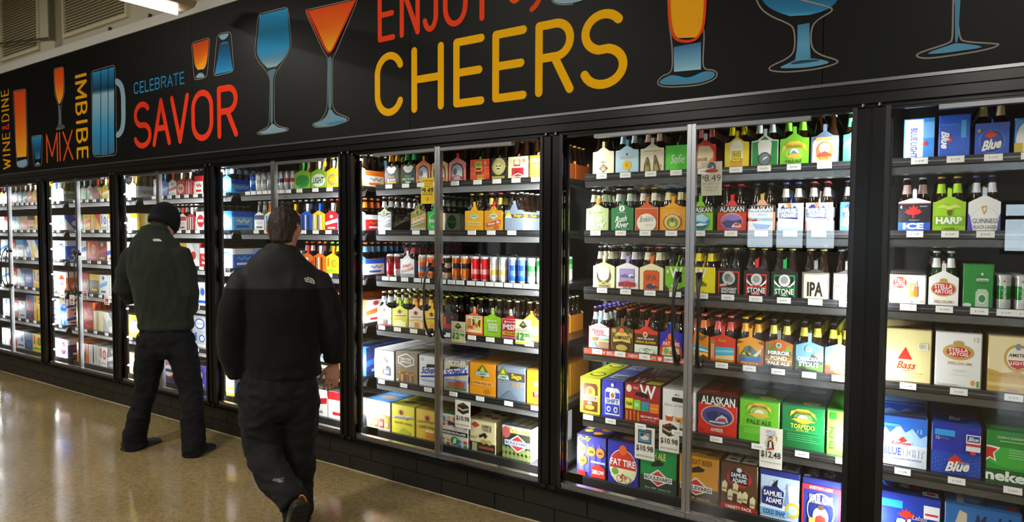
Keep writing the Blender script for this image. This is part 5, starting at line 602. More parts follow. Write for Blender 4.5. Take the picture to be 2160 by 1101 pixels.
E4 = [(6.3083, 6.4413, dict(d='white six-pack with a dark beer glass', b='eef0f4', s='c8ccd4', h='a8b8e0', nk='e0e4f0', cap='d8d4a8', art=lein(0, '8a90a8', [PP([(.4, .06), (.7, .06), (.72, .34), (.38, .34)], '4a3424'), *[EE(.1+.16*k, .04, .08, .05, 'b02a34') for k in range(6)]]))),
 (6.4456, 6.589, dict(d='yellow-green six-pack with a pale panel', b='d0dc4a', s='a8b83a', h='a0cc3a', nk='d8dc60', cap='dcd868', art=lein(0, '8a8a40', [PP([(.1, .02), (.9, .02), (.9, .3), (.5, .4), (.1, .3)], 'f0eca8')]))),
 (6.5932, 6.7274, dict(d='white six-pack with an orange edge and amber glass', b='f0dcc8', s='e89a2a', h='f0a030', nk='f0b060', cap='e0d060', art=lein(0, 'a89a8a', [PP([(.42, .06), (.66, .06), (.68, .34), (.4, .34)], 'e08a2a'), RR(.95, 0, 1, .96, 'e8962a'), RR(0, 0, 1, .06, 'b8c048')]))),
 (6.7315, 6.8592, dict(d='yellow six-pack with an amber glass', b='f0cc3a', s='d8a828', h='e8b428', nk='f0c83a', cap='e8dc58', art=lein(0, '8a6a28', [PP([(.4, .06), (.72, .06), (.74, .34), (.38, .34)], 'e89a34')]))),
 (6.8671, 7.0057, dict(d='black six-pack with a red letter cross', b='34363c', s='26282c', h='3a3c42', cap='e0e040', pk=.145, art=[RR(.16, .26, .32, .82, 'e0482a'), RR(.16, .2, .72, .4, 'e0482a'), T('LUCID', .2, .23, .68, .37, '2a1a18'), EE(.76, .5, .07, .07, 'e8e8e8'), EE(.72, .8, .1, .08, 'b83a28'), RR(.04, .86, .18, .96, 'd8d8d8')])),
 (7.0657, 7.2045, dict(d='cream six-pack with an orange border and letter cross', b='e8682a', s='b8441c', h='e89a6a', cap='e0e040', pk=.142, art=[RR(.04, .12, .96, .96, 'f0e068'), RR(.04, .82, .96, .98, 'ece4c8'), RR(.04, .12, .96, .22, 'ece8d8'), T('RYE ALE', .46, .86, .9, .94, '5a8a5a'), RR(.16, .34, .32, .82, 'e0542a'), PP([(.28, .28), (.72, .4), (.72, .54), (.28, .44)], 'e0542a'), *[T(c_, .19, .72-.12*i, .29, .8-.12*i, 'f4e8c8') for i, c_ in enumerate('LUC')], T('ID', .46, .36, .66, .48, 'f4e8c8'), EE(.48, .74, .07, .09, '3a7a4a'), PP([(.44, .66), (.56, .66), (.54, .5), (.42, .5)], '4a3a5a'), PP([(.6, .56), (.86, .78), (.88, .72), (.62, .5)], 'd86a3a'), PP([(.78, .78), (.9, .8), (.86, .4), (.76, .5)], '3a4a30')])),
 (7.2082, 7.3384, dict(d='lime green six-pack with white block lettering', b='9ad42a', s='6a9a1c', h='b8d87a', nk=None, cap='d8dcb0', pk=.142, art=[PP([(.2, .86), (.27, .86), (.27, .76), (.235, .72), (.2, .76)], 'f0f8e8'), T('Indeed Mill', .3, .78, .76, .86, 'eef8e4', 'b'), RR(.26, .3, .8, .66, 'eef4e4'), T('HIGH', .3, .49, .76, .64, '8ac02a', 'b'), T('ROAD', .3, .32, .76, .47, '8ac02a', 'b'), T('PALE ALE', .3, .22, .76, .27, '5a8a1c', '')])),
 (7.342, 7.4676, dict(d='red six-pack with tall white serif letters', b='cc2238', s='8a1424', h='e0dcd4', nk=None, cap='d8dcb0', pk=.142, art=[*border('e8c8c8', .025, .98), PP([(.16, .88), (.24, .88), (.24, .78), (.2, .74), (.16, .78)], W), T('Indeed Mill', .28, .8, .8, .88, W, 'b'), T('MSP', .08, .44, .9, .72, W, 'h'), RR(.06, .16, .94, .36, 'ecb83a'), T('PILSNER', .2, .2, .86, .32, '7a3a14'), RR(.06, .06, .94, .1, 'e8a8a8')])),
 (7.4876, 7.6147, dict(d='orange-yellow six-pack with a tall orange handle', b='f0b03a', s='c88420', h='e88a1c', cap='d8d8a8', pk=.16, sh='peak', art=[RR(.3, .8, .7, .86, 'e86a2a'), RR(.3, .3, .9, .72, 'ecc468'), RR(.4, .04, .8, .16, 'c8c8bc')]))]
E5 = [(6.2744, 6.4659, dict(d='white twelve-pack with a black chevron and two bottle pictures', b='f2f2f2', tp='c8c8c6', s='9a9a9a', art=[*border('3a3c40', .012, .98), PP([(.3, .62), (.5, .76), (.7, .62), (.66, .56), (.5, .66), (.34, .56)], '18181a'), RR(.18, .14, .46, .42, 'a8a858'), RR(.52, .14, .8, .42, '7a7aa0'), RR(.25, .38, .38, .46, '3a3a28'), RR(.6, .38, .72, .46, '3a3a44'), RR(.2, .2, .44, .3, 'd0d0a0'), RR(.54, .2, .78, .3, 'b0b0c8')])),
 (6.4701, 6.6756, dict(d='grey-brown variety case with a white hexagon', b='8a7a64', tp='b8b4a8', s='5a5044', art=[PP([(.12, .84), (.5, .98), (.84, .84), (.84, .62), (.48, .5), (.12, .62)], 'e8e6e0'), PP([(.16, .82), (.5, .94), (.8, .82), (.8, .65), (.48, .54), (.16, .65)], '8a7c68'), T('THIRD STREET', .22, .74, .74, .82, W), T('BREWHOUSE', .24, .64, .72, .72, W), PP([(.2, .38), (.8, .34), (.86, .26), (.14, .3)], 'd89a3a'), T('VARIETY PACK', .22, .29, .8, .36, '5a3a1c'), *[RR(.28+.12*k, .04, .37+.12*k, .26, ['c8a048', 'a84a30', '5a7a90', 'c87a3a'][k]) for k in range(4)], RR(.08, .03, .16, .1, 'd8d8d0')], top=[RR(.1, .1, .9, .5, 'd0ccc0')])),
 (6.6797, 6.8828, dict(d='white twelve-pack with blue script and a hand slot', b='eceef2', tp='c8ccd4', s='8a90a0', art=[PP([(.3, .6), (.72, .64), (.74, .74), (.36, .72)], '17171a'), T('12', .1, .82, .22, .92, '9aa8c8'), T("Schell's", .1, .38, .92, .62, '2840b0', 'bi', 0, .08), PP([(.08, .26), (.92, .36), (.92, .42), (.08, .32)], '2840b0'), RR(.1, .16, .84, .22, 'b0b8d0')])),
 (6.8906, 7.0925, dict(d='tan sampler case with blue script and a brewery picture', b='cfc4a8', tp='b8bcc8', s='c8ccd8', ed='8a8a90', art=[RR(0, .86, 1, 1, '9a9088'), T('SAMPLER', .08, .85, .92, .96, W), PP([(.24, .66), (.7, .66), (.7, .76), (.28, .76)], '17171a'), PP([(0, .46), (1, .64), (1, .8), (0, .6)], 'e8eaf4'), T("Schell's", .04, .44, .96, .66, '2438a8', 'bi', 0, .14), PP([(0, .4), (1, .56), (1, .62), (0, .46)], '2438a8'), RR(.08, .06, .92, .36, '7a8ab0'), PP([(.2, .1), (.84, .1), (.84, .28), (.6, .34), (.5, .26), (.2, .26)], 'a8503a'), RR(.08, .04, .92, .12, '5a7a3a')], side=[RR(0, .3, 1, .5, '2438b8'), EE(.3, .7, .14, .12, 'c83a30'), EE(.7, .64, .14, .1, '3a8a3a'), T("Schell's", .1, .1, .9, .28, '2438a8', 'bi')])),
 (7.0962, 7.3017, dict(d='orange case with a green mountain triangle', b='e8981c', tp='c88a2a', s='a86a14', ed='f0a828', art=[PP([(.5, .96), (.72, .74), (.5, .5), (.28, .74)], '5a7a2a'), PP([(.5, .9), (.6, .74), (.4, .74)], 'd8c83a'), PP([(.24, .6), (.76, .6), (.72, .72), (.28, .72)], 'd0e4dc'), T('SUMMIT', .3, .62, .7, .7, '4a8a98'), RR(.12, .3, .9, .44, 'f0b858'), T('EXTRA PALE ALE', .15, .33, .86, .41, '7a4a10'), EE(.72, .14, .1, .08, 'c87c14'), RR(0, 0, 1, .03, 'c8a858')])),
 (7.3054, 7.5131, dict(d='grey-blue case with yellow lettering', b='7a8898', tp='88909a', s='5a6470', ed='98a4b0', art=[RR(0, .58, 1, .82, '4c4640'), PP([(.22, .98), (.4, .74), (.22, .52), (.04, .74)], '6a7a2a'), PP([(.22, .92), (.3, .76), (.14, .76)], 'd8c82a'), PP([(.02, .6), (.44, .6), (.4, .72), (.06, .72)], 'c8dccc'), T('SUMMIT', .08, .62, .38, .7, '4a8a98'), T('Saga', .52, .62, .88, .8, 'f0cc20'), T('INDIA PALE ALE', .54, .42, .9, .54, 'd8a83a', ''), PP([(.1, 0), (.5, .3), (.8, 0)], '6a788a')])),
 (7.5165, 7.6749, dict(d='amber case with a red name band', b='dc8a22', tp='a8762a', s='8a5a14', art=[PP([(.6, .8), (.8, .62), (.6, .44), (.4, .62)], 'd8c83a'), RR(.36, .54, .84, .64, 'd0e4dc'), PP([(.3, .2), (.95, .28), (.95, .44), (.3, .36)], 'c8202a'), T('Winter', .36, .24, .9, .38, W)]))]
EB = [(6.1983, 6.4293, dict(d='pale case with a blue top and orange ribbon', b='ece4dc', tp='5a9ad8', s='8a8a88', ed='7ab0e0', art=[PP([(.3, .6), (.46, .76), (.44, .84), (.3, .76)], '2a1a14'), PP([(.56, .6), (.74, .74), (.72, .62)], '2a1a14'), T("Leinenkugel's", .1, .64, .9, .76, '8a4a38', 'bi'), PP([(.02, .4), (.5, .5), (.98, .38), (.98, .52), (.5, .6), (.02, .5)], 'e8842a'), *[RR(.1+.22*k, .06, .28+.22*k, .4, ['d88a3a', 'b85a2a', 'a84a38', 'e0a040'][k]) for k in range(4)], *[EE(.19+.22*k, .2, .06, .07, 'e8e0d0') for k in range(4)]], top=[EE(.5, .4, .34, .16, 'b8a090'), T("Leinenkugel's", .1, .66, .9, .8, 'e0e8f0', 'bi')])),
 (6.4335, 6.6479, dict(d='yellow case with a grey script name', b='e4d83a', tp='e0dc5a', s='a8a02a', ed='ecec8a', art=[EE(.42, .74, .12, .1, 'c8784a'), EE(.42, .74, .05, .07, '4a3424'), PP([(.04, .5), (.96, .6), (.96, .68), (.04, .58)], 'f0ece0'), T("Leinenkugel's", .06, .46, .96, .62, '7a7a74', 'bi', 0, .06), T('HONEY WEISS', .14, .34, .9, .42, '8a7a20'), PP([(.3, .04), (.5, .24), (.84, .1), (.8, .04)], 'b8b83a')], top=[EE(.5, .3, .24, .14, 'c8a070'), T("Leinenkugel's", .1, .5, .9, .66, '8a8a60', 'bi')])),
 (6.652, 6.8591, dict(d='golden case with a beer-glass picture', b='e8c448', tp='d0b858', s='a88828', ed='ece4a0', art=[EE(.5, .72, .13, .11, 'c8784a'), EE(.5, .72, .05, .07, '4a3424'), T("Leinenkugel's", .06, .5, .96, .64, '8a7454', 'bi', 0, .05), PP([(.04, .34), (.5, .44), (.96, .34), (.96, .44), (.5, .52), (.04, .44)], 'c8b838'), T('SUNSET WHEAT', .18, .37, .86, .45, '6a5a20'), PP([(.44, .04), (.76, .04), (.78, .32), (.42, .32)], 'e88a2a'), RR(.42, .26, .78, .32, 'f6ecd8')], top=[EE(.5, .3, .24, .14, 'c8a070'), T("Leinenkugel's", .1, .5, .9, .66, '8a7a50', 'bi')])),
 (6.867, 7.0933, dict(d='swirl-patterned variety case with a green badge', b='d8d0c4', tp='3a8a5a', s='d8d4cc', ed='d0dcd0', art=[*[EE(.1+.21*(i % 5), .66+.11*(i//5)+.02*(i % 2), .07, .05, ['c83a38', '3a8a4a', '4a6ab8', 'd89a3a'][i % 4]) for i in range(15)], PP([(.26, .68), (.62, .66), (.64, .76), (.3, .78)], '3a2014'), RR(0, .36, 1, .5, '1c1a1a'), T('THE BROOKLYN LAGER', .08, .39, .94, .46, W), *[EE(.08+.21*(i % 5), .06+.13*(i//5), .07, .05, ['3a8a4a', 'c83a38', 'd8a83a', '4a6ab8'][i % 4]) for i in range(10)], EE(.54, .18, .15, .14, '1f7a44'), T('B', .47, .1, .61, .27, W, 'bi')], top=[RR(.5, .0, 1, .9, '9a4030')], side=[*[EE(.1+.2*(i % 5), .2+.25*(i//5), .07, .09, ['c83a38', '3a8a4a', '4a6ab8', 'd89a3a'][i % 4]) for i in range(15)]])),
 (7.1008, 7.2998, dict(d='cream sampler case with round stamps and a hand slot', b='d8cfa0', tp='c8bf92', s='a89c70', ed='e4dcb0', art=[RR(0, 0, 1, .3, '2e2824'), PP([(.06, .84), (.22, .94), (.4, .84), (.22, .74)], 'b83a30'), T('SAMPLE', .48, .78, .86, .88, '4a3a2a'), T('TWELVE', .48, .67, .86, .77, '4a3a2a'), PP([(.36, .52), (.6, .64), (.7, .54), (.62, .44), (.54, .52), (.4, .44)], '241c18'), EE(.56, .34, .09, .08, 'b8934a'), EE(.78, .34, .09, .08, 'c8a45a'), T('EST', .06, .4, .3, .48, '8a6a3a'), RR(.1, .0, .3, .28, 'a89c78'), RR(.36, .12, .96, .2, '8a4a30')], top=[EE(.3, .14, .12, .05, 'b85a40'), EE(.36, .4, .14, .08, '5a3a28'), EE(.7, .3, .14, .08, 'a83a38'), EE(.4, .7, .14, .08, '4a3424'), EE(.76, .62, .14, .08, '8a6a3a')])),
 (7.3455, 7.5567, dict(d='dark hop-pattern case with a red diamond and white side', b='3a4030', tp='7a8490', s='dcdce0', ed='d8d8dc', art=[RR(0, .8, 1, 1, 'c8c8d0'), EE(.14, .8, .15, .18, 'b85a5a'), T('Pale Ale', .26, .8, .96, .98, 'e0742a', 'b'), T('Pale Ale', .27, .81, .95, .97, 'f0c848', 'b'), *[EE(.08+.14*(i % 7), .08+.2*(i//7), .07, .1, '7a8a4a') for i in range(14)], PP([(.56, .24), (.98, .5), (.56, .78), (.14, .5)], 'd8dce0'), PP([(.56, .28), (.9, .5), (.56, .74), (.22, .5)], 'c8302a'), RR(.1, .42, .99, .6, '5a8ac0'), RR(.12, .44, .97, .58, 'e4e8ec'), T('BOULEVARD', .15, .46, .94, .56, '2a3a5a')], top=[RR(.14, .2, .36, .7, 'd0c894'), RR(.46, .15, .66, .65, 'd0c894'), RR(.74, .1, .92, .6, 'c8c08c')], side=[RR(0, 0, 1, .1, 'b8b8bc')]))]
fill(4, [(1, 0, E1, 0), (1, 1, E2, 0), (1, 2, E3, 0), (1, 3, E4, 0), (2, 4, E5, .205), (2, 5, EB, .2)])
# plastic yokes on the tall cans
for xa, d in ((7.1307, 'red'), (7.2709, 'white and gold'), (7.4094, 'blue')):
    q = MB(); q.tube([(.026*cos(a*pi/8), 0, .02*sin(a*pi/8)) for a in range(9)], .009, 4, 'a8b0b8', 'gloss', r2=.0012, hint=(0, 1, 0)); tag(q.obj('can_yoke', loc=(xa, .20, ZS[2]+.148), smooth=True), 'clear plastic loop over the %s tall cans, third shelf, yellow-tag bay' % d, 'can carrier')
# ---- the nearest bay
MAPLE = lambda x, y, s, c='d8301f': PP([(x+s*a, y+s*b_*.9) for a, b_ in ((0, 1), (.2, .55), (.5, .75), (.42, .2), (.8, .4), (.72, .1), (1, 0), (.5, -.4), (.1, -.42), (.08, -.9), (-.08, -.9), (-.1, -.42), (-.5, -.4), (-1, 0), (-.72, .1), (-.8, .4), (-.42, .2), (-.5, .75), (-.2, .55))], c)
G1 = [(9.4055, 9.5185, dict(k=2, H=.17, D=.2, rows=2, d='white and blue can box standing on its end', b='e8ecf2', tp='b8c0d0', s='3a7ad8', art=[RR(.64, 0, 1, 1, '3a8ae0'), RR(.64, .5, 1, .9, '6ab0f0'), T('BLUE LIGHT', .22, .02, .44, .76, '4a5ab8', 'b', -90), T('CANADIAN PILSENER', .12, .02, .2, .7, '8a90b0', '', -90), MAPLE(.72, .36, .09)])),
 (9.5301, 9.6441, dict(k=2, H=.175, D=.2, rows=2, d='blue speckled can box standing on its end', b='2458c8', tp='1f3a80', s='1a3a90', art=[RR(.7, .44, .86, .86, '3aa8e8'), RR(.1, .74, .66, .78, '3a78d8'), MAPLE(.36, .4, .1), T('Blue', .08, .2, .34, .62, W, 'hi', -90), *[EE(.1+.13*(i % 7), .12+.28*(i//7)+.05*(i % 3), .008, .01, '8ab8f0') for i in range(21)]])),
 (9.6535, 9.7712, dict(d='blue flat-topped six-pack with a round maple-leaf label', b='1f50c0', s='163a90', h='2458c8', sh='flat', cap='4a48b0', nk='d8c8a0', art=[EE(.5, .45, .38, .4, '3a80e0'), EE(.5, .45, .35, .37, '173a9c'), MAPLE(.46, .66, .2), T('Blue', .18, .1, .76, .44, '0e1c50', 'hi', 0, .1), T('Blue', .2, .12, .78, .46, W, 'hi', 0, .1), EE(.12, .82, .05, .06, 'c8b048')])),
 (9.7832, 9.8762, dict(k=2, H=.14, D=.2, d='wheat-gold and sky-blue can box', b='3a88d8', tp='8a98a0', art=[EE(.5, .4, .44, .5, 'e8ecec'), RR(0, 0, .3, .3, 'd8b83a')]))]
G2 = [(9.3925, 9.515, dict(d='black six-pack with a red maple leaf and white top', b='1c1c22', s='8a8a90', h='e0e0e4', cap='c8c8cc', nk='c8a8a8', pk=.142, art=[PP([(.0, .98), (1, .98), (1, 1.02), (.6, 1.15), (.4, 1.15), (0, 1.02)], 'ececf0'), RR(0, .95, 1, .98, 'c83040'), MAPLE(.47, .68, .28, 'd8242a'), RR(0, .0, 1, .3, '2a50b0'), T('ICE', .16, .06, .8, .28, 'eef2fa', 'h'), T('MAXIMUM', .34, .36, .66, .4, 'b0b0b8', ''), T('6', .06, .8, .12, .9, W), RR(.66, .84, .9, .88, '8a8a90')])),
 (9.5176, 9.6367, dict(d='lime green six-pack with white letters and a harp', b='98cc1c', s='6a9a14', h='b0dc3a', nk='b0dc30', cap='d8b870', pk=.145, sh='peak', art=[*border('c8b83a', .02, 1.0), PP([(.1, .8), (.3, .92), (.5, .84), (.7, .92), (.9, .8), (.7, .8), (.5, .72), (.3, .8)], 'c8dc58'), PP([(.44, .72), (.6, .72), (.58, .56), (.5, .5), (.44, .6)], '6a5a20'), RR(.04, .2, .96, .52, '7ab014'), T('HARP', .1, .24, .9, .48, W, 'h'), T('LAGER', .3, .04, .7, .12, '5a4a18')])),
 (9.6399, 9.7519, dict(d='white six-pack with blue corners and a golden harp', b='f0f0f2', s='8a90b8', h='c8ccd8', nk='d8dce8', cap='6a6ac0', pk=.145, sh='peak', art=[PP([(0, 0), (.16, 0), (.06, .5), (0, .6)], '4a50c0'), PP([(1, 0), (.9, 0), (.96, .5), (1, .6)], '4a50c0'), EE(.52, .36, .42, .44, 'dcdfe6'), EE(.52, .36, .4, .42, 'f4f4f4'), PP([(.4, .82), (.56, .86), (.58, .7), (.5, .54), (.44, .66)], 'c8a048'), PP([(.46, .78), (.54, .8), (.54, .7), (.48, .64)], 'f4f4f4'), T('GUINNESS', .14, .26, .92, .42, '2a2a30', ''), T('BLACK LAGER', .18, .08, .88, .2, '3a3a40', '')]))]
STELLA = lambda x0, y0, x1, y1: [EE((x0+x1)/2, (y0+y1)/2, (x1-x0)*.56, (y1-y0)*.62, 'c8a860'), EE((x0+x1)/2, (y0+y1)/2, (x1-x0)*.5, (y1-y0)*.52, 'd0282a'), T('STELLA', x0+.1*(x1-x0), (y0+y1)/2+.03*(y1-y0), x1-.1*(x1-x0), y1-.1*(y1-y0), W), T('ARTOIS', x0+.1*(x1-x0), y0+.12*(y1-y0), x1-.1*(x1-x0), (y0+y1)/2-.02*(y1-y0), W)]
G3 = [(9.3686, 9.5081, dict(k=2, H=.125, D=.26, d='low white can box with a red oval label', b='ecebe8', tp='b0aca4', s='b8b4ac', ed='c8c4bc', art=[*STELLA(.1, .54, .46, .9), T('BELGIUM', .14, .3, .44, .36, 'c8a870', ''), RR(.54, .22, .74, .78, 'e0dcd0'), RR(.56, .24, .72, .7, 'e0a848'), EE(.64, .56, .06, .1, 'f4f0e0'), RR(.66, .26, .76, .6, 'e8843a'), RR(.04, .04, .6, .1, 'c8c4b8'), T('10', .82, .06, .92, .14, 'c8a870')], top=[*STELLA(.1, .3, .5, .5), RR(.1, .05, .8, .12, '4a4642')])),
 (9.5116, 9.621, dict(d='white six-pack with a red oval label and white foil necks', b='f0eeea', s='c8c4bc', h='d8d4cc', g='greeng', nk='f0f0ee', cap='f0f0ee', pk=.145, sh='peak', art=[EE(.5, .86, .14, .08, 'b89a50'), *STELLA(.12, .36, .88, .78), T('BELGIUM', .2, .08, .8, .18, 'b89a68', 'b')])),
 (9.6309, 9.7384, dict(k=2, H=.18, D=.22, d='tall green can box with a can picture', b='1f8a34', tp='145a24', s='0f5020', art=[RR(.38, 0, .4, 1, '2a9a3e'), EE(.62, .62, .22, .1, '2a7a34'), RR(.44, .6, .82, .66, 'e0ece0'), T('Heineken', .46, .605, .8, .65, '1f6a2c'), MAPLE(.62, .76, .05, 'd8e8d8'), PP([(.42, .0), (.84, .0), (.84, .34), (.76, .42), (.5, .42), (.42, .34)], 'b8ccb8'), EE(.63, .2, .14, .12, 'e0ece0'), EE(.63, .2, .11, .09, '3a8a44'), EE(.16, .04, .14, .05, 'c8d8c8')])),
 (9.7462, 9.7966, cn('green can with a silver stripe and red star, farther row', ['c8ccc8', '1f7a30', '23863a', 'c8d0c8'], [T('Heineken', .36, .12, .6, .86, 'eef4ee', 'b', 90), MAPLE(.48, .94, .06, 'd8241f')], H=.135, rows=7)), (9.8058, 9.855, cn('green can with a silver stripe and red star, nearer row', ['c8ccc8', '1f7a30', '23863a', 'c8d0c8'], [T('Heineken', .36, .12, .6, .86, 'eef4ee', 'b', 90), MAPLE(.48, .94, .06, 'd8241f')], H=.135, rows=7))]
G4 = [(9.3574, 9.5355, dict(d='cream twelve-pack with a red triangle', b='e4d698', tp='d0c080', s='b0a060', ed='e8dcA0', art=[PP([(.28, .42), (.6, .42), (.45, .66)], 'd8301f'), T('Bass', .26, .24, .68, .38, 'd8381f', 'bi'), PP([(.24, .21), (.5, .2), (.66, .26), (.5, .215)], 'd8381f'), T("THE WORLD'S FIRST PALE ALE", .16, .15, .82, .18, 'b0a060', ''), T('Bass & Company imported', .2, .09, .76, .12, 'b8a868', ''), RR(.72, .62, .92, .74, 'f0ecd8'), *[RR(.74+.025*k, .64, .75+.025*k, .73, '8a8a80') for k in range(6)]], top=[PP([(.3, .1), (.6, .1), (.5, .4)], 'c8402a'), T('Bass', .62, .1, .9, .3, 'c83a2a', 'bi')])),
 (9.5428, 9.7089, dict(d='white twelve-pack with a red oval label', b='ecebea', tp='c0bcb4', s='bcb8b2', ed='d8d4cc', art=[EE(.5, .64, .34, .15, 'c8a860'), EE(.5, .8, .12, .05, 'b89a50'), *STELLA(.24, .55, .76, .73), T('BELGIUM', .28, .41, .78, .46, 'c8a870', 'b'), T('12', .82, .85, .94, .93, 'c8b078'), RR(.36, .31, .7, .315, 'b8b4aa'), RR(.4, .28, .66, .285, 'b8b4aa'), RR(.3, .22, .76, .225, 'c8c4ba'), EE(.82, .1, .05, .05, 'e0a03a'), RR(.9, .03, .95, .14, '6a9a3a'), RR(.06, .03, .5, .05, 'd0ccc2')], top=[RR(.2, .1, .45, .3, '1c1a18'), RR(.52, .08, .74, .26, '5a1a1c'), RR(.8, .1, .95, .3, '1c1a18')])),
 (9.7234, 9.8897, dict(d='gold and cream twelve-pack with a round red label', b='efe0b0', tp='c8bea0', s='b89a50', ed='e8dcb8', art=[PP([(0, 0), (1, 0), (1, .26), (.6, .38), (.3, .34), (0, .4)], 'd0a84a'), RR(0, .1, 1, .16, 'e4cc88'), *[EE(.08+.15*k, .3, .06, .03, 'c09a40') for k in range(6)], *ring(.6, .62, .28, .24, 'c8a44a', 'f2ecdc', .82), PP([(.4, .58), (.8, .58), (.72, .46), (.6, .42), (.48, .46)], 'd02a30'), T('AMSTEL', .42, .64, .78, .7, '2a2a2a'), T('LIGHT', .46, .5, .74, .56, W), EE(.6, .82, .06, .06, '8a90b0'), T('IMPORTED', .4, .02, .62, .06, '8a7030', '')]))]
G5 = [(9.343, 9.5299, dict(d='silver and blue twelve-pack with snowy mountains', b='b8c0cc', tp='1f50b8', s='8a94a8', ed='3a78d8', art=[RR(0, .44, 1, 1, '2a68c8'), PP([(0, .5), (.14, .78), (.24, .66), (.42, .86), (.56, .7), (.7, .8), (.86, .62), (1, .7), (1, .44), (0, .44)], '9ac0e8'), PP([(.36, .76), (.42, .86), (.5, .76), (.46, .72)], 'e8f2fa'), PP([(.08, .66), (.14, .78), (.2, .66)], 'e8f2fa'), RR(.12, .8, .44, .86, '4aa0e8'), T('12', .8, .72, .9, .8, 'b8d8f4', ''), RR(0, .3, 1, .46, 'c8ced8'), MAPLE(.5, .54, .09), T('Labatt', .26, .44, .7, .52, W, 'hi'), T('Labatt', .27, .445, .69, .515, 'd0202a', 'bi'), RR(0, .0, 1, .38, 'c4cad2'), T('BLUE', .12, .22, .48, .38, '3040b0'), T('LIGHT', .5, .22, .94, .38, '7a86a8', 'h'), T('LIGHT', .505, .226, .93, .374, 'eef0f4', ''), T('CANADIAN PILSENER', .2, .14, .9, .18, '4a50a0', '')], top=[PP([(0, .3), (.2, .6), (.4, .4), (.6, .7), (.8, .45), (1, .6), (1, .2), (0, .1)], '6a9ad8'), MAPLE(.6, .6, .07), *[RR(.5, .1+.06*k, .9, .12+.06*k, 'b85a80') for k in range(3)]])),
 (9.5392, 9.719, dict(d='dark blue twelve-pack with a speckled lower half and leaf', b='1f2f9c', tp='2050b8', s='16226c', ed='2a48b8', art=[RR(0, 0, 1, .44, '1c44a8'), *[EE(.03+.061*(i % 16), .03+.06*(i//16)+.02*((i*7) % 3), .006, .007, '7aa8e8') for i in range(96)], RR(.06, .8, .46, .92, '2aa0e8'), T('12', .08, .72, .16, .78, 'd8d8c8'), T('BOTTLES', .18, .73, .34, .77, '8a90c0', ''), PP([(.68, .56), (.96, .56), (.96, .88), (.68, .88)], 'eceef4'), PP([(.7, .74), (.94, .74), (.94, .86), (.7, .86)], '26348c'), T('Blue', .72, .76, .92, .84, W, 'bi'), RR(.68, .66, .96, .71, 'd83038'), PP([(.76, .56), (.88, .56), (.86, .5), (.78, .5)], 'd83038'), MAPLE(.48, .34, .15), T('Blue', .26, .08, .74, .28, '0c1440', 'hi', 0, .06), T('Blue', .28, .1, .76, .3, W, 'hi', 0, .06), T('Labatt', .54, .29, .76, .34, 'd8c898', 'i')], top=[EE(.5, .4, .34, .3, '1c3090'), T('Blue', .36, .3, .6, .55, W, 'hi'), MAPLE(.66, .42, .08)])),
 (9.7293, 9.9006, dict(d='green twelve-pack with a red star and big white letters', b='2a9a30', tp='1c6a24', s='12501a', ed='48b848', art=[RR(0, 0, 1, .26, '0f5a20'), RR(0, .44, 1, 1, '1f8430'), EE(.5, .5, .5, .2, '3fae3a'), PP([(0, .7), (.1, .7), (.28, .68), (.16, .56), (.2, .4), (.08, .46), (0, .4)], 'eef4ee'), PP([(0, .67), (.09, .67), (.22, .65), (.13, .56), (.16, .44), (.07, .49), (0, .44)], 'd8241f'), T('neken', -.02, .04, .98, .24, 'eef4ee', 'h'), T('CELEBRATE LEGENDARY MOMENTS', .2, .86, .98, .9, 'd8ecd0', ''), RR(.26, .8, .9, .82, '8ad048'), *[RR(.44, .5+.05*k, .76, .52+.05*k, '8ac888') for k in range(4)]], top=[RR(.1, .1, .9, .4, '3f9a3a')]))]
GB = [(9.3209, 9.5894, dict(d='big dark blue case with round label on top', b='2038a8', tp='1c2e8c', s='16226c', ed='3058c8', art=[RR(.06, .72, .46, .86, '2aa0e8'), T('24', .02, .36, .16, .48, 'f0d890'), MAPLE(.52, .62, .13), T('Blue', .3, .22, .8, .5, '0c1440', 'hi', 0, .06), T('Blue', .32, .24, .82, .52, W, 'hi', 0, .06), T('Labatt', .6, .56, .82, .64, 'd8c898', 'i'), RR(.76, .62, .98, .86, 'eceef4'), RR(.78, .68, .96, .72, 'd83038')], top=[EE(.5, .5, .36, .42, '3a78d0'), EE(.5, .5, .33, .39, '142470'), MAPLE(.66, .36, .12), T('Blue', .4, .28, .62, .86, W, 'hi', -90), RR(.74, .08, .96, .26, 'eceef4'), RR(.8, .12, .92, .22, 'c83a38')])),
 (9.5933, 9.861, dict(d='big sky-blue case with script lettering', b='1f68b0', tp='2478c0', s='144a80', ed='4a98d8', art=[PP([(.06, .3), (.2, .9), (.3, .86), (.3, .3)], 'c8bca0'), T('Modelo', .38, .5, .94, .86, '0e2a50', 'hi', 0, .04), T('ESPECIAL', .36, .36, .8, .46, 'c8303a')], top=[PP([(.16, .1), (.22, .9), (.3, .9), (.26, .1)], 'd8dce4'), T('Modelo', .46, .1, .64, .9, '16345c', 'hi', -90), EE(.4, .5, .16, .3, '6ab0e0'), PP([(.8, .1), (.98, .1), (.92, .3)], 'c8303a')]))]
fill(6, [(1, 0, G1, .17), (1, 1, G2, 0), (1, 2, G3, .13), (2, 3, G4, .23), (2, 4, G5, .215), (2, 5, GB, .24)], '$ 13.99')
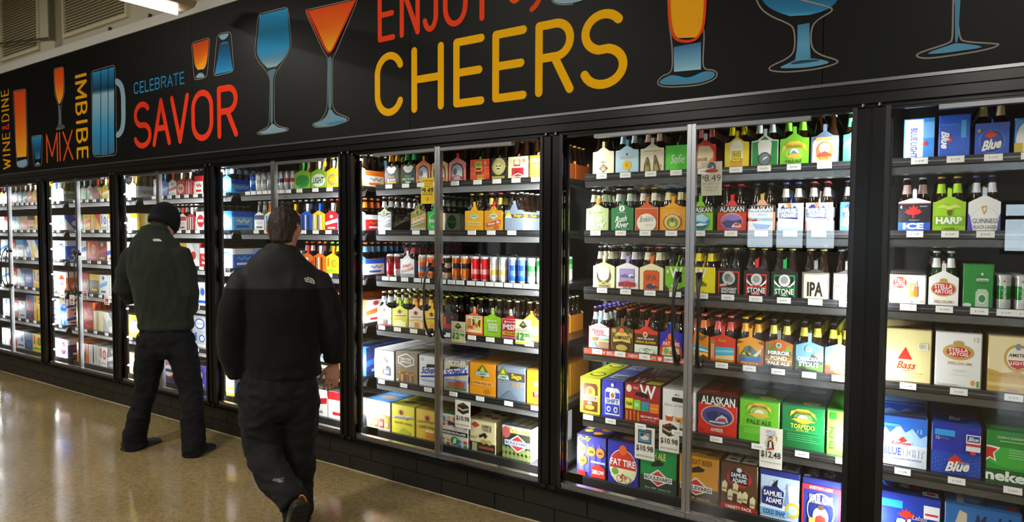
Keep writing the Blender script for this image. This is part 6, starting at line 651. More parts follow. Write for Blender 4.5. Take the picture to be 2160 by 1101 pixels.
# ---- the farther bays: each pack one mesh, its parts too small to show
def mini_bottles(q, x, y, z, glass, nk, cap, seg=6, dx=.032):
    for yy in (-.0625, 0, .0625):
        for xx in (-dx, dx):
            q.lathe([(.029, .06), (.029, .122), (.019, .158, (nk, 'card') if nk else None), (.0145, .198), (.0145, .216, (cap, 'gloss')), (.0155, .217, (cap, 'gloss')), (.0145, .227, (cap, 'gloss'))], seg, (x+xx, y+yy, z), m=glass)
def accents(w, d, h, c1, c2, c3, sty):
    r = random.random
    if sty == 0: s = [EE(.5, .5, .38, .34, c2), EE(.5, .5, .3, .26, c3), RR(.2, .44, .8, .58, c1)]
    elif sty == 1: s = [PP([(0, .3), (1, .5), (1, .72), (0, .5)], c2), RR(.2, .1, .8, .2, c3), EE(.5, .84, .14, .1, c3)]
    elif sty == 2: s = [RR(0, .7, 1, 1, c2), PP([(.16, .42), (.3, .6), (.44, .46), (.58, .62), (.72, .46), (.86, .62), (.86, .5), (.7, .36), (.58, .52), (.44, .36), (.3, .5)], c3), RR(.2, .14, .8, .26, c2)]
    elif sty == 3: s = [PP([(0, 0), (.5, 0), (0, .8)], c2), PP([(1, .2), (1, 1), (.4, 1)], c3), EE(.55, .46, .2, .18, c2)]
    elif sty == 4: s = [RR(.3*k, 0, .3*k+.14, 1, c2 if k % 2 else c3) for k in range(4)] and [RR(.12+.26*k, .04, .24+.26*k, .96, c2 if k % 2 else c3) for k in range(3)]
    else: s = [RR(.12, .4, .26, .94, c2) if sty == 5 else EE(.3, .6, .16, .2, c2), EE(.66, .6, .22, .24, c2), EE(.66, .6, .15, .16, c3), RR(.1, .1, .9, .22, c3)]
    return s
NM = {}
LABELS = {}
def uniq(s, alt):
    LABELS[s] = LABELS.get(s, 0)+1
    return s
NTH = ['nearest', 'second', 'third', 'fourth', 'fifth', 'sixth', 'seventh', 'eighth', 'ninth', 'tenth', 'eleventh', 'twelfth', 'thirteenth']
STUFF = MB()
def far_shelf(u, k, items):
    """items from the nearer end: (kind, width, body, accent, accent2[, cap, glass])"""
    z = ZS[k] if k < 5 else DECK; x = UNIT[u][1]-.012; x0 = UNIT[u][0]+.01; tags = []; i = 0
    tot = sum(it[1] for it in items); n = 0
    while i < len(items):
        it = items[i]; kind, w, c1, c2, c3 = it[:5]; cap = it[5] if len(it) > 5 else 'd8d4b8'; gl = it[6] if len(it) > 6 else 'brown'
        if x-w < x0: break
        xc = x-w/2; x -= w+.006; tags.append(xc); sty = random.randrange(6); ww = w*.98; q = MB()
        cn_ = lambda c: c if c in NAMED else 'patterned'
        where = '%s from nearer end, %s' % (NTH[i] if i else 'first', wh(u, k))
        if kind == 's':
            d = D6/2; xx = ww/2; hs = .12; pk = .145
            P = [(-xx, -d, .001), (xx, -d, .001), (xx, -d, hs), (.008, -d, pk), (-.008, -d, pk), (-xx, -d, hs)]
            q.prism(P, (0, .002, 0), hx(c1)); q.prism([(a, d-.002, b_) for a, _, b_ in P], (0, .002, 0), hx(c1)); q.box((-xx, -d+.002, .001), (-xx+.002, d-.002, .112), hx(c1)); q.box((xx-.002, -d+.002, .001), (xx, d-.002, .112), hx(c2)); q.box((-.003, -d+.002, .004), (.003, d-.002, .2), hx(c2))
            q.art(accents(ww, d, hs, c1, c2, c3, sty), lambda a, b_, L: (-xx+a*ww, -d-.0004*L, b_*hs)) if len(it) < 8 else q.art([EE(.5, .5, .46, .4, c2), T(it[7], .1, .3, .9, .7, hx('2a7a2a'), 'hi')], lambda a, b_, L: (-xx+a*ww, -d-.0004*L, b_*hs)); q.art(accents(ww, d, hs, c2, c1, c3, 2), lambda a, b_, L: (xx+.0004*L, -d+a*2*d, b_*.11))
            mini_bottles(q, 0, 0, .003, gl, hx(c3) if random.random() < .6 else None, hx(cap), 8, max(ww/4, .0315))
            o = q.obj('six_pack', loc=(xc, .158+d, z)); tag(o, '%s six-pack with %s print, %s' % (c1, c2, where), 'six-pack', GROUP6)
            for r in (1, 2): mini_bottles(STUFF, xc, .158+d+.197*r, z+.003, gl, hx(c3), hx(cap), 6); STUFF.box((xc-.06, .158+.197*r, z+.001), (xc+.06, .158+.197*r+.19, z+.11), hx(c1))
        elif kind == 'c':
            r = ww/2; q.lathe([(r*.8, 0), (r, .01, (hx(c1), 'gloss')), (r, .06, (hx(c2), 'gloss')), (r, .09, (hx(c1), 'gloss')), (r, .138), (r*.8, .15), (r*.75, .148)], 14, m='gloss', col='c8ccd0')
            me = q.mesh('beer_can', True)
            for kk in range(5):
                o = link('beer_can', me, None, (xc, .158+r+kk*(2*r+.002), z)); tag(o, ['', 'second-row ', 'third-row ', 'fourth-row ', 'fifth-row '][kk]+'%s can with %s band, ' % (c1, c2)+where, 'can', 'cans in rows on the shelves')
        else:
            H = {'b': .2, 'l': .125, 'p': .16, 'd': .14}[kind]; dd = .26 if kind in 'bl' else .2; xx = ww/2; nst = 2 if kind == 'd' else 1
            for st in range(nst):
                q = MB(); q.box((-xx, -dd/2, .001), (xx, dd/2, H), cols=[hx(c1), hx(c2), hx(c1), hx(c2), hx(c3), hx(c1)])
                q.art(accents(ww, dd, H, c1, c2, c3, (sty+st) % 6), lambda a, b_, L: (-xx+a*ww, -dd/2-.0004*L, b_*H)); q.art([RR(.1, .1, .9, .5, c1), EE(.5, .7, .3, .16, c2)], lambda a, b_, L: (-xx+a*ww, -dd/2+b_*dd, H+.0004*L)); q.art(accents(ww, dd, H, c2, c1, c3, (sty+2) % 5), lambda a, b_, L: (xx+.0004*L, -dd/2+a*dd, b_*H))
                o = q.obj('beer_case', loc=(xc, .160+dd/2, z+st*(H+.001))); tag(o, '%s%s %s with %s print, %s' % ('' if kind != 'd' else ['lower ', 'upper '][st], c1, {'b': 'case', 'l': 'low case', 'p': 'can box', 'd': 'box'}[kind], c2, where), 'beer case', 'beer cases on the cooler shelves')
                p = o.copy(); COL.objects.link(p); p.location.y += dd+.006; p['label'] = 'second-row '+o['label']
        i += 1
    shelf(u, k, tags)
S_ = lambda w, *a: ('s', w, *a)
# bay under the martini glass (partly behind the bareheaded man)
far_shelf(3, 0, [S_(.125, 'orange', 'white', 'sky', 'd8e0d8'), S_(.125, 'yellow', 'orange', 'white', 'e8e8e0'), S_(.13, 'yellow', 'grey', 'gold', 'f0f0ea', 'clear'), S_(.16, 'lime', 'white', 'yellow', 'f0f0f0', 'clear', 'LIGHT'), S_(.18, 'lime', 'green', 'white', 'f0f0f0', 'clear', 'LIGHT'), ('c', .062, 'silver', 'red', 'orange'), ('c', .062, 'silver', 'red', 'orange'), ('c', .062, 'silver', 'navy', 'red'), ('c', .062, 'silver', 'navy', 'red'), ('c', .066, 'grey', 'silver', 'white'), ('c', .066, 'silver', 'grey', 'white'), ('c', .066, 'white', 'silver', 'grey'), ('c', .066, 'blue', 'sky', 'white')])
far_shelf(3, 1, [S_(.135, 'white', 'red', 'orange', 'f08a4a'), S_(.13, 'blue', 'white', 'orange', 'f07a3a'), S_(.13, 'red', 'white', 'cream', 'e03a38'), S_(.13, 'yellow', 'blue', 'white', 'e8e8f0'), S_(.13, 'blue', 'white', 'navy', 'e8e8f0'), S_(.13, 'orange', 'yellow', 'white', 'e8e8e8'), ('p', .15, 'navy', 'white', 'blue'), S_(.125, 'white', 'orange', 'blue', 'f0f0f0', 'clear'), S_(.125, 'white', 'navy', 'silver', 'f0f0f0', 'clear'), S_(.125, 'yellow', 'white', 'grey', 'f0f0f0', 'clear')])
far_shelf(3, 2, [S_(.13, 'blue', 'white', 'sky', 'f08a4a'), S_(.13, 'silver', 'orange', 'orange', '7ad048'), S_(.13, 'yellow', 'orange', 'lime', '7ad048'), S_(.13, 'orange', 'white', 'brown', 'f0783a'), S_(.13, 'orange', 'red', 'white', 'f0783a'), ('p', .2, 'navy', 'silver', 'blue'), ('p', .2, 'black', 'silver', 'blue'), ('p', .15, 'blue', 'white', 'white'), ('p', .13, 'white', 'blue', 'navy')])
far_shelf(3, 3, [('p', .17, 'orange', 'white', 'red'), ('b', .2, 'orange', 'yellow', 'red'), ('b', .2, 'cream', 'red', 'white'), ('b', .2, 'grey', 'navy', 'white'), ('b', .2, 'blue', 'silver', 'white'), ('b', .2, 'navy', 'silver', 'white')])
far_shelf(3, 4, [('b', .13, 'blue', 'navy', 'sky'), ('b', .19, 'sky', 'orange', 'white'), ('b', .2, 'white', 'black', 'sky'), ('b', .2, 'white', 'red', 'grey'), ('b', .2, 'blue', 'white', 'silver'), ('b', .2, 'navy', 'silver', 'white')])
far_shelf(3, 5, [('b', .14, 'black', 'grey', 'silver'), ('b', .25, 'white', 'red', 'silver'), ('b', .25, 'white', 'red', 'grey'), ('b', .22, 'grey', 'silver', 'white'), ('b', .22, 'blue', 'yellow', 'white'), ('b', .2, 'blue', 'white', 'yellow')])
# bay under SAVOR (partly behind the man in the knit cap)
far_shelf(2, 0, [S_(.125, 'blue', 'sky', 'white', '3a3ab0'), S_(.125, 'blue', 'sky', 'white', 'f0f0f0'), S_(.13, 'red', 'white', 'white', 'e03a38'), ('p', .13, 'white', 'red', 'red'), S_(.13, 'red', 'white', 'pink', 'e8e8e8'), S_(.125, 'red', 'white', 'gold', 'e8e8e8', 'clear'), S_(.125, 'white', 'red', 'silver', 'f0f0f0', 'clear'), S_(.12, 'blue', 'sky', 'navy', 'e8c83a'), ('p', .12, 'white', 'navy', 'sky'), ('p', .13, 'white', 'orange', 'black'), S_(.12, 'white', 'blue', 'sky', 'e8c83a')])
far_shelf(2, 1, [('p', .2, 'blue', 'sky', 'white'), ('p', .16, 'blue', 'white', 'navy'), ('p', .14, 'white', 'red', 'red'), S_(.13, 'red', 'white', 'silver', 'f0f0f0'), S_(.13, 'white', 'red', 'silver', 'f0f0f0'), S_(.13, 'silver', 'red', 'white', 'e8e8e8'), ('p', .14, 'navy', 'purple', 'blue'), ('p', .14, 'blue', 'white', 'purple'), S_(.13, 'navy', 'white', 'orange', 'e8c83a')])
far_shelf(2, 2, [('p', .17, 'white', 'blue', 'sky'), ('p', .14, 'white', 'grey', 'red'), ('p', .14, 'red', 'white', 'silver'), ('b', .2, 'white', 'red', 'silver'), ('b', .2, 'yellow', 'blue', 'white'), ('b', .2, 'blue', 'yellow', 'white')])
far_shelf(2, 3, [('b', .15, 'white', 'yellow', 'gold'), ('b', .2, 'silver', 'blue', 'white'), ('b', .2, 'white', 'silver', 'blue'), ('b', .2, 'blue', 'white', 'silver'), ('b', .2, 'navy', 'white', 'silver')])
far_shelf(2, 4, [('d', .17, 'silver', 'navy', 'gold'), ('d', .2, 'white', 'blue', 'yellow'), ('d', .2, 'silver', 'blue', 'white'), ('d', .22, 'navy', 'white', 'blue'), ('d', .2, 'navy', 'white', 'sky')])
far_shelf(2, 5, [('b', .17, 'yellow', 'blue', 'white'), ('b', .22, 'white', 'blue', 'silver'), ('b', .22, 'purple', 'navy', 'grey'), ('b', .22, 'navy', 'purple', 'white'), ('b', .25, 'navy', 'red', 'white')])
# bay under the beer mug
far_shelf(1, 0, [S_(.125, 'white', 'silver', 'gold', 'f0f0f0', 'clear'), S_(.12, 'white', 'black', 'black', 'f0f0f0'), S_(.13, 'white', 'red', 'blue', 'f0f0f0', 'clear'), S_(.12, 'white', 'black', 'silver', 'e8d848', 'clear'), S_(.12, 'yellow', 'white', 'gold', 'e8d848', 'clear'), S_(.18, 'olive', 'red', 'yellow', 'd8c03a', 'greeng'), S_(.12, 'white', 'teal', 'red', 'd8c03a', 'greeng'), S_(.12, 'green', 'white', 'teal', '3a9a48', 'greeng'), S_(.12, 'green', 'white', 'lime', '3a9a48', 'greeng')])
far_shelf(1, 1, [('p', .13, 'white', 'yellow', 'gold'), ('p', .12, 'white', 'black', 'black'), ('p', .14, 'white', 'blue', 'sky'), ('p', .14, 'white', 'yellow', 'gold'), ('p', .13, 'white', 'blue', 'silver'), ('p', .2, 'yellow', 'gold', 'red'), ('p', .15, 'yellow', 'red', 'gold'), ('p', .13, 'green', 'red', 'yellow')])
far_shelf(1, 2, [('p', .14, 'white', 'yellow', 'silver'), ('b', .2, 'white', 'sky', 'red'), ('b', .22, 'white', 'blue', 'red'), ('b', .18, 'brown', 'red', 'tan'), ('b', .22, 'red', 'yellow', 'pink'), ('b', .2, 'white', 'blue', 'silver')])
far_shelf(1, 3, [('b', .16, 'yellow', 'tan', 'white'), ('b', .2, 'white', 'black', 'gold'), ('b', .2, 'white', 'blue', 'silver'), ('b', .16, 'white', 'sky', 'blue'), ('b', .2, 'olive', 'yellow', 'grey'), ('b', .22, 'olive', 'red', 'yellow')])
far_shelf(1, 4, [('b', .18, 'yellow', 'navy', 'white'), ('b', .24, 'yellow', 'grey', 'silver'), ('b', .24, 'white', 'silver', 'grey'), ('b', .2, 'cream', 'yellow', 'white'), ('d', .2, 'red', 'orange', 'red'), ('d', .15, 'cream', 'red', 'yellow')])
far_shelf(1, 5, [('b', .2, 'gold', 'navy', 'grey'), ('b', .2, 'grey', 'yellow', 'silver'), ('b', .2, 'grey', 'white', 'silver'), ('b', .15, 'white', 'red', 'silver'), ('b', .22, 'white', 'black', 'silver'), ('b', .25, 'orange', 'red', 'brown')])
# farthest bay
far_shelf(0, 0, [S_(.12, 'white', 'grey', 'silver', 'f0f0f0', 'clear'), S_(.12, 'white', 'blue', 'silver', 'f0f0f0', 'clear'), S_(.12, 'white', 'yellow', 'gold', 'e8c83a', 'clear'), S_(.12, 'yellow', 'white', 'gold', 'e8c83a', 'clear'), S_(.12, 'white', 'gold', 'yellow', 'e8c83a', 'clear'), S_(.12, 'yellow', 'white', 'gold', 'c89a2a'), S_(.12, 'orange', 'white', 'yellow', 'c89a2a'), S_(.12, 'teal', 'white', 'orange', 'c89a2a'), S_(.12, 'teal', 'orange', 'white'), S_(.12, 'blue', 'white', 'sky'), S_(.12, 'red', 'white', 'gold'), S_(.12, 'white', 'blue', 'sky'), S_(.12, 'yellow', 'red', 'white')])
far_shelf(0, 1, [('p', .14, 'white', 'blue', 'silver'), ('p', .14, 'white', 'orange', 'silver'), ('p', .14, 'white', 'navy', 'red'), ('p', .14, 'white', 'blue', 'silver'), ('p', .13, 'yellow', 'red', 'gold'), ('p', .17, 'tan', 'black', 'orange'), ('p', .17, 'orange', 'tan', 'red'), ('p', .14, 'teal', 'white', 'white'), ('p', .15, 'white', 'sky', 'blue'), ('p', .15, 'red', 'white', 'gold'), ('p', .15, 'silver', 'blue', 'white')])
far_shelf(0, 2, [('b', .18, 'white', 'blue', 'silver'), ('b', .19, 'white', 'grey', 'silver'), ('b', .22, 'white', 'yellow', 'cream'), ('b', .2, 'white', 'yellow', 'blue'), ('b', .2, 'blue', 'white', 'white'), ('b', .2, 'white', 'sky', 'blue'), ('b', .2, 'red', 'white', 'gold'), ('b', .22, 'silver', 'blue', 'white')])
far_shelf(0, 3, [('b', .2, 'white', 'orange', 'red'), ('b', .22, 'white', 'red', 'silver'), ('b', .16, 'yellow', 'orange', 'red'), ('b', .2, 'yellow', 'blue', 'gold'), ('b', .2, 'blue', 'navy', 'white'), ('b', .2, 'white', 'sky', 'blue'), ('b', .2, 'red', 'white', 'gold'), ('b', .22, 'silver', 'blue', 'white')])
far_shelf(0, 4, [('d', .15, 'blue', 'white', 'navy'), ('d', .22, 'white', 'silver', 'navy'), ('d', .22, 'white', 'silver', 'silver'), ('d', .18, 'yellow', 'black', 'gold'), ('d', .2, 'navy', 'red', 'blue'), ('b', .2, 'white', 'sky', 'blue'), ('b', .2, 'red', 'white', 'gold'), ('b', .22, 'silver', 'blue', 'white')])
far_shelf(0, 5, [('b', .2, 'white', 'navy', 'red'), ('b', .19, 'white', 'red', 'silver'), ('b', .18, 'white', 'black', 'silver'), ('b', .26, 'yellow', 'red', 'green'), ('b', .2, 'navy', 'teal', 'blue'), ('b', .2, 'white', 'sky', 'blue'), ('b', .2, 'red', 'white', 'gold'), ('b', .22, 'silver', 'blue', 'white')])
o = STUFF.obj('six_pack_ranks'); tag(o, 'ranks of further six-packs behind the front ones in the four farther bays', 'six-packs', kind='stuff')
# ---- hanging sale tags and the orange rail strip
def sale(X, z, w, h, bg, art, label, y=.127):
    q = MB(); q.box((-w/2, 0, 0), (w/2, .0012, h), bg); q.art(art, lambda u, v, L: (-w/2+u*w, -.0003*L, v*h)); tag(q.obj('sale_tag', loc=(X, y, z)), label, 'price tag', 'sale tags hung on the shelves')
G, DK = '2a8a2c', '2a2a24'
sale(6.7861, 1.8286, 0.1107, 0.1664, 'ecc40e', [T('1st Beverage', .1, .84, .9, .93, '8a6a10', 'bi'), T('FARMGIRL', .08, .74, .86, .8, 'c8980c', ''), T('Saison', .3, .66, .7, .7, '8a6a10', 'b'), T('$', .04, .5, .16, .62, K), T('9.49', .16, .42, .94, .62, K), T('6PK BOTTLES', .12, .34, .88, .39, K), RR(.42, .12, .58, .24, 'c8301f'), T('B', .45, .13, .55, .23, 'ecc40e')], 'tall yellow $9.49 sale tag on the top shelf')
sale(8.5986, 1.8302, 0.1005, 0.1678, 'd2cdb4', [EE(.5, .84, .2, .15, '3a3c44'), EE(.5, .84, .16, .11, '6a6e78'), PP([(.44, .8), (.6, .88), (.56, .8)], 'e8e8e8'), PP([(.14, .72), (.3, .78), (.7, .78), (.86, .72), (.7, .68), (.3, .68)], 'c03028'), T('$', .04, .5, .16, .6, '4a4a42', ''), T('8.49', .16, .42, .96, .62, '4a4a42', ''), T('6PK BOTTLES', .08, .32, .92, .38, '9a9680', ''), T('Honkers Ale', .14, .22, .86, .28, '9a9680', ''), T('IPA & 312', .22, .13, .78, .19, '9a9680', '')], 'grey-cream $8.49 sale tag with a red ribbon badge')
def t1298(l): return [PP([(.24, .74), (.5, .96), (.76, .74), (.5, .64)], '26282a'), PP([(.36, .76), (.5, .9), (.64, .76)], '8a8a2a'), RR(.14, .61, .86, .63, '7a7660'), RR(.06, .53, .94, .56, '7a7660'), T('$', .06, .16, .2, .32, G), T('12', .16, .16, .6, .48, '14501c', 'h'), T('12', .18, .17, .6, .47, '2a8a2c', 'b'), T('98', .62, .3, .96, .47, G, 'h'), T('EACH', .64, .16, .92, .26, 'c89a98', ''), RR(.08, .04, .94, .1, 'd8d848'), T('Buy one Get one', .12, .05, .9, .09, '6a6a20', '')]
sale(7.0341, 0.9456, 0.1083, 0.1338, 'cfc8a4', t1298(0), 'green $12.98 sale tag in front of the black letter-cross six-pack')
sale(7.5134, 0.9796, 0.1076, 0.148, 'cfc8a4', t1298(0), 'green $12.98 sale tag beside the orange-handled six-pack')
def t1098(box): return [*box, T('$10.98', .08, .24, .94, .44, K), T('BEER OF THE MONTH CLUB', .1, .08, .9, .14, '3a3a36', '')]
BX1 = [PP([(.16, .6), (.5, .5), (.9, .6), (.9, .82), (.56, .94), (.16, .84)], '2a2420'), PP([(.2, .7), (.5, .62), (.86, .7), (.86, .76), (.5, .68), (.2, .76)], 'c8b890'), *[EE(.28+.16*k, .84+.02*k, .05, .03, 'b03a30') for k in range(3)]]
BX2 = [RR(.16, .5, .84, .94, '3a2a20'), RR(.2, .54, .8, .9, '4a90b8'), EE(.5, .68, .22, .07, 'e0d8c0'), EE(.36, .76, .08, .06, '3a3a30'), EE(.64, .78, .08, .06, 'c88a5a'), RR(.2, .84, .8, .88, '2a4a70')]
sale(7.0703, 0.4026, 0.119, 0.1745, 'eeeadd', t1098(BX1), 'white $10.98 tag with a black crate picture below the tan sampler case')
sale(8.2724, 0.4341, 0.1091, 0.1751, 'eeeadd', t1098(BX2), 'white $10.98 tag with a blue picture before the bicycle case')
sale(8.4042, 0.5004, 0.1069, 0.1637, 'eeeadd', t1098(BX1), 'white $10.98 tag with a black crate picture over the green diamond case')
sale(8.9027, 0.5152, 0.1021, 0.1969, 'eeeadd', [T('SAMUEL', .26, .86, .72, .94, '5a7ab0', ''), T('ADAMS', .3, .78, .74, .85, '5a7ab0', ''), EE(.48, .74, .09, .05, '4a3a30'), EE(.48, .71, .08, .05, 'd8a078'), PP([(.34, .5), (.64, .5), (.6, .66), (.48, .7), (.36, .66)], '4a2a28'), PP([(.42, .5), (.54, .5), (.52, .66), (.44, .66)], 'e8e4dc'), PP([(.62, .6), (.76, .72), (.8, .68), (.66, .54)], 'e8d8c0'), RR(.7, .7, .78, .8, 'd89a3a'), PP([(.3, .48), (.66, .52), (.64, .48), (.34, .44)], 'a82a28'), T('$12.48', .06, .24, .94, .42, K), T('12 Pack Bottles All Styles', .06, .12, .94, .17, '3a3a36', '')], 'white $12.48 tag with a brewer picture on the fifth shelf')
RT = [RR(.18, .3, .86, .62, 'c8202a'), RR(.1, .74, .9, .8, '6a6a60'), RR(.1, .1, .9, .2, '3a3a36')]
for n, (*tg, d) in enumerate(((1.4565, 0.8441, 0.1186, 0.1898, 'farthest of five'), (1.7115, 0.8549, 0.1139, 0.1861, 'second of five'), (1.9296, 0.864, 0.0973, 0.1016, 'third of five, by the handle'), (2.2204, 0.9419, 0.0927, 0.0992, 'fourth of five'), (2.6582, 0.91, 0.0955, 0.0958, 'nearest of five'))):
    sale(*tg, 'd8d0b0' if n < 2 else 'eeeadd', [RR(.15, .72, .85, .84, '8a8a80'), T('8.98' if n == 0 else '9.98', .1, .2, .9, .4, K), RR(.2, .5, .8, .56, 'b0402a')] if n < 2 else RT, 'small sale tag in the beer mug bay, %s' % d)
sale(2.9549, 0.717, 0.1367, 0.1641, 'e8dca8', [RR(.1, .6, .5, .92, 'c84a38'), RR(.6, .5, .9, .92, 'e0c848'), RR(.1, .3, .9, .42, 'b83a30'), T('8.98', .1, .1, .9, .24, K)], 'yellowish sale tag with red print beside the knit-cap man')
q = MB(); xa, xb = 7.9126, 8.4862; q.box((xa, 0, 0), (xb, .0006, .03), 'e0503a'); q.art([T('NEW BELGIUM', .12, .2, .42, .8, 'f4dcd4', 'b'), T('NEW BELGIUM', .46, .2, .72, .8, 'f4dcd4', 'b'), EE(.76, .5, .018, .35, 'f4dcd4'), T('NEW BELGIUM', .8, .2, .99, .8, 'f4dcd4', 'b')], lambda u, v, L: (xa+(xb-xa)*u, -.0003*L, .03*v)); o = q.obj('rail_strip', loc=(0, .1272, ZS[3]-.031)); tag(o, 'orange lettered strip along the fourth shelf rail, grey-tag bay', 'sign')
# ------------------------------------------------------------------ the two shoppers
def fabric(name, col, rough=.9, sc=220, st=.25, sheen=.15):
    m = bump(newmat(name, col, rough, spec=.2), sc, st, .002); b = m.node_tree.nodes['Principled BSDF']; b.inputs['Sheen Weight'].default_value = sheen; b.inputs['Sheen Roughness'].default_value = .4; return m
M['fleece_b'] = fabric('black_fleece', (.0062, .0062, .0065), .95, 160, .5, .05)
M['nylon_b'] = fabric('black_nylon', (.0115, .0115, .012), .6, 400, .15, .03)
M['fleece_g'] = fabric('dark_green_fleece', (.0165, .0215, .0150), .95, 160, .45, .06)
M['twill'] = fabric('black_twill', (.0055, .0055, .0065), .85, 500, .2, .015)
M['twill2'] = fabric('faded_black_twill', (.0088, .0088, .009), .85, 500, .2, .02)
M['knit'] = fabric('black_knit', (.005, .005, .0055), .95, 120, .8, .04)
M['skin'] = bump(newmat('skin', (.48, .235, .155), .5, spec=.35), 90, .12, .001); M['skin'].node_tree.nodes['Principled BSDF'].inputs['Subsurface Weight'].default_value = .08
M['skin'].node_tree.nodes['Principled BSDF'].inputs['Subsurface Radius'].default_value = (.01, .004, .002)
M['hair'] = bump(newmat('dark_brown_hair', (.022, .014, .009), .5, spec=.4), 150, .9, .006)
M['leather'] = bump(newmat('black_shoe_leather', (.009, .009, .01), .45), 80, .2)
M['boot'] = bump(newmat('brown_suede', (.085, .06, .032), .85), 120, .3)
M['sole'] = bump(newmat('black_rubber', (.012, .012, .013), .6), 60, .5, .004)
def loft(mb, rings, m='skin', seg=18, hint=(1, 0, 0)):
    P = [V(r[:3]) for r in rings]; n = len(mb.v); k = len(P); hint = V(hint)
    for i, r in enumerate(rings):
        t = P[min(i+1, k-1)]-P[max(i-1, 0)]; t = t.normalized() if t.length > 1e-6 else V((0, 0, 1))
        h = V(r[5]) if len(r) > 5 else hint
        a = (h-t*h.dot(t)).normalized(); b_ = t.cross(a)
        for q in range(seg): w = 2*pi*q/seg; mb.v.append(tuple(P[i]+a*r[3]*cos(w)+b_*r[4]*sin(w)))
    c = (1, 1, 1)
    for j in range(k-1):
        for q in range(seg): q2 = (q+1) % seg; mb.face((n+j*seg+q, n+j*seg+q2, n+(j+1)*seg+q2, n+(j+1)*seg+q), c, m)
    mb.face(range(n+seg-1, n-1, -1), c, m); mb.face(range(n+(k-1)*seg, n+k*seg), c, m)
def xf(mb, start, mat):
    for i in range(start, len(mb.v)): mb.v[i] = tuple(mat @ V(mb.v[i]))
def fuse(mb, name, parent, vox, mats, smooth=6, wr=0, wsc=9, matfn=None, stretch=(1, 1, 1), fac=.5):
    ob = link(name, mb.mesh('tmp')); md = ob.modifiers.new('r', 'REMESH'); md.mode = 'VOXEL'; md.voxel_size = vox
    if smooth: s = ob.modifiers.new('s', 'SMOOTH'); s.factor = fac; s.iterations = smooth
    dg = bpy.context.evaluated_depsgraph_get(); me = bpy.data.meshes.new_from_object(ob.evaluated_get(dg)); bpy.data.objects.remove(ob)
    if wr:
        ns = [v.normal.copy() for v in me.vertices]
        for v, nn in zip(me.vertices, ns):
            p = V((v.co.x*stretch[0], v.co.y*stretch[1], v.co.z*stretch[2]))
            f = mnoise.noise(p*wsc)*.6+(1-abs(mnoise.noise(p*wsc*1.7+V((5, 3, 1)))*2))*.4
            v.co += nn*wr*f
    me.materials.clear()
    for m in mats: me.materials.append(M[m])
    if matfn: me.polygons.foreach_set('material_index', [matfn(p.center) for p in me.polygons])
    else: me.polygons.foreach_set('material_index', [0]*len(me.polygons))
    me.polygons.foreach_set('use_smooth', [True]*len(me.polygons)); me.update()
    return link(name, me, parent)
def head(mb, c, yaw, pitch, roll=0, s=1, ear=1):
    n = len(mb.v)
    loft(mb, [(0, .052, -.118, .022, .02), (0, .048, -.108, .036, .034), (0, .03, -.085, .052, .062), (0, .012, -.05, .064, .085), (0, .004, -.01, .071, .094), (0, 0, .035, .076, .098), (0, -.002, .07, .072, .092), (0, -.004, .098, .053, .07), (0, -.004, .115, .026, .034), (0, -.004, .119, .008, .01)], seg=22)
    loft(mb, [(0, .09, .012, .010, .008), (0, .104, -.008, .012, .012), (0, .113, -.03, .017, .014), (0, .098, -.042, .013, .01)], seg=10)          # nose
    loft(mb, [(-.03, .086, .026, .008, .007), (0, .094, .028, .008, .008), (.03, .086, .026, .008, .007)], seg=8, hint=(0, 0, 1))                   # brow
    loft(mb, [(-.022, .084, -.068, .004, .005), (0, .096, -.066, .007, .007), (.022, .084, -.068, .004, .005)], seg=8, hint=(0, 0, 1))              # lips
    loft(mb, [(-.018, .082, -.078, .004, .005), (0, .092, -.078, .007, .007), (.018, .082, -.078, .004, .005)], seg=8, hint=(0, 0, 1))
    for sx in (-1, 1):
        loft(mb, [(sx*.066*ear, .006, -.045, .006, .008, (1, 0, 0)), (sx*.080*ear, .0, -.03, .008, .014, (1, 0, 0)), (sx*.090*ear, -.010, -.004, .008, .022, (1, 0, 0)), (sx*.091*ear, -.012, .014, .007, .02, (1, 0, 0)), (sx*.082*ear, -.004, .026, .004, .012, (1, 0, 0))], seg=10)
    mt = Matrix.Translation(c) @ Matrix.Rotation(R_(yaw), 4, 'Z') @ Matrix.Rotation(R_(roll), 4, 'Y') @ Matrix.Rotation(R_(-pitch), 4, 'X') @ Matrix.Scale(s, 4)
    xf(mb, n, mt); return mt
def hand(mb, wrist, down, width, side, curl=.35):
    """palm, four fingers and a thumb; 'down' towards the fingertips, 'width' across the knuckles towards the little finger, palm normal = side"""
    d = V(down).normalized(); w = V(width).normalized(); p = V(side).normalized(); o = V(wrist)
    loft(mb, [(*(o-d*.03), .026, .02), (*(o+d*.01), .028, .019), (*(o+d*.05), .04, .016), (*(o+d*.085), .041, .014), (*(o+d*.095), .036, .011)], seg=14, hint=w)
    for k, (off, L) in enumerate(((-.03, .072), (-.0095, .08), (.0105, .074), (.0295, .058))):
        b_ = o+d*.085+w*off; a1 = curl*.8; q1 = b_+(d*cos(a1)+p*sin(a1)+w*off*3.2)*L*.45; a2 = curl*2.0; q2 = q1+(d*cos(a2)+p*sin(a2)+w*off*2.)*L*.32; a3 = curl*2.9; q3 = q2+(d*cos(a3)+p*sin(a3))*L*.25
        loft(mb, [(*(b_-d*.02), .0092, .0092), (*b_, .0088, .0092), (*q1, .008, .0084), (*q2, .0074, .0076), (*q3, .006, .006)], seg=8, hint=w)
    b_ = o+d*.022-w*.026; q1 = b_-w*.026+d*.026+p*.008; q2 = q1+d*.032-w*.006+p*.01; q3 = q2+d*.022+p*.006
    loft(mb, [(*(b_+w*.014), .013, .012), (*b_, .0135, .012), (*q1, .0115, .011), (*q2, .0098, .0095), (*q3, .0075, .007)], seg=8, hint=p)
